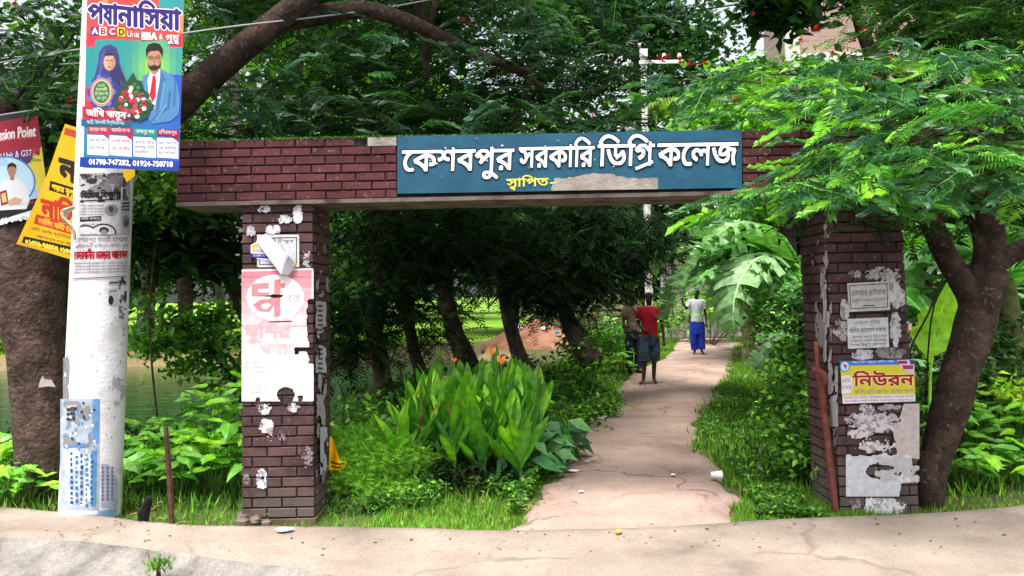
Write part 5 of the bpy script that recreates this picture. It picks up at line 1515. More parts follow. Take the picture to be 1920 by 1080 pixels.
# ---- LEFT FLAME TREE (big trunk at the left edge, limb arching over the beam)
lb_ = W(88, 985, 7.0)
ltree = tree('big brown tree at the left edge with a thick limb arching over the gateway', lb_, 'flame_tree')
def TL2(*p): return [Vector(q) - ltree.location for q in p]
mb = MB()
limbs(mb, TL2(W(100, 1010, 7.0), W(98, 960, 7.0), W(84, 860, 7.0), W(74, 700, 7.0), W(62, 560, 7.02), W(66, 450, 7.05), W(80, 370, 7.1)), [.25, .22, .22, .225, .28, .32, .31], 12, 36, .10)
mb.build('trunk', M['bark'], ltree, smooth=True)
for P, R in (([W(95, 440, 7.1), W(160, 350, 7.2), W(250, 270, 7.2), W(345, 185, 7.0), W(430, 110, 6.9), W(520, 38, 6.8), W(600, -30, 7.0)], [.19, .16, .14, .135, .12, .11, .09]),
             ([W(500, 48, 6.9), W(580, 32, 7.1), W(680, 18, 7.3), W(760, 38, 7.5), W(840, 75, 7.8), W(920, 112, 8.0), W(1000, 135, 8.2)], [.10, .095, .08, .07, .055, .045, .03]),
             ([W(900, 98, 8), W(980, 140, 8.2), W(1020, 165, 8.3)], [.035, .03, .02]),
             ([W(790, -60, 7.8), W(788, 0, 7.8), W(798, 70, 8), W(800, 150, 8.2)], [.06, .055, .05, .03]),
             ([W(840, -40, 7.8), W(815, 10, 7.8), W(808, 60, 7.9)], [.03, .03, .02]),
             ([W(50, 450, 7.1), W(20, 330, 7.0), W(10, 200, 6.9), W(-40, 60, 6.8)], [.16, .12, .1, .08]),
             ([W(345, 190, 7.0), W(300, 90, 6.9), W(340, -30, 6.8)], [.05, .04, .03]),
             ([W(10, 210, 6.9), W(60, 150, 6.8), W(120, 90, 6.7), W(140, 60, 6.6)], [.02, .016, .012, .008]),
             ([W(-10, 165, 6.8), W(50, 135, 6.8), W(88, 145, 6.7), W(130, 130, 6.7)], [.018, .014, .01, .007]),
             ([W(0, 280, 6.9), W(50, 220, 6.8), W(100, 150, 6.8), W(120, 95, 6.8)], [.02, .016, .012, .008]),
             ([W(1000, 140, 8.1), W(960, 240, 8.6), W(930, 320, 9.0)], [.02, .02, .015])):
    mb = MB(); limbs(mb, TL2(*P), R, 5, 11, .1); mb.build('branch', M['barkdark'], ltree, smooth=True)
# torn papers on the trunk
sh = Sheet(on_plane((0, 6.78, 0), (0, -1, 0)))
sh.poly([(72, 727), (75, 714), (80, 704), (84, 711), (97, 712), (104, 726), (90, 724)], '#b5adb0', z=1); sh.poly([(40, 641), (51, 640), (57, 650), (52, 662), (45, 655)], '#b9b4b8', z=1)
sheet_thing(sh, 'torn_paper', 'small torn paper remains on the bark of the big left tree', 'paper scraps')
# visible fronds above the beam, darker copies with canopy shade in their colour
nf = 0
for k in range(240):
    px = random.uniform(340, 1210); py = random.choice([random.uniform(-10, 245), random.uniform(-10, 120), random.uniform(150, 245)]); Y = random.uniform(6.6, 9.2)
    if k % 5 == 0: px = random.uniform(-30, 150); py = random.uniform(-20, 200); Y = random.uniform(6.2, 6.9)
    p = W(px, py, Y)
    az = random.random() * 2 * math.pi; el = random.uniform(-.12, .08)
    d = Vector((math.cos(az) * math.cos(el), math.sin(az) * math.cos(el), math.sin(el)))
    ci = random.choice([4, 5, 5, 4, 5, 5, 6, 5, 3])
    cand = [m_ for (i_, m_) in FH if i_ == ci]
    place_leaf(random.choice(cand), ltree, p, d, (random.gauss(0, .13), random.gauss(0, .13), 1), random.uniform(.4, .62))
def cen_px(lst): return [W(a, b, c) for a, b, c in lst]
# joined rest of the canopy, shade put into its dark leaf colours: above the beam, and hanging dark behind the opening
c1 = cen_px([(420, 235, 8.5), (560, 240, 8.8), (700, 210, 8.5), (820, 220, 8.7), (930, 190, 9), (1040, 175, 9.2), (1120, 225, 9.5), (640, 150, 9.2), (900, 130, 9.2), (760, 110, 9.5), (1080, 110, 9.5), (300, 120, 8), (60, 90, 7.6), (-60, 200, 7.5), (480, -10, 9.5), (1150, 160, 9.6)])
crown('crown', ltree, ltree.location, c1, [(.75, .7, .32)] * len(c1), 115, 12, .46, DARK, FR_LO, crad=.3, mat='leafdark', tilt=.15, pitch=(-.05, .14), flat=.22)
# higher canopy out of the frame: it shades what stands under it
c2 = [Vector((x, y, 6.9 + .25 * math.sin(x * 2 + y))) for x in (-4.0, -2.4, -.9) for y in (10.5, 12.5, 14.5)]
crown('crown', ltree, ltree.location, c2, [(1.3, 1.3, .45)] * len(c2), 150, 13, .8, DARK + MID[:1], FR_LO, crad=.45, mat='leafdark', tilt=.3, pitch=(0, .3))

c3 = [Vector((x, y, 6.0 + .3 * math.sin(x * 3 + y))) for x in (-4.2, -3.0, -1.8, -.6, .5) for y in (6.6, 7.9, 9.2)]  # unseen upper canopy layer, added to shade the fronds above the beam
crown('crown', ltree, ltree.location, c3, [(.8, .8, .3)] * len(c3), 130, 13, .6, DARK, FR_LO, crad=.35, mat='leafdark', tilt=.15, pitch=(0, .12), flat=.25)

# ---- MIDDLE TREES under whose dark crowns one looks through the opening; near-black leaf colours stand in for shade
def simple_tree(label, base_px, Y, path, R, cens, rad, ncl, nlf, size, cols, tpl=LEAF2, bark='barkdark', group=None, name='tree', **kw):
    b = W(base_px[0], base_px[1], Y); b.z = min(b.z, 0)
    t = tree(label, b, name, group=group)
    mb = MB(); limbs(mb, [Vector(q) - b for q in path], R, 5, 10, .12); mb.build('trunk', M[bark], t, smooth=True)
    if cens: crown('crown', t, b, cens, rad, ncl, nlf, size, cols, tpl, **kw)
    return t, b
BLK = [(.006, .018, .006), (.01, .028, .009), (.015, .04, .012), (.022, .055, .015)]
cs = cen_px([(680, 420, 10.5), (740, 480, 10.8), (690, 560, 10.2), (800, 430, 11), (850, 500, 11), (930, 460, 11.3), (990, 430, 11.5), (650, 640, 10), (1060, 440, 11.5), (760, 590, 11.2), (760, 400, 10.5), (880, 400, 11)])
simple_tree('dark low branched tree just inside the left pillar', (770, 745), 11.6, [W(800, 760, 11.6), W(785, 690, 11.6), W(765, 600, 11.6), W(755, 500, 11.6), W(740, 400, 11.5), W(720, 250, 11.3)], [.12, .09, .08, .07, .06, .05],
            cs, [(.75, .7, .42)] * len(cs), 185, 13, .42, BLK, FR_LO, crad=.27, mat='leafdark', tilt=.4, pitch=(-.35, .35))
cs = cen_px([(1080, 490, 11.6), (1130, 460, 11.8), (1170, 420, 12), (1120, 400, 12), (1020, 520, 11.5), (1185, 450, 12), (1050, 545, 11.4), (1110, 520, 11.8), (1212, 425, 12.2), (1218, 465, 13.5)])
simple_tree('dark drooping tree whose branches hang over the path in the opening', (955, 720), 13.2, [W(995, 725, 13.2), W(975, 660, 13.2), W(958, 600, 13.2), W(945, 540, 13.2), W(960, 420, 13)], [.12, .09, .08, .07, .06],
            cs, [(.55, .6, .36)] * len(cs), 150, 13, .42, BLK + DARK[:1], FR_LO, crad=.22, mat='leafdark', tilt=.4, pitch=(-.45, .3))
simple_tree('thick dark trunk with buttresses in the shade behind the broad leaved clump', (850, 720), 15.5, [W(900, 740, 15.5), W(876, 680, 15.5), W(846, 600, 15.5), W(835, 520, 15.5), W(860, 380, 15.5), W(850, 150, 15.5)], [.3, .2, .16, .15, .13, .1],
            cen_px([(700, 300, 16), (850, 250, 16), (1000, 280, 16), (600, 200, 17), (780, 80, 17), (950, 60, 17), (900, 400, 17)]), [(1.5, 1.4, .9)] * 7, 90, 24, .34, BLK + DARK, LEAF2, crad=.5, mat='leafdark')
# vine covered pale trunk seen just right of the left pillar
simple_tree('pale vine covered trunk at the water just right of the left pillar', (715, 720), 12.4, [W(722, 745, 12.4), W(714, 690, 12.4), W(706, 620, 12.4), W(716, 560, 12.4), W(700, 480, 12.4)], [.16, .13, .10, .1, .07],
            cen_px([(660, 610, 12.3), (700, 560, 12.5), (640, 560, 12.2)]), [(.4, .4, .3)] * 3, 26, 22, .2, MID, LEAF2, bark='bark', crad=.2)

# leaning date palms
def palm(label, path, R, top_n, flen, cols, mat='palmbark', group=None, name='palm_tree', droop=.75, fr_obj=False):
    b = Vector(path[0]); t = tree(label, b, name, 'palm tree', group)
    mb = MB(); limbs(mb, [Vector(q) - b for q in path], R, 7, 12, .16); mb.build('trunk', M[mat], t, smooth=True)
    top = Vector(path[-1])
    for k in range(top_n):
        az = k / top_n * 2 * math.pi + random.uniform(-.2, .2); el0 = random.uniform(-.1, 1.1)
        V = []; Fc = []; C = []
        L = flen * random.uniform(.8, 1.1); npair = 26
        hz = Vector((math.cos(az), math.sin(az), 0)); p = Vector(top - b); e = el0; pts = [p.copy()]
        for i in range(npair):
            e -= (droop + .3 * el0) * 2.0 / npair * (i / npair + .3)
            p = p + (hz * math.cos(e) + Vector((0, 0, math.sin(e)))) * (L / npair); pts.append(p.copy())
        col = cols[random.randrange(len(cols))]
        sdv = hz.cross(Vector((0, 0, 1)))
        for i in range(len(pts) - 1):
            a = len(V); w_ = .012 * (1 - i / npair) + .004
            V += [pts[i] + sdv * w_, pts[i] - sdv * w_, pts[i + 1] - sdv * w_, pts[i + 1] + sdv * w_]; Fc += [[a, a + 1, a + 2], [a, a + 2, a + 3]]; C += [(.16, .2, .06)] * 4
            if i < 3: continue
            ll = flen * .26 * math.sin(math.pi * (.15 + .8 * i / npair)) ** .6
            fwd = (pts[i + 1] - pts[i]).normalized()
            for sd in (-1, 1):
                for q in (0, .5):
                    dv = (sdv * sd + fwd * .75 + Vector((0, 0, random.uniform(-.5, -.1)))).normalized()
                    s0 = pts[i].lerp(pts[i + 1], q); a = len(V); wv = fwd * .016 * flen / 1.6
                    mid = s0 + dv * ll * .5; tip = s0 + dv * ll + Vector((0, 0, -ll * .3))
                    V += [s0, mid + wv, tip, mid - wv]; Fc += [[a, a + 1, a + 2], [a, a + 2, a + 3]]
                    cc = np.array(col) * random.uniform(.8, 1.2); C += [tuple(cc)] * 4
        me = np_mesh('frond', np.array([tuple(v) for v in V]), Fc, np.array(C))
        mobj('frond', me, M['leaf'], t)
    return t
palm('short leaning date palm trunk beside the path in the dark opening', [W(1112, 676, 15), W(1085, 640, 15), W(1062, 590, 15), W(1050, 530, 15), W(1052, 440, 15)], [.22, .18, .15, .14, .13], 16, 2.2, DARK + MID)
palm('dark leaning palm trunk behind the broad leaved clump', [W(1005, 712, 14), W(975, 670, 14), W(955, 610, 14), W(945, 560, 14), W(935, 470, 14)], [.16, .12, .11, .10, .10], 14, 2.0, DARK)
palm('coconut palm far behind the top of the beam, right of centre', [W(1345, 640, 36), W(1340, 450, 36), W(1310, 250, 36)], [.2, .17, .14], 17, 4.6, [(.16, .26, .06), (.1, .2, .04), (.2, .3, .09)], 'barkpale')
palm('coconut palm behind the upper left of the beam', [W(585, 640, 26), W(570, 350, 26), W(560, 60, 26)], [.22, .18, .14], 16, 4.0, MID + LIME[:1], 'barkpale')
palm('tall coconut palm at the top left behind the pole', [W(470, 640, 22), W(440, 200, 22), W(430, -60, 22)], [.22, .18, .14], 18, 3.8, [(.12, .2, .05), (.2, .28, .1)], 'barkpale')
palm('palm with pale sunlit fronds just right of the pillar inside the opening', [W(655, 690, 17), W(650, 600, 17), W(655, 520, 17)], [.18, .16, .13], 14, 1.9, [(.12, .2, .06), (.08, .16, .03)], 'palmbark')

# ---- far trees filling the background
def bg_tree(label, px, Y, hpx_top, hpx_bot, wpx, cols, ncl, nlf, size, mat='leaf', bark='barkdark', base_y=None, trunk_r=.25, gaps=.8, group='trees closing the background', tpl=LEAF2, name='tree'):
    h0 = W(px, hpx_bot, Y).z; h1 = W(px, hpx_top, Y).z; x = W(px, 500, Y).x; w_ = wpx / F * Y
    b = Vector((x, Y, 0)); t = tree(label, b, name, group=group)
    mb = MB(); zc = (h0 + h1) / 2
    limbs(mb, [Vector((0, 0, -.2)), Vector((.1, 0, zc * .5)), Vector((0, .1, zc)), Vector((.2, 0, h1 * .85))], [trunk_r, trunk_r * .8, trunk_r * .6, trunk_r * .2], 4, 9, .1)
    mb.build('trunk', M[bark], t, smooth=True)
    cen = []; rad = []
    n = 9
    for k in range(n):
        cen.append(b + Vector((random.uniform(-.33, .33) * w_, random.uniform(-.25, .25) * w_, random.uniform(h0 + (h1 - h0) * .2, h1 - (h1 - h0) * .2))))
        r = min(w_, h1 - h0) * random.uniform(.2, .32); rad.append((r * 1.15, r, r * gaps))
    crown('crown', t, b, cen, rad, ncl, nlf, size, cols, tpl, crad=size * 1.9, mat=mat, flat=.6, shell=.35, zmin=.2)
    return t
YGL = [(.11, .26, .02), (.16, .33, .03), (.08, .2, .02), (.05, .14, .02)]
BG = [
 ('bright yellow green tree seen through the gaps above the left of the beam', 470, 27, 20, 520, 420, YGL, 200, 30, .26, {}),
 ('sunlit green tree behind the beam above the name board', 700, 24, 0, 500, 420, YGL + MID, 210, 30, .32, {}),
 ('mid green tree behind the right part of the opening', 1180, 30, 180, 600, 420, MID + DARK, 220, 30, .36, {}),
 ('tall blue green tree high above the name board', 1200, 46, -120, 260, 620, BLUE + DARK, 330, 34, .5, {'mat': 'leafdark'}),
 ('dense tree behind the building at the top right', 1750, 40, -200, 160, 500, DARK + BLUE, 220, 30, .5, {'mat': 'leafdark'}),
 ('bright green bushy tree behind the right end of the name board', 1470, 17, 130, 470, 300, YGL + MID, 170, 28, .22, {}),
 ('leafy tree right of the opening behind the bananas', 1490, 20, 250, 560, 300, MID + YGL[:1], 190, 30, .26, {}),
 ('dark tree behind the far right edge', 1960, 12, 100, 640, 420, DARK + MID, 230, 30, .24, {}),
 ('green tree between the right pillar and the forked trunk', 1740, 17, 330, 620, 300, MID + YGL[2:], 150, 28, .22, {}),
 ('dark tree above the far pond bank left of the pillar', 345, 28, 150, 560, 330, DARK + MID[:2], 200, 30, .24, {}),
 ('dark tree behind the pole and the big left tree', 90, 29, -60, 520, 420, DARK + MID[:1], 220, 30, .42, {}),
 ('tall green tree behind the left banners', 200, 32, -150, 380, 460, MID + DARK, 220, 30, .34, {}),
 ('wide green tree far behind the opening', 960, 34, 100, 600, 520, DARK + MID, 260, 30, .42, {}),
 ('far dark tree behind the pond on the left', 280, 48, 200, 560, 560, DARK, 240, 30, .55, {'mat': 'leafdark'}),
 ('far dark tree on the lawn at the left edge', -60, 46, 150, 560, 560, DARK, 240, 30, .55, {'mat': 'leafdark'}),
 ('far green tree on the lawn seen past the left pillar', 640, 52, 150, 585, 620, DARK + MID, 260, 30, .6, {}),
 ('light green tree right of the concrete power pole', 1420, 32, 60, 420, 260, YGL, 150, 28, .34, {}),
 ('tree in front of the brick building', 1600, 26, 120, 420, 330, MID, 150, 30, .32, {}),
]
for lb, px, Y, ht, hb, wp_, cols, ncl, nlf, sz, kw in BG: bg_tree(lb, px, Y, ht, hb, wp_, cols, ncl, nlf, sz, **kw)
# a far belt of woodland that reads as one mass
cen = [Vector((x, 74 + 6 * math.sin(x), random.uniform(3, 9))) for x in np.arange(-80, 75, 6)]
V_, cid = clumps(cen, [(5, 3, 5)] * len(cen), 900, 26, .7, 1.2)
V_ = V_[V_[:, 2] > .2]; n = len(V_)
V, Fx, C = scatter(LEAF2[0], LEAF2[1], V_, rdirs(n, -.2, .5), rups(n, .6), 1.1 * (.6 + .7 * rng.random(n)), pal(n, DARK + MID[:1]))
o = mobj('woodland', np_mesh('woodland', V, Fx, C), M['leafdark']); tag(o, 'far belt of dark woodland beyond the lawn and the path', 'woodland', kind='stuff')
# lawn trunks
for i, (px, Y, r, mt, lb) in enumerate(((262, 30, .2, 'barkpale', 'pale tree trunk by the water behind the pole'), (410, 33, .22, 'barkpale', 'grey tree trunk on the far bank left of the pillar'), (20, 36, .3, 'barkdark', 'dark trunk on the lawn at the left edge'), (340, 44, .3, 'barkdark', 'dark trunk deep on the lawn left of the pillar'))):
    b = W(px, 600, Y); b.z = 0
    t = tree(lb, b); mb = MB(); limbs(mb, [Vector((0, 0, -.2)), Vector((.1, 0, 1.5)), Vector((-.1 if i % 2 else .3, 0, 4)), Vector((.2, 0, 7))], [r, r * .8, r * .7, r * .4], 4, 10, .1); mb.build('trunk', M[mt], t, smooth=True)
    crown('crown', t, b, [b + Vector((0, 0, 7)), b + Vector((1.5, 0, 6.2)), b + Vector((-1.5, 0, 6.5))], [(2, 2, 1.4)] * 3, 60, 26, .5, DARK, crad=.7, mat='leafdark')

# ---- broadleaf branch overhanging the water, left of the pillar
cs = cen_px([(300, 590, 9.4), (350, 620, 9.5), (400, 590, 9.6), (330, 670, 9.3), (410, 650, 9.5), (430, 700, 9.6), (290, 640, 9.2)])
simple_tree('small bright leaved tree leaning over the pond beside the left pillar', (440, 760), 9.6, [W(470, 790, 9.7), W(430, 700, 9.7), W(380, 640, 9.6), W(320, 600, 9.4)], [.05, .045, .035, .02], cs, [(.38, .35, .3)] * len(cs), 90, 18, .12, YGL + MID, LEAF4, crad=.13, tilt=.7)
cs = cen_px([(290, 410, 9), (380, 420, 9), (425, 480, 9.2), (330, 470, 9.3), (265, 450, 9.1)])
simple_tree('dark leaved tree filling the gap between the pole and the left pillar', (500, 760), 9.6, [W(520, 800, 9.8), W(480, 640, 9.8), W(420, 500, 9.5), (W(380, 400, 9.2))], [.12, .1, .08, .05], cs, [(.5, .5, .3)] * len(cs), 110, 20, .17, BLK + DARK, LEAF2, crad=.22, mat='leafdark')
# light leaves left of column top
cs = cen_px([(270, 350, 8.4), (300, 330, 8.5), (310, 400, 8.6)])
simple_tree('bright leafy sapling between the banner and the beam end', (300, 700), 8.6, [W(300, 830, 8.6), W(280, 600, 8.6), W(300, 400, 8.6)], [.012, .010, .006], cs, [(.3, .3, .25)] * 3, 30, 16, .13, YGL, LEAF4, crad=.13)

# ================================================================== BUILDINGS AND FAR STRUCTURES
def bx(mb, x0, x1, y0, y1, z0, z1): mb.box(((x0 + x1) / 2, (y0 + y1) / 2, (z0 + z1) / 2), (x1 - x0, y1 - y0, z1 - z0))
b0 = W(1480, 500, 31); b1 = W(1990, 500, 31); b0.z = b1.z = 0
root = empty('building', (b0.x, 31, 0), 'brick and white plaster building standing behind the trees at the top right', 'building')
wd = b1.x - b0.x
mb = MB(); bx(mb, 0, wd, 0, 2.5, -.3, 14); mb.build('wall', M['farbrick'], root)
mb = MB(); bx(mb, .0, .55, -.12, .0, -.2, 14); bx(mb, -.02, wd, -.1, 0, 11.2, 11.7) if False else None
mb.build('corner_column', M['whitewall'], root)
for z in (3.4, 6.9, 10.4):
    mb = MB(); bx(mb, .56, wd, -.15, 0, z, z + .35); mb.build('band', M['whitewall'], root)
for z in (1.1, 4.6, 8.1):
    for x in np.arange(1.6, wd - 1.5, 2.4):
        mb = MB()
        bx(mb, x, x + .09, -.06, 0, z, z + 1.4); bx(mb, x + 1.11, x + 1.2, -.06, 0, z, z + 1.4); bx(mb, x + .09, x + 1.11, -.06, 0, z + 1.31, z + 1.4); bx(mb, x + .09, x + 1.11, -.08, 0, z, z + .08); bx(mb, x + .57, x + .63, -.05, 0, z + .08, z + 1.31)
        f = mb.build('window', M['whitewall'], root)
        mb = MB(); bx(mb, x + .09, x + .57, -.02, 0, z + .08, z + 1.31); bx(mb, x + .63, x + 1.11, -.02, 0, z + .08, z + 1.31); mb.build('pane', M['glassdark'], f)
b0 = W(1735, 500, 22); root = empty('white_wall', (b0.x, 22, 0), 'white plastered wall showing through the fork of the dark tree', 'wall')
mb = MB(); bx(mb, 0, 2.4, 0, .25, -.2, 4.6); mb.build('wall', M['whitewall'], root)
mb = MB(); bx(mb, -.08, 2.48, -.06, .31, 4.602, 4.75); mb.build('coping', M['concrete'], root)

# concrete power pole behind the board
b = W(1218, 600, 21); b.z = 0
root = empty('power_pole', tuple(b), 'slim pale concrete power pole with a crossarm rising behind the name board', 'power pole')
zt = W(1215, 96, 21).z
mb = MB(); n = 12
mb.tube([(0, 0, -.2), (0, 0, zt * .5), (-.03, 0, zt)], [.115, .095, .075], 8); mb.build('shaft', M['farpole'], root)
za = W(1215, 119, 21).z
mb = MB(); mb.box((.42, -.11, za), (1.15, .07, .09)); mb.build('crossarm', M['farpole'], root)
for x in (-.05, .5, .9):
    mb = MB(); mb.tube([(x, -.11, za + .047), (x, -.11, za + .10), (x, -.11, za + .13), (x, -.11, za + .22)], [.03, .03, .055, .04], 8); mb.build('insulator', M['whitewall'], root)
mb = MB(); mb.box((-.04, -.125, zt - .08), (.2, .1, .2)); mb.build('junction_box', M['farpole'], root)

# board fence at the far end of the path
b = W(1240, 600, 27); b.z = 0
root = empty('board_fence', tuple(b), 'weathered grey upright board fence behind the banana leaves at the end of the path', 'fence')
x = 0; k = 0
zf0 = .1; zf1 = W(1270, 488, 27).z
while x < 2.7:
    ww = random.uniform(.10, .17); mb = MB(); h = zf1 + random.uniform(-.12, .12)
    mb.box((x + ww / 2, random.uniform(-.02, .02), (zf0 + h) / 2), (ww - .015, .03, h - zf0), ry=random.uniform(-.015, .015)); mb.build('board', M['wallgrey'], root); x += ww
for z in (.7, 2.1): mb = MB(); mb.box((1.3, .06, z), (2.8, .06, .08)); mb.build('rail', M['wood'], root)
# culvert slab / bench by the path
b = G(1408, 640); root = empty('stone_bench', tuple(b), 'low grey concrete slab bench at the right edge of the far path', 'bench')
mb = MB(); mb.box((0, 0, .52), (.62, .4, .08)); mb.build('seat', M['concrete'], root)
for sx in (-.2, .2): mb = MB(); mb.box((sx, 0, .23), (.1, .34, .5)); mb.build('leg', M['concrete'], root)
mb = MB(); a = G(1378, 672); c = G(1438, 652); P = [a + Vector((0, 0, .08)), (a + c) / 2 + Vector((0, 0, .12)), c + Vector((0, 0, .1))]
mb.tube(P, [.07, .08, .06], 9, bump=.1); tag(mb.build('log', M['wood'], None, origin=tuple(a)), 'pale fallen log lying beside the path near the stone bench', 'log')
# heap of reddish earth with rubbish
cx_ = G(1010, 655)
n = 34; V = []; Fc = []
for j in range(n):
    for i in range(n):
        u = i / (n - 1) * 2 - 1; v = j / (n - 1) * 2 - 1
        r = math.hypot(u, v); h = max(0, 1 - r) ** .8 * .9 + .12 * float(fbm(u * 4 + 3, v * 4 + 5, 4) - .5) * (r < .95)
        V.append((u * 1.9, v * 2.2, h - .05 - (.3 if r > .98 else 0)))
for j in range(n - 1):
    for i in range(n - 1): a = j * n + i; Fc.append([a, a + 1, a + n + 1, a + n])
o = mobj('earth_mound', py_mesh('earth_mound', V, Fc, smooth=True), M['earth']); o.location = (cx_.x, cx_.y + 2, 0); tag(o, 'mound of reddish bare earth between the leaning palms', 'earth mound')
def lumpy(mb, c, r, n=7, col=None):
    V = []; 
    for j in range(4):
        for i in range(n):
            th = math.pi * (j + .5) / 4; ph = 2 * math.pi * i / n; rr = r * random.uniform(.75, 1.15)
            V.append((c[0] + rr * math.sin(th) * math.cos(ph), c[1] + rr * math.sin(th) * math.sin(ph), c[2] + rr * .7 * math.cos(th)))
    Fc = [[j * n + i, (j + 1) * n + i, (j + 1) * n + (i + 1) % n, j * n + (i + 1) % n] for j in range(3) for i in range(n)] + [list(range(n)), [3 * n + i for i in range(n)][::-1]]
    mb.add(V, Fc, col)
for i in range(10):
    x = random.uniform(965, 1050); y = random.uniform(605, 670); p = G(x, y + 10)
    mb = MB(); lumpy(mb, (0, 0, 0), random.uniform(.05, .11), 6); o = mb.build('rubbish', M['litter'] if i % 3 else flat_mat('blue_plastic', (.1, .35, .55)), None); o.location = (p.x, p.y + 1, .35 + .3 * random.random()); o['group'] = 'bits of rubbish on the earth mound'
    tag(o, 'small crumpled bit of rubbish lying on the reddish earth mound', 'rubbish')

# ================================================================== BANANA PLANTS
def banana_leaf(name, L, wd, droop, tatter, col, seed, under=None):
    r = random.Random(seed); V = []; Fc = []; C = []
    N = 30; pts = []; p = Vector((0, 0, 0)); e = .9
    for i in range(N + 1):
        pts.append(p.copy()); e -= droop / N * (.35 + 1.3 * i / N)
        p = p + Vector((0, math.cos(e), math.sin(e))) * (L / N)
    def halfw(t): return wd * (math.sin(math.pi * min(1, .06 + t * .98)) ** .55) * (1 if t < .8 else 1 - (t - .8) * 1.6)
    i0 = 5
    for i in range(N):
        w_ = .018 * (1 - i / N) + .005; a = len(V)
        V += [pts[i] + Vector((-w_, 0, .004)), pts[i] + Vector((w_, 0, .004)), pts[i + 1] + Vector((w_, 0, .004)), pts[i + 1] + Vector((-w_, 0, .004))]; Fc.append([a, a + 1, a + 2, a + 3]); C += [tuple(np.array(col) * 1.6 + .04)] * 4
    for sd in (-1, 1):
        i = i0; 
        while i < N:
            seg = min(N - i, (r.randint(1, 3) if r.random() < tatter else r.randint(6, 12)))
            sag = r.uniform(.05, .7) * (1 if tatter > .3 else .4); cj = 1 + r.uniform(-.25, .25)
            for k in range(seg):
                for q in range(3):
                    t0, t1 = (i - i0 + k) / (N - i0), (i - i0 + k + 1) / (N - i0)
                    gap0 = .16 if (k == 0 and tatter > .3) else 0
                    def pt(t, idx, f, g):
                        h = halfw(t) * f; sl = .35 * h
                        pp = pts[min(idx, N)]
                        return pp + Vector((sd * h, sl + g * f, -sag * h * f + .12 * h * (1 - f)))
                    a = len(V); f0, f1 = q / 3, (q + 1) / 3
                    V += [pt(t0, i + k, f0, 0), pt(t0, i + k, f1, gap0), pt(t1, i + k + 1, f1, 0), pt(t1, i + k + 1, f0, 0)]
                    Fc.append([a, a + 1, a + 2, a + 3] if sd > 0 else [a + 3, a + 2, a + 1, a]); C += [tuple(np.array(col) * cj)] * 4
            i += seg
    me = py_mesh(name, V, Fc, np.clip(np.array(C), .003, .9), smooth=True); me.materials.append(M['leafgloss']); return me
BL = [banana_leaf('banana_leaf', 1.7, .24, 2.3, .95, (.12, .27, .08), 1), banana_leaf('banana_leaf', 1.6, .25, 1.8, .9, (.09, .24, .06), 2), banana_leaf('banana_leaf', 1.9, .24, 2.7, .95, (.18, .32, .14), 3), banana_leaf('banana_leaf', 1.5, .3, 1.3, .2, (.08, .26, .03), 4)]
def banana(label, base, H, n, scale, azs=None, seed=0, r=.12):
    rr = random.Random(seed); t = empty('banana_plant', tuple(base), label, 'banana plant', 'banana plants right of the path')
    mb = MB(); limbs(mb, [Vector((0, 0, -.2)), Vector((.03, 0, H * .5)), Vector((0, .04, H))], [r * 1.2, r, r * .55], 5, 12, .06); mb.build('stem', M['bananastem'], t, smooth=True)
    for k in range(n):
        az = azs[k] if azs else k * 2.4 + rr.random() * .5
        o = bpy.data.objects.new('leaf', BL[(k + seed) % (3 if seed < 3 else 4)]); s_ = scale * rr.uniform(.8, 1.1)
        o.location = (0, 0, H - .05); o.rotation_euler = (rr.uniform(-.2, .35), rr.uniform(-.3, .3), az); o.scale = (s_,) * 3; link(o, t)
    return t
A = math.radians
banana('banana plant with tattered leaves arching over the far path', Vector((W(1510, 600, 10.6).x, 10.6, 0)), 1.75, 11, 1.35, [A(75), A(95), A(115), A(60), A(135), A(200), A(20), A(300), A(85), A(105), A(125)], 1)
banana('banana plant whose pale leaf hangs low beside the path', Vector((W(1450, 600, 12.6).x, 12.6, 0)), 1.5, 10, 1.25, [A(80), A(100), A(125), A(60), A(160), A(230), A(10), A(300), A(112), A(90)], 2)
banana('distant banana plant at the end of the path', Vector((W(1400, 600, 18).x, 18, 0)), 2.4, 8, 1.5, None, 3)
banana('small banana plant low behind the iron post', Vector((W(1600, 600, 8.2).x, 8.2, 0)), .8, 6, .75, [A(85), A(110), A(60), A(140), A(30), A(250)], 5, .07)
banana('banana plant between the right pillar and the forked trunk', Vector((W(1760, 600, 9.5).x, 9.5, 0)), 1.15, 8, 1.0, None, 7)
banana('banana plant right of the forked trunk with a yellowish stem', Vector((W(1893, 600, 9.0).x, 9.0, 0)), 1.8, 9, 1.1, [A(70), A(100), A(20), A(340), A(130), A(200), A(270), A(50), A(160)], 8, .13)
banana('tall banana plant seen through the fork of the dark tree', Vector((W(1800, 600, 13).x, 13, 0)), 2.7, 9, 1.3, None, 9)
banana('banana plant with cut brown stem behind the right weeds', Vector((W(1800, 600, 10.5).x + .4, 10.5, 0)), 1.5, 6, 1.0, None, 11)
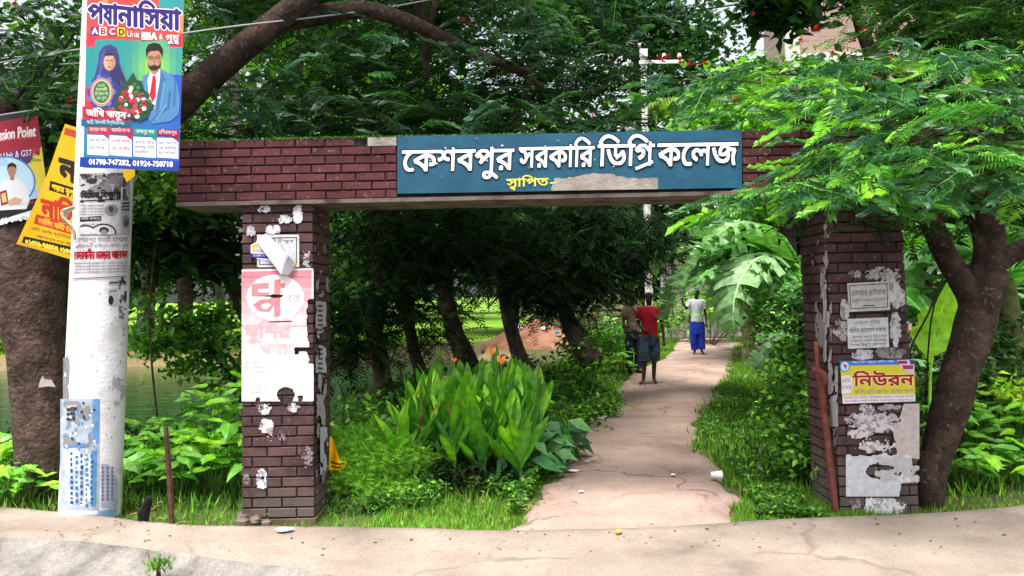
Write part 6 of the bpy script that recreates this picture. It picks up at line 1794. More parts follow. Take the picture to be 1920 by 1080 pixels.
# the big bright backlit leaf behind the pillar
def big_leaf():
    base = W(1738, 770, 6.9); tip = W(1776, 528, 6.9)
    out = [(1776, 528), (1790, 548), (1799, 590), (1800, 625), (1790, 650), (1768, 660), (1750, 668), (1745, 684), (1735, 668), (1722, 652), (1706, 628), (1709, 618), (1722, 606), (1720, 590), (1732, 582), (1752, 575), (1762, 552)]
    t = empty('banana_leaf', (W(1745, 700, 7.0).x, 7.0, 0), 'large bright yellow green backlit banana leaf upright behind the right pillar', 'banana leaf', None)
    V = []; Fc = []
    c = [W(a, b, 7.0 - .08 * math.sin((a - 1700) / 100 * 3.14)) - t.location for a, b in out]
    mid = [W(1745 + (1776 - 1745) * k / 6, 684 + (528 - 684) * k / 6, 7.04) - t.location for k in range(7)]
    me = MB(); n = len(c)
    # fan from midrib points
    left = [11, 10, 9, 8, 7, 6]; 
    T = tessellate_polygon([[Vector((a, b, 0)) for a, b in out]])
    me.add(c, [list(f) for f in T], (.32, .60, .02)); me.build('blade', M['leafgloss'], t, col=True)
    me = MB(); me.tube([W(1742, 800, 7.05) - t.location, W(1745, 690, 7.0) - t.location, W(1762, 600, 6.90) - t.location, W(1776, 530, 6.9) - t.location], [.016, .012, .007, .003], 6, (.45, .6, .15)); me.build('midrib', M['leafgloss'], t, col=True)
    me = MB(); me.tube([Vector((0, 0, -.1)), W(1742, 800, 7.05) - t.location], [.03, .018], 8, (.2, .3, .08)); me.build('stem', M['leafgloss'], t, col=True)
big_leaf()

# ================================================================== UNDERGROWTH
# canna-like clump beside the path
def blade_leaf(name, L, wd, bend, col, seed):
    r = random.Random(seed); V = []; Fc = []; C = []; N = 7
    for i in range(N + 1):
        t = i / N; h = wd * math.sin(math.pi * min(.98, .10 + .86 * t)) ** .75 * (1 if t < .97 else .1); y = L * math.sin(bend * t) / max(bend, .01); z = L * (t * math.cos(bend * t * .6))
        cj = 1 + .1 * math.sin(i * 2 + seed)
        V += [(-h, y - h * .3, z), (0, y + h * .1, z), (h, y - h * .3, z)]; cc = np.array(col) * cj
        C += [tuple(cc), tuple(cc * 1.25), tuple(cc)]
    for i in range(N):
        a = i * 3; Fc += [[a, a + 1, a + 4, a + 3], [a + 1, a + 2, a + 5, a + 4]]
    me = py_mesh(name, V, Fc, np.clip(np.array(C), .003, .9), smooth=True); me.materials.append(M['leafgloss']); return me
CL = [blade_leaf('leaf', 1, .15 + .025 * (k % 3), .25 + .25 * (k % 4), c, k) for k, c in enumerate([(.10, .28, .02), (.07, .21, .02), (.14, .35, .02), (.045, .15, .03), (.09, .25, .025), (.20, .42, .02)])]
CL += [blade_leaf('leaf', 1, .13, 1.5, (.30, .26, .05), 7), blade_leaf('leaf', 1, .14, 1.3, (.09, .24, .03), 8), blade_leaf('leaf', 1, .10, 1.6, (.16, .12, .05), 9)]
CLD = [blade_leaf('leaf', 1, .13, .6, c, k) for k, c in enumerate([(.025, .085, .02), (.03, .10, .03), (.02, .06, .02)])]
rc = random.Random(22)
spots = []
while len(spots) < 92:
    Y = rc.uniform(6.75, 9.8); x = rc.uniform(-1.15, .5)
    px = 960 + x / Y * 1500
    lo = 735 + (Y - 6.9) * 20; hi = 1010 + (Y - 7) * 10
    if lo + 6 < px < hi - 18 and all((x - a) ** 2 + (Y - b) ** 2 > .018 for a, b, in spots): spots.append((x, Y))
nleaf = 0
for i, (x, Y) in enumerate(spots):
    t = empty('canna_plant', (x, Y, 0), 'broad leaved canna plant in the dense clump left of the path', 'plant', 'canna plants clumped beside the path')
    H = rc.uniform(.48, .74) * (.9 if Y < 7.3 else 1)
    k = 8 if Y < 8.8 else 6
    mb = MB(); mb.tube([(0, 0, -.05), (.01, 0, H * .5), (0, .01, H)], [.016, .013, .008], 5); mb.build('stem', M['stem'], t)
    for j in range(k):
        f = (j + .7) / k; az = j * 2.4 + rc.random()
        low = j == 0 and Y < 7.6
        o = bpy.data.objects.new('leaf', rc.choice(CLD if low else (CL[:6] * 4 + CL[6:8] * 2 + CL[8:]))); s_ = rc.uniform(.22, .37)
        tilt = (1 - f) * .8 + .12 + rc.uniform(-.15, .25)
        o.location = (0, 0, H * (.34 + .5 * f)); o.rotation_euler = (.68 - tilt * .75, 0, az); o.scale = (s_, s_, s_)
        link(o, t); nleaf += 1
for px, py, Y, cl in ((852, 680, 7.6, 'orange'), (922, 668, 7.8, 'orange'), (940, 684, 7.5, 'orange')):
    p = W(px, py, Y); t = empty('canna_flower', tuple(p), {852: 'small orange canna flower at the upper left of the leafy clump', 922: 'orange canna flower standing tallest above the leafy clump', 940: 'pale orange canna flower spread just right of the tallest bloom'}[px], 'flower')
    mb = MB()
    for k in range(6):
        a = k * 1.05; d = Vector((math.cos(a) * .4, math.sin(a) * .4, 1)).normalized(); s_ = d.cross(Vector((math.sin(a), -math.cos(a), .1))).normalized()
        L = .10 if px > 900 else .05
        mb.add([Vector((0, 0, 0)), d * L * .6 + s_ * L * .22, d * L, d * L * .6 - s_ * L * .22], [[0, 1, 2, 3]])
    mb.build('petals', flat_mat('pale_orange_petal', (.85, .33, .10)) if px > 900 else M['orange'], t); mb = MB(); mb.tube([(0, 0, -.3), (0, 0, 0)], .006, 5); mb.build('stem', M['stem'], t)

# broad arrow leaved weeds (yam / arum)
def arrow_leaf(name, col, seed):
    r = random.Random(seed); out = [(0, -.08), (-.14, -.3), (-.30, -.2), (-.36, .1), (-.26, .42), (-.1, .72), (0, 1), (.1, .72), (.26, .42), (.36, .1), (.30, -.2), (.14, -.3)]
    V = [(0, 0, 0), (0, .5, .02)] + [(a, b, -.35 * abs(a) - .18 * b * b + r.uniform(-.03, .03)) for a, b in out]
    n = len(out); Fc = []
    for i in range(n):
        j = (i + 1) % n; c = 0 if (out[i][1] + out[j][1]) / 2 < .3 else 1
        Fc.append([c, 2 + i, 2 + j])
    Fc += [[0, 1, 2 + 4], [0, 2 + 8, 1]]
    C = np.array([col] * len(V)) * (1 + .12 * np.array([r.uniform(-1, 1) for _ in V]))[:, None]; C[:2] *= 1.3
    me = py_mesh(name, V, Fc, np.clip(C, .003, .9)); me.materials.append(M['leafgloss']); return me
AL = [arrow_leaf('leaf', c, k) for k, c in enumerate([(.20, .44, .03), (.15, .37, .03), (.25, .50, .03), (.10, .27, .03), (.17, .38, .07)])]
def weed(label, x, Y, H, n, sz, seed, group, leaves=AL, z0=0.0, cat='plant', name='broad_leaved_weed'):
    rr = random.Random(seed); t = empty(name, (x, Y, z0), label, cat, group)
    mb = MB()
    for j in range(n):
        az = j * 2.4 + rr.random(); h = H * rr.uniform(.45, 1.0); rad = rr.uniform(.05, .22) * (1.3 - .5 * h / H)
        p = Vector((math.cos(az) * rad, math.sin(az) * rad, h)); q = Vector((math.cos(az) * rad * .4, math.sin(az) * rad * .4, h * .5))
        mb.tube([(0, 0, -.03), q, p], [.006, .005, .003], 4, cap=False)
        o = bpy.data.objects.new('leaf', rr.choice(leaves)); s_ = sz * rr.uniform(.7, 1.2)
        o.location = p; o.rotation_euler = (rr.uniform(-.5, .35), rr.uniform(-.3, .3), az - math.pi / 2 + rr.uniform(-.4, .4)); o.scale = (s_,) * 3; link(o, t)
    mb.build('stem', M['stem'], t)
rw = random.Random(5)
k = 0
for px in np.linspace(245, 448, 10):
    for row in range(2):
        Y = 6.95 + row * .75 + rw.uniform(-.2, .2); x = (px + rw.uniform(-8, 8) - 960) / 1500 * Y
        Hh = (.5 + .55 * max(0, (px - 270) / 180)) * (1 if row else .68)
        weed('broad leaved green weed between the pole and the left pillar', x, Y, Hh, 13, .18, k, 'weeds between the pole and the left pillar', z0=float(gz(x, Y))); k += 1
for px in (-20, 8, 30, 48):
    for row in range(2):
        Y = 6.7 + row * .7; x = (px - 960) / 1500 * Y
        weed('broad leaved green weed left of the big tree trunk', x, Y, .5 if row else .35, 11, .15, k, 'weeds left of the big tree trunk', z0=float(gz(x, Y))); k += 1
for px in np.linspace(1775, 1925, 7):
    for row in range(2):
        Y = 6.7 + row * .8 + rw.uniform(-.15, .15); x = (px + rw.uniform(-10, 10) - 960) / 1500 * Y
        weed('broad leaved green weed right of the forked tree', x, Y, .62 if row else .38, 12, .16, k, 'weeds right of the forked tree'); k += 1
# taro like plants left of the path near the people
for (px, py, H, sz, lb) in ((1125, 690, .95, .34, 'tall broad leaved taro plant behind the palm base'), (1150, 700, .8, .3, 'taro plant close to the left edge of the path'), (1168, 706, .55, .26, 'small bright taro plant beside the dark trousered person'), (1100, 700, .8, .3, 'taro plant against the leaning palm trunk'), (1140, 676, 1.1, .3, 'taro plant rising highest behind the others')):
    p = G(px, py); weed(lb, p.x, p.y, H, 14, sz, int(px), None, name='taro_plant')

# leafy shrubs built from many small leaves
def bush(label, cens, rad, ncl, nlf, size, cols, tpl=LEAF4, crad=.1, group=None, name='bush', mat='leaf', **kw):
    b = Vector(cens[0]); b.z = 0; t = empty(name, tuple(b), label, 'bush', group)
    crown('foliage', t, b, cens, rad, ncl, nlf, size, cols, tpl, crad=crad, zmin=-.5, mat=mat, **kw)
    mb = MB()
    for c in cens: limbs(mb, [Vector((0, 0, -.05)), (Vector(c) - b) * .6, Vector(c) - b], [.018, .012, .006], 3, 5, 0)
    mb.build('stem', M['barkdark'], t); return t
def at(px, Y, z): return Vector(((px - 960) / 1500 * Y, Y, z))
bush('bright ferny bush at the foot of the left pillar', [at(690, 6.5, .22), at(730, 6.6, .28), at(660, 6.7, .3), at(760, 6.8, .2), at(700, 6.9, .42), at(640, 6.9, .35)], [(.22, .2, .22)] * 6, 110, 26, .11, [(.15, .37, .02), (.20, .44, .03), (.11, .29, .02)], FR_MD, crad=.08, tilt=.8, pitch=(.4, .5))
bush('low trailing weeds in front of the ferny bush', [at(600, 6.35, .05), at(650, 6.3, .06), at(560, 6.2, .04), at(720, 6.3, .06), at(780, 6.35, .06)], [(.2, .1, .08)] * 5, 60, 22, .05, MID + YGL[:1], LANCE, crad=.06, pitch=(.4, .5))
bush('leafy weeds at the water edge behind the left pillar', [at(650, 8.3, .3), at(690, 8.5, .4), at(730, 8.6, .3), at(640, 7.6, .25), at(700, 7.6, .35), at(740, 7.8, .35)], [(.28, .25, .28)] * 6, 80, 20, .085, MID + YGL, LEAF4, crad=.11, tilt=.7)
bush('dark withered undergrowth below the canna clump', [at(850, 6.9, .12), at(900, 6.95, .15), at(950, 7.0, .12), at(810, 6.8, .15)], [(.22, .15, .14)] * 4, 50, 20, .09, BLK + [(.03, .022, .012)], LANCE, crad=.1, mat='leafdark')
bush('large drooping leaves at the right foot of the canna clump', [at(985, 7.2, .30), at(1010, 7.5, .35), at(1030, 7.9, .3), at(960, 7.1, .22)], [(.16, .16, .12)] * 4, 22, 8, .26, [(.06, .17, .06), (.08, .22, .07)], LEAF4, crad=.12, pitch=(-.4, .2))
# hedge to the right of the path
hc = [at(1500, 6.9, .25), at(1530, 6.9, .55), at(1490, 7.2, .35), at(1500, 7.4, .8), at(1530, 7.5, 1.05), at(1480, 7.9, .4), at(1480, 8.2, .95), at(1488, 9.0, .75), at(1480, 9.4, 1.25), at(1462, 10, .9), at(1490, 10.5, 1.2), at(1520, 8.6, 1.2)]
bush('dense green hedge along the right side of the path up to the right pillar', hc, [(.32, .35, .30)] * len(hc), 260, 30, .075, MID * 2 + YGL * 2 + DARK[2:], LEAF4, crad=.11, tilt=.8, pitch=(-.1, .6), name='hedge')
bush('dark hanging creeper foliage behind the iron post', [at(1500, 8, 1.0), at(1540, 7.6, .8), at(1545, 7.4, 1.3), at(1570, 7.2, .5), at(1480, 9, 1.4)], [(.3, .3, .35)] * 5, 110, 26, .08, DARK, LEAF4, crad=.12, mat='leafdark')
bush('shrub with long narrow leaves beside the tattered banana leaves', [at(1460, 10.6, 1.45), at(1490, 10.2, 1.6), at(1505, 9.8, 1.4), at(1480, 10.3, 1.3), at(1510, 9.4, 1.65)], [(.25, .3, .2)] * 5, 60, 14, .2, [(.07, .17, .06), (.1, .24, .09), (.05, .13, .04)], LANCE, crad=.13, tilt=.7)
bush('undergrowth between the forked tree and the banana plants', [at(1760, 8, .5), at(1800, 8.3, .6), at(1860, 8, .5), at(1920, 8.2, .7), at(1780, 8.8, 1.0), at(1850, 9, 1.0)], [(.4, .3, .35)] * 6, 130, 26, .09, DARK + MID, LEAF4, crad=.13)
bush('yellow green shrub low on the right behind the weeds', [at(1900, 7.6, .62), at(1930, 7.5, .5)], [(.25, .2, .2)] * 2, 30, 24, .09, [(.3, .42, .03), (.2, .36, .03)], LEAF4, crad=.09)
bush('leafy verge bushes left of the path below the palm', [at(1040, 9.5, .18), at(1075, 10, .22), at(1100, 10.8, .22), at(1010, 9.2, .25), at(1060, 11.2, .3), at(1090, 12, .35)], [(.28, .35, .2)] * 6, 100, 24, .07, MID + YGL, LEAF4, crad=.1)
bush('low creeper spilling on the left edge of the path', [at(1118, 10.6, .14), at(1135, 11.2, .14), at(1125, 11.8, .16)], [(.22, .25, .12)] * 3, 60, 22, .07, MID + YGL, LEAF4, crad=.09)
bush('green undergrowth beyond the palm near the three people', [at(1110, 15.5, .7), at(1140, 16.5, .7), at(1170, 18, .6), at(1080, 15, .5), at(1215, 22, .9), at(1235, 24, .9)], [(.6, .5, .5)] * 6, 120, 22, .13, MID + YGL, LEAF4, crad=.16)
bush('shrubs on the left bank beneath the dark trees', [at(760, 10.6, .3), at(800, 10.9, .4), at(900, 11.5, .4), at(850, 11.2, .45), at(1000, 12.2, .35), at(950, 11.8, .4)], [(.5, .4, .35)] * 6, 120, 22, .10, DARK + MID, LEAF4, crad=.14)
bush('bushes at the end of the path behind the fence boards', [at(1330, 24, 1.4), at(1370, 22, 1.2), at(1400, 20, 1.2), at(1430, 18, 1.3), at(1290, 25.5, .9), at(1330, 25.5, 1.2), at(1360, 25, 1.3)], [(.9, .7, .6)] * 7, 90, 24, .2, MID + YGL, LEAF4, crad=.28)
bush('bushes on the far bank of the pond seen at the left', [at(60, 27, .5), at(150, 28, .5), at(300, 27.5, .6), at(420, 27, .5), at(-40, 27, .6)], [(1.0, .6, .5)] * 5, 60, 22, .2, MID + DARK, LEAF4, crad=.3)
bush('leafy weeds on the near pond bank', [Vector((x, 9.3 + .3 * math.sin(x * 3), float(gz(x, 9.3)) + .15)) for x in np.arange(-7.4, -1.2, .55)], [(.3, .3, .16)] * 12, 130, 22, .09, MID + DARK, LEAF4, crad=.12)

# grass and low ground cover on the verges
def grass_field(name, label, n, xf, zf, hgt, cols, blade_w=.10, mat='grass'):
    P = xf(n); n = len(P)
    z = zf(P[:, 0], P[:, 1]) - .01
    pos = np.stack([P[:, 0], P[:, 1], z], 1)
    d = rdirs(n, 1.1, .3); d[:, 2] = np.abs(d[:, 2]) + .3
    tpl = ([(-blade_w, 0, 0), (blade_w, 0, 0), (0, 1, -.15)], [(0, 1, 2)])
    hv = hgt * (.4 + .9 * rng.random(n)) * (.6 + .8 * fbm(P[:, 0] * 1.7, P[:, 1] * 1.7, 5))
    cv = .7 + .6 * fbm(P[:, 0] * 1.1, P[:, 1] * 1.1, 9)
    V, Fx, C = scatter(tpl[0], tpl[1], pos, d, rups(n, .8), hv, pal(n, cols) * cv[:, None])
    o = mobj(name, np_mesh(name, V, Fx, C), M[mat]); tag(o, label, 'grass', kind='stuff')
pe_tab = [(y, *path_x(y)) for y in np.linspace(5.2, 40, 300)]
pty = np.array([p[0] for p in pe_tab]); ptl = np.array([p[1] for p in pe_tab]); ptr = np.array([p[2] for p in pe_tab])
def off_path(x, y, m=0.0):
    l = np.interp(y, pty, ptl) - m; r = np.interp(y, pty, ptr) + m
    jl = .12 * (vn(y * 4, x * 0 + 2, 3) - .5) * 2
    return (x < l + jl + .05) | (x > r - jl - .05)
slab_y = np.vectorize(lambda x: at_x(E1, x))
def verge(side, w0, w1, y0, y1):
    def f(n):
        y = y0 + (y1 - y0) * rng.random(n) ** 1.6; e = np.interp(y, pty, ptl if side < 0 else ptr)
        x = e + side * (w0 + (w1 - w0) * rng.random(n) ** 1.5); k = y > slab_y(x) - .02
        k &= off_path(x, y)
        return np.stack([x[k], y[k]], 1)
    return f
GR = [(.09, .24, .02), (.13, .31, .03), (.07, .18, .02), (.18, .34, .04), (.2, .2, .06)]
grass_field('grass', 'short bright grass along the left edge of the path', 60000, verge(-1, -.12, 1.1, 5.5, 16), gz, .075, GR)
grass_field('grass', 'thick grass growing along the right edge of the path', 60000, verge(1, -.08, 1.0, 5.5, 16), gz, .065, GR)
grass_field('grass', 'grass along the far part of the path', 24000, verge(-1, -.1, 2.5, 13, 30), gz, .12, GR)
grass_field('grass', 'grass to the right of the far part of the path', 20000, verge(1, -.1, 2.2, 13, 30), gz, .12, GR)
def strip(n):
    n = n // 2
    x = rng.uniform(-6.5, 5.6, n); y = slab_y(x) + .02 + .9 * rng.random(n) ** 2; k = off_path(x, y); return np.stack([x[k], y[k]], 1)
grass_field('grass', 'strip of grass and small weeds behind the roadside pavement', 42000, strip, gz, .055, GR)
def under(n):
    x = rng.uniform(-7, 6.5, n); y = rng.uniform(6.4, 13, n); k = (pond_d(x, y) < .1) & off_path(x, y); return np.stack([x[k], y[k]], 1)
grass_field('grass', 'rough grass under the trees between the pond and the hedge', 70000, under, gz, .13, GR + DARK, .08)
def lawnf(n):
    x = rng.uniform(-30, -3, n); y = rng.uniform(26, 40, n); return np.stack([x, y], 1)
grass_field('grass', 'sunlit lawn grass beyond the pond', 24000, lawnf, lambda x, y: gz(x, y), .14, [(.14, .28, .02), (.2, .36, .03)], .2)
# small clover-like ground cover along both verges
def cover(name, label, n, fn, size, cols, zoff=.05):
    P = fn(n); n = len(P); z = gz(P[:, 0], P[:, 1]) + zoff * (.3 + 1.2 * fbm(P[:, 0] * 2.3, P[:, 1] * 2.3, 2)) * rng.random(n) * 1.6
    k = (fbm(P[:, 0] * 1.3, P[:, 1] * 1.3, 12) > .42) & ~((P[:, 0] > 2.25) & (P[:, 1] < 6.7)); P = P[k]; z = z[k]; n = len(P)
    V, Fx, C = scatter(LEAF2[0], LEAF2[1], np.stack([P[:, 0], P[:, 1], z], 1), rdirs(n, .1, .4), rups(n, .5), size * (.6 + .8 * rng.random(n)), pal(n, cols))
    o = mobj(name, np_mesh(name, V, Fx, C), M['leaf']); tag(o, label, 'ground cover', kind='stuff')
cover('ground_cover', 'small leaved creeping ground cover on the left verge', 26000, verge(-1, .05, 1.3, 6.0, 15), .045, MID + YGL, .12)
cover('ground_cover', 'small leaved creeping ground cover on the right verge', 30000, verge(1, .12, 1.3, 5.8, 15), .04, MID + YGL, .06)

# posts and stumps
b = G(326, 1004); root = empty('rusty_post', tuple(b), 'thin rusty iron stake leaning upright between the pole and the left pillar', 'post')
mb = MB(); mb.tube([(0, 0, -.2), W(318, 900, b.y) - b, W(311, 800, b.y) - b], [.022, .02, .017], 6, bump=.15); mb.build('stake', M['rust'], root)
b = G(266, 998); root = empty('charred_stump', tuple(b), 'short black charred stick standing in the weeds by the pole', 'stump')
mb = MB(); mb.tube([(0, 0, -.1), W(268, 960, b.y) - b, W(280, 932, b.y) - b], [.018, .04, .022], 7, bump=.4); mb.build('stick', M['char'], root)
# yellow plastic sheet scrap behind the left pillar
sh = Sheet(on_plane((0, 6.75, 0), (.2, -1, 0), lambda x, y: .03 * math.sin(x * .25)), strip=6)
sh.poly([(618, 818), (626, 826), (634, 852), (641, 864), (652, 868), (648, 876), (622, 884), (616, 880)], '#e0a80a', z=1)
sh.quad([(620, 866), (646, 868), (645, 871), (620, 870)], '#4a3410', 2); sh.quad([(621, 874), (640, 874), (640, 877), (621, 877)], '#4a3410', 2)
sheet_thing(sh, 'plastic_sheet', 'crumpled yellow printed plastic scrap sticking out behind the left pillar', 'plastic scrap', 'print')
# rubble at foot of the left pillar
for i, (px, py, r) in enumerate(((480, 990, .06), (500, 996, .05), (455, 994, .07), (462, 982, .09))):
    p = G(px, py); mb = MB(); lumpy(mb, (0, 0, 0), r * .8, 8); o = mb.build('stone', M['concdirty'], None); o.location = (p.x, p.y, .06); tag(o, 'lump of broken masonry at the foot of the left pillar', 'stone', 'rubble at the foot of the left pillar')

# litter on the path
pos = G(1343, 912); t = empty('paper_cup', (pos.x, pos.y, .07), 'crushed white cup lying at the right edge of the path', 'cup')
mb = MB(); mb.tube([(-.045, 0, .03), (.045, .0, .03)], [.026, .034], 14); mb.build('cup_body', M['litter'], t); mb = MB(); mb.tube([(.045, 0, .03), (.05, 0, .03)], [.038, .038], 14); mb.build('rim', M['litter'], t)
LT = [(1072, 897, 'white crumpled wrapper on the left edge of the near path'), (1073, 852, 'small white paper bit on the left path edge below the plants'), (1127, 795, 'white plastic scraps where the left verge juts out'), (1190, 690, 'white scrap beside the barefoot person'), (1135, 791, 'second white scrap touching the verge weeds'), (1102, 879, 'tiny white paper on the near path'), (535, 1022, 'flat white paper bit on the pavement below the left pillar'), (1258, 679, 'white plastic bag bit at the feet of the people'), (1262, 905, 'tiny pale scrap in the middle of the near path'), (1090, 938, 'pale pebble like scrap low on the path'), (1160, 1028, 'small yellow fruit lying on the pavement'), (1388, 612, 'white scrap near the stone bench')]
for px, py, lb in LT:
    p = G(px, py); mb = MB(); s_ = .022 if 'tiny' in lb or 'small' in lb or 'pebble' in lb else .042
    lumpy(mb, (0, 0, 0), s_, 6); o = mb.build('litter' if 'fruit' not in lb else 'fruit', M['litter'] if 'fruit' not in lb else flat_mat('yellow_fruit', (.5, .38, .05)), None); o.location = (p.x, p.y, .075 if py < 1000 else .11); o.scale = (1.6, 1, .35 if 'fruit' not in lb else 1); o.rotation_euler = (0, 0, random.random() * 3); tag(o, lb, 'litter' if 'fruit' not in lb else 'fruit')
# dry twigs and leaf litter
def twig_thing(px, py, n, spread, label, z=.07, L=.12, r=.004):
    p = G(px, py); mb = MB()
    for _ in range(n):
        a = random.random() * 6.28; c = Vector((random.gauss(0, spread), random.gauss(0, spread), z + random.random() * .02)); d = Vector((math.cos(a), math.sin(a), .05)) * L * random.uniform(.4, 1)
        mb.tube([c - d, c + Vector((0, 0, .01)) , c + d], [r, r, r * .5], 4)
    o = mb.build('dry_twigs', M['straw'], None); o.location = (p.x, p.y, 0); tag(o, label, 'twigs', kind='stuff')
twig_thing(1075, 885, 16, .12, 'dry brown banana leaf strips and twigs on the left path edge')
twig_thing(1045, 905, 10, .08, 'dark dry twigs lying on the near left path edge')
twig_thing(1195, 768, 12, .16, 'thin dry twigs on the path left of the middle')
twig_thing(1345, 690, 24, .30, 'scattered dark leaf litter on the far right of the path', L=.1)
twig_thing(1000, 965, 12, .2, 'dry bits of leaf where the path meets the pavement', L=.05)
twig_thing(1130, 730, 24, .35, 'yellow dry leaves under the taro plants', L=.06, r=.008)
twig_thing(240, 1012, 14, .25, 'dry twigs and leaf bits on the pavement by the stake', z=.10, L=.06)
# dark leaf crumbs scattered on pavement and path
P = []
for _ in range(420):
    x = random.uniform(-4, 3.8); y = random.uniform(4.9, 6.2)
    if y < at_x(E1, x) - .02 and y > at_x(E2, x) + .05: P.append((x, y, .094))
for _ in range(380):
    y = random.uniform(5.7, 18); a, b_ = path_x(y); x = random.choice([random.uniform(a, b_), a + abs(random.gauss(0, .15)), b_ - abs(random.gauss(0, .15))]); P.append((x, y, .076))
P = np.array(P); n = len(P)
V, Fx, C = scatter(LEAF2[0], LEAF2[1], P, rdirs(n, 0, .05), rups(n, .15), .008 + .03 * rng.random(n) ** 2, pal(n, [(.06, .035, .02), (.12, .07, .04), (.04, .05, .02), (.25, .17, .1)]))
tag(mobj('leaf_litter', np_mesh('leaf_litter', V, Fx, C), M['cloth']), 'small dry leaf crumbs scattered over the path and pavement', 'leaf litter', kind='stuff')
bush('tiny weed tuft growing at the bottom edge of the pavement', [Vector((G(300, 1074).x, G(300, 1074).y - .02, .05))], [(.06, .05, .04)], 14, 12, .05, YGL, LANCE, crad=.03, pitch=(.6, .4), name='weed_tuft')

# extra tree with a forked dark trunk at the top right
simple_tree('dark tree with a slim forked trunk rising above the right tree', (1640, 600), 10.5, [W(1650, 640, 10.5), W(1645, 300, 10.5), W(1638, 130, 10.5), W(1612, 40, 10.5), W(1590, -30, 10.5)], [.13, .12, .10, .08, .06],
            cen_px([(1440, -5, 10.2), (1520, 5, 10.4), (1780, 60, 10), (1850, 110, 9.8), (1900, 40, 9.8), (1740, 20, 10), (1800, 200, 10), (1880, 240, 10), (1700, 180, 10.2)]), [(.6, .5, .3)] * 9, 150, 20, .2, DARK + MID[:1], LEAF2, crad=.2, mat='leafdark')
simple_tree('second slim dark stem beside the forked trunk at the top right', (1655, 600), 10.7, [W(1660, 640, 10.7), W(1655, 300, 10.7), W(1652, 120, 10.7), W(1662, 40, 10.7), W(1680, -30, 10.7)], [.10, .09, .08, .06, .05], [], [], 0, 0, 0, [])

# ================================================================== PEOPLE
def skin_body(chains, rads, parent, name='body', mat=None):
    """one continuous figure: joints as edges, radius per joint, skinned and subdivided"""
    names = list(rads.keys()); idx = {n: i for i, n in enumerate(names)}
    me = bpy.data.meshes.new('skeleton')
    edges = []
    for ch in chains:
        for a, b in zip(ch[:-1], ch[1:]): edges.append((idx[a], idx[b]))
    me.from_pydata([rads[n][0] for n in names], edges, [])
    o = bpy.data.objects.new('skeleton', me); COL.objects.link(o)
    sm = o.modifiers.new('skin', 'SKIN')
    if not me.skin_vertices: 
        bpy.context.view_layer.objects.active = o
    sv = me.skin_vertices[0].data
    for n, i in idx.items():
        r = rads[n][1]; sv[i].radius = (r, r) if not isinstance(r, tuple) else r
        sv[i].use_root = (n == 'pelvis')
    ss = o.modifiers.new('sub', 'SUBSURF'); ss.levels = 2; ss.render_levels = 2
    dg = bpy.context.evaluated_depsgraph_get(); dg.update()
    m2 = bpy.data.meshes.new_from_object(o.evaluated_get(dg)); m2.name = name
    bpy.data.objects.remove(o)
    m2.shade_smooth(); m2.materials.clear(); m2.materials.append(mat)
    ob = bpy.data.objects.new(name, m2); link(ob, parent); return ob
def rings(mb, R, n=18, wr=.0, cap=(False, False)):
    V = []; Fc = []
    for (c, rx, ry) in R:
        for k in range(n):
            a = 2 * math.pi * k / n; f = 1 + wr * (float(vn(k * .9 + c[0] * 9, c[2] * 14, 4)) - .5) * 2
            V.append((c[0] + math.cos(a) * rx * f, c[1] + math.sin(a) * ry * f, c[2]))
    for i in range(len(R) - 1):
        for k in range(n): Fc.append([i * n + k, i * n + (k + 1) % n, (i + 1) * n + (k + 1) % n, (i + 1) * n + k])
    if cap[0]: Fc.append(list(range(n))[::-1])
    if cap[1]: Fc.append([(len(R) - 1) * n + k for k in range(n)])
    mb.add(V, Fc)
def ellips(mb, c, r, n=10, m_=7, cut=None):
    V = []; Fc = []
    for j in range(m_ + 1):
        th = math.pi * j / m_
        if cut: th = th * cut
        for k in range(n):
            a = 2 * math.pi * k / n; V.append((c[0] + r[0] * math.sin(th) * math.cos(a), c[1] + r[1] * math.sin(th) * math.sin(a), c[2] + r[2] * math.cos(th)))
    for j in range(m_):
        for k in range(n): Fc.append([j * n + k, (j + 1) * n + k, (j + 1) * n + (k + 1) % n, j * n + (k + 1) % n])
    mb.add(V, Fc)
SKIN = noise_mat('skin_brown', (.055, .026, .016), (.085, .042, .026), 10, .55, .1, 60)
HAIR = noise_mat('hair_black', (.004, .004, .004), (.015, .012, .01), 40, .7, .5, 120)
EYEW = flat_mat('eye_white', (.6, .58, .55), .4); DARKM = flat_mat('eye_dark', (.01, .006, .005), .3); LIP = flat_mat('lips', (.06, .022, .018), .6)
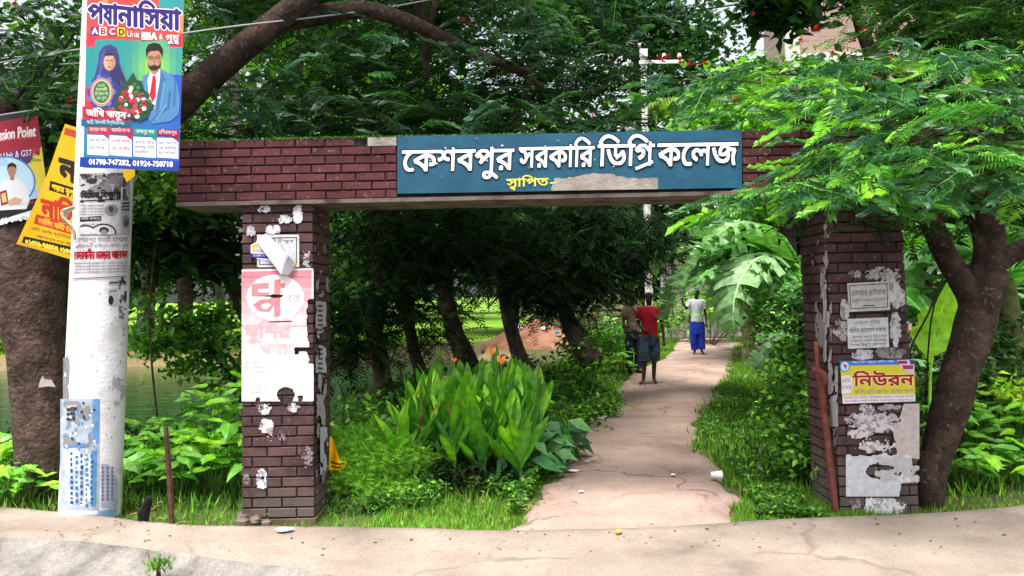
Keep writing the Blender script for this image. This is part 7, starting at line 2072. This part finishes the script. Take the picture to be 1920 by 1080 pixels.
def person(label, base, H, yaw, J, shirt, sleeve, lower, shirt_mat, low_mat, open_collar=False):
    """J overrides joints; x is image right when yaw=0, -y towards the camera"""
    k = H / 1.65
    t = empty('person', tuple(base), label, 'person'); t.rotation_euler = (0, 0, yaw); t.scale = (k, k, k)
    D = dict(pelvis=(0, 0, .90), belly=(0, 0, 1.03), chest=(0, 0, 1.22), neckb=(0, 0, 1.37), neck=(0, -.005, 1.425), jaw=(0, -.015, 1.475), head=(0, -.012, 1.54), crown=(0, -.003, 1.60),
             shR=(-.165, 0, 1.335), elR=(-.215, .02, 1.07), wrR=(-.225, -.04, .845), haR=(-.225, -.055, .77), shL=(.165, 0, 1.335), elL=(.215, .02, 1.07), wrL=(.225, -.04, .845), haL=(.225, -.055, .77),
             hpR=(-.085, 0, .84), knR=(-.09, -.01, .47), anR=(-.09, .02, .085), toR=(-.105, -.12, .03), hpL=(.085, 0, .84), knL=(.09, -.01, .47), anL=(.09, .02, .085), toL=(.105, -.12, .03))
    D.update(J)
    Rr = dict(pelvis=(.115, .085), belly=(.105, .08), chest=(.13, .085), neckb=(.065, .055), neck=.048, jaw=(.055, .06), head=(.074, .085), crown=(.055, .065), shR=.052, elR=.034, wrR=.024, haR=(.034, .018), shL=.052, elL=.034, wrL=.024, haL=(.034, .018),
              hpR=.078, knR=.052, anR=.034, toR=(.036, .02), hpL=.078, knL=.052, anL=.034, toL=(.036, .02))
    rads = {n: (D[n], Rr[n]) for n in D}
    skin_body([['pelvis', 'belly', 'chest', 'neckb', 'neck', 'jaw', 'head', 'crown'], ['chest', 'shR', 'elR', 'wrR', 'haR'], ['chest', 'shL', 'elL', 'wrL', 'haL'], ['pelvis', 'hpR', 'knR', 'anR', 'toR'], ['pelvis', 'hpL', 'knL', 'anL', 'toL']], rads, t, 'body', SKIN)
    # fingers
    for s_ in ('R', 'L'):
        h = Vector(D['ha' + s_]); wv = Vector(D['wr' + s_]); d = (h - wv).normalized(); sd = d.cross(Vector((0, 1, 0))).normalized()
        mb = MB()
        for q in range(4):
            b = h + sd * (q - 1.5) * .016 + d * .01; L = (.05, .06, .056, .044)[q]
            cu = Vector((0, -.014, 0)) if s_ == 'R' else Vector((0, -.014, 0))
            mb.tube([b, b + d * L * .55, b + d * L + cu], [.009, .0085, .006], 6)
        sg = -1 if s_ == 'R' else 1
        b = h - d * .02; mb.tube([b, b + Vector((0, -.03, 0)) + d * .02, b + Vector((0, -.04, 0)) + d * .045], [.011, .010, .007], 6)
        mb.build('fingers', SKIN, t, smooth=True)
    hd = Vector(D['head'])
    mb = MB(); ellips(mb, hd + Vector((0, .012, .028)), (.088, .098, .088), 14, 8, .58); mb.build('hair', HAIR, t, smooth=True)
    mb = MB(); ellips(mb, hd + Vector((0, -.088, -.018)), (.011, .018, .022), 8, 5); mb.build('nose', SKIN, t, smooth=True)
    for sx in (-1, 1):
        mb = MB(); ellips(mb, hd + Vector((sx * .082, .01, -.01)), (.012, .02, .032), 8, 5); mb.build('ear', SKIN, t, smooth=True)
        mb = MB(); ellips(mb, hd + Vector((sx * .030, -.077, .006)), (.013, .006, .0065), 8, 5); e = mb.build('eye', EYEW, t)
        mb = MB(); ellips(mb, hd + Vector((sx * .030, -.082, .006)), (.006, .003, .006), 8, 5); mb.build('pupil', DARKM, e)
        mb = MB(); mb.box(hd + Vector((sx * .031, -.080, .024)), (.032, .005, .005)); mb.build('eyebrow', HAIR, t)
    mb = MB(); ellips(mb, hd + Vector((0, -.070, -.052)), (.024, .007, .007), 8, 5); mb.build('mouth', LIP, t)
    # shirt
    P = {n: Vector(v) for n, v in D.items()}
    mb = MB(); ch = P['chest']; z0 = shirt
    R = [((0, 0, z0), .152, .112), ((0, 0, z0 + .05), .150, .112), ((P['belly'].x, 0, 1.0), .138, .108), ((P['belly'].x, 0, 1.08), .138, .106), ((ch.x, 0, 1.18), .152, .112), ((ch.x, 0, 1.27), .170, .112), ((ch.x, 0, 1.335), .172, .095), ((ch.x, 0, 1.375), .120, .078), ((ch.x, -.004, 1.40), .066, .062)]
    rings(mb, R, 22, .05)
    for s_ in ('R', 'L'):
        a = P['sh' + s_]; b = P['el' + s_]; e = a.lerp(b, sleeve)
        a0 = a + Vector((.10 if s_ == 'R' else -.10, 0, .012))
        mb.tube([a0, a, a.lerp(e, .5), e], [.066, .072, .064, .062], 12, bump=.06, cap=False)
    sh_ = mb.build('shirt', shirt_mat, t, smooth=True)
    return t, P, sh_
def at_g(px, py):
    p = G(px, py); return Vector((p.x, p.y, .05))
def cmat(name, c, v=.25): return noise_mat(name, tuple(x * (1 - v) for x in c), tuple(min(1, x * (1 + v)) for x in c), 9, .95, .5, 22, bdist=.01)
# 1: red shirt, denim shorts, barefoot, walking towards the road
t, P, sh_ = person('barefoot person in red short sleeved shirt and knee length denim shorts walking down the path', at_g(1220, 726), 1.62, A(-8),
    dict(anR=(-.13, -.10, .07), knR=(-.10, -.10, .46), toR=(-.20, -.20, .03), anL=(.06, .06, .085), toL=(.10, -.06, .03), knL=(.075, .02, .47), elR=(-.20, .06, 1.09), wrR=(-.10, -.10, .98), haR=(-.04, -.14, .96), elL=(.225, .0, 1.07), wrL=(.25, -.02, .83), haL=(.25, -.03, .755)),
    .86, .62, 'shorts', cmat('red_shirt', (.42, .012, .03)), None)
mb = MB(); rings(mb, [((0, -.004, 1.392), .070, .068), ((0, -.006, 1.412), .062, .062)], 18); mb.build('collar', cmat('collar_white', (.6, .45, .45)), t, smooth=True)
for s_, sx in (('R', -1), ('L', 1)):
    a = P['sh' + s_]; b = P['el' + s_]; mb = MB(); mb.tube([a.lerp(b, .60), a.lerp(b, .66)], [.065, .065], 12, cap=False); mb.build('sleeve_trim', cmat('trim_white', (.6, .5, .5)), t)
def shorts(t, P, zend, mat, wr=.06, flare=.098):
    mb = MB(); rings(mb, [((0, 0, .70), .150, .115), ((0, 0, .80), .158, .12), ((0, 0, .88), .148, .112), ((0, 0, .93), .138, .104)], 20, .03)
    for s_ in ('R', 'L'):
        h = P['hp' + s_]; kn = P['kn' + s_]; an = P['an' + s_]
        full = [h + Vector((0, 0, .0)), h.lerp(kn, .5), kn]
        e = kn if zend > .3 else an
        if zend > .3: e = h.lerp(kn, 1.12); pts = [h, h.lerp(kn, .4), h.lerp(kn, .8), e]; rr = [.085, .095, .098, flare]
        else: pts = [h, h.lerp(kn, .5), kn, kn.lerp(an, .5), kn.lerp(an, .93)]; rr = [.088, .088, .078, .074, .078]
        mb.tube(pts, rr, 14, bump=wr, cap=False)
    return mb.build('trousers' if zend < .3 else 'shorts', mat, t, smooth=True)
shorts(t, P, .4, cmat('faded_denim', (.035, .06, .085), .7))
# 2: dark trousers, behind to the left
t, P, sh_ = person('person in a dull brown shirt and dark trousers standing just behind the red shirt', at_g(1189, 704), 1.60, A(10),
    dict(elR=(-.20, .02, 1.07), wrR=(-.19, -.04, .85), haR=(-.18, -.05, .78)), .86, .6, 'trousers', cmat('brown_shirt', (.17, .12, .09)), None)
shorts(t, P, .1, cmat('dark_trousers', (.012, .016, .035)))
for s_ in ('R', 'L'):
    a = P['an' + s_]; to = P['to' + s_]; mb = MB(); mb.tube([a + Vector((0, .05, -.05)), a + Vector((0, -.05, -.045)), to + Vector((0, -.03, .0))], [.035, .045, .03], 9, flat=.8); mb.build('sandal', cmat('sandal_dark', (.015, .01, .01)), t, smooth=True)
# 3: white shirt and blue lungi, farther back, right hand raised
t, P, sh_ = person('barefoot person in a white short sleeved shirt and bright blue lungi farther up the path', at_g(1308, 669), 1.66, A(0),
    dict(elR=(-.27, -.02, 1.15), wrR=(-.36, -.10, 1.33), haR=(-.385, -.12, 1.39), anR=(-.06, .04, .08), toR=(-.11, -.08, .03), anL=(.10, -.04, .08), toL=(.13, -.18, .03)), .80, .66, 'lungi', cmat('white_shirt', (.55, .56, .62), .12), None)
mb = MB(); rings(mb, [((0, 0, .52), .150, .12), ((0, 0, .65), .158, .122), ((0, 0, .82), .150, .115), ((0, 0, .92), .135, .102)], 24, .06)
for s_ in ('R', 'L'):
    h = P['hp' + s_]; kn = P['kn' + s_]; an = P['an' + s_]
    mb.tube([h, h.lerp(kn, .5), kn, kn.lerp(an, .5), kn.lerp(an, .86)], [.09, .098, .092, .088, .082], 16, bump=.16, cap=False)
mb.build('lungi', cmat('blue_lungi', (.01, .035, .36), .45), t, smooth=True)
for s_ in (-1, 1):
    mb = MB(); mb.add([(s_ * .005, -.075, 1.36), (s_ * .06, -.058, 1.415), (s_ * .075, -.082, 1.37), (s_ * .04, -.098, 1.33)], [[0, 1, 2, 3]]); mb.build('collar', cmat('white_shirt_collar', (.6, .6, .65), .1), t)
mb = MB(); mb.box((.01, -.118, 1.08), (.014, .006, .50)); mb.build('placket', cmat('white_placket', (.48, .48, .54), .1), t)
# 4: figure behind in yellow with a red scarf
t, P, sh_ = person('distant person in pale yellow dress and red head scarf half hidden behind the white shirt', at_g(1287, 629), 1.62, A(0), {}, .80, .9, 'dress', cmat('yellow_dress', (.55, .38, .14), .2), None)
mb = MB(); rings(mb, [((0, 0, .16), .19, .16), ((0, 0, .5), .175, .14), ((0, 0, .8), .16, .125), ((0, 0, 1.0), .142, .11)], 20, .08); mb.build('skirt', cmat('yellow_skirt', (.6, .42, .16), .2), t, smooth=True)
mb = MB(); ellips(mb, P['head'] + Vector((0, .022, .01)), (.10, .105, .115), 14, 8, .8); mb.build('head_scarf', cmat('red_scarf', (.5, .03, .07)), t, smooth=True)
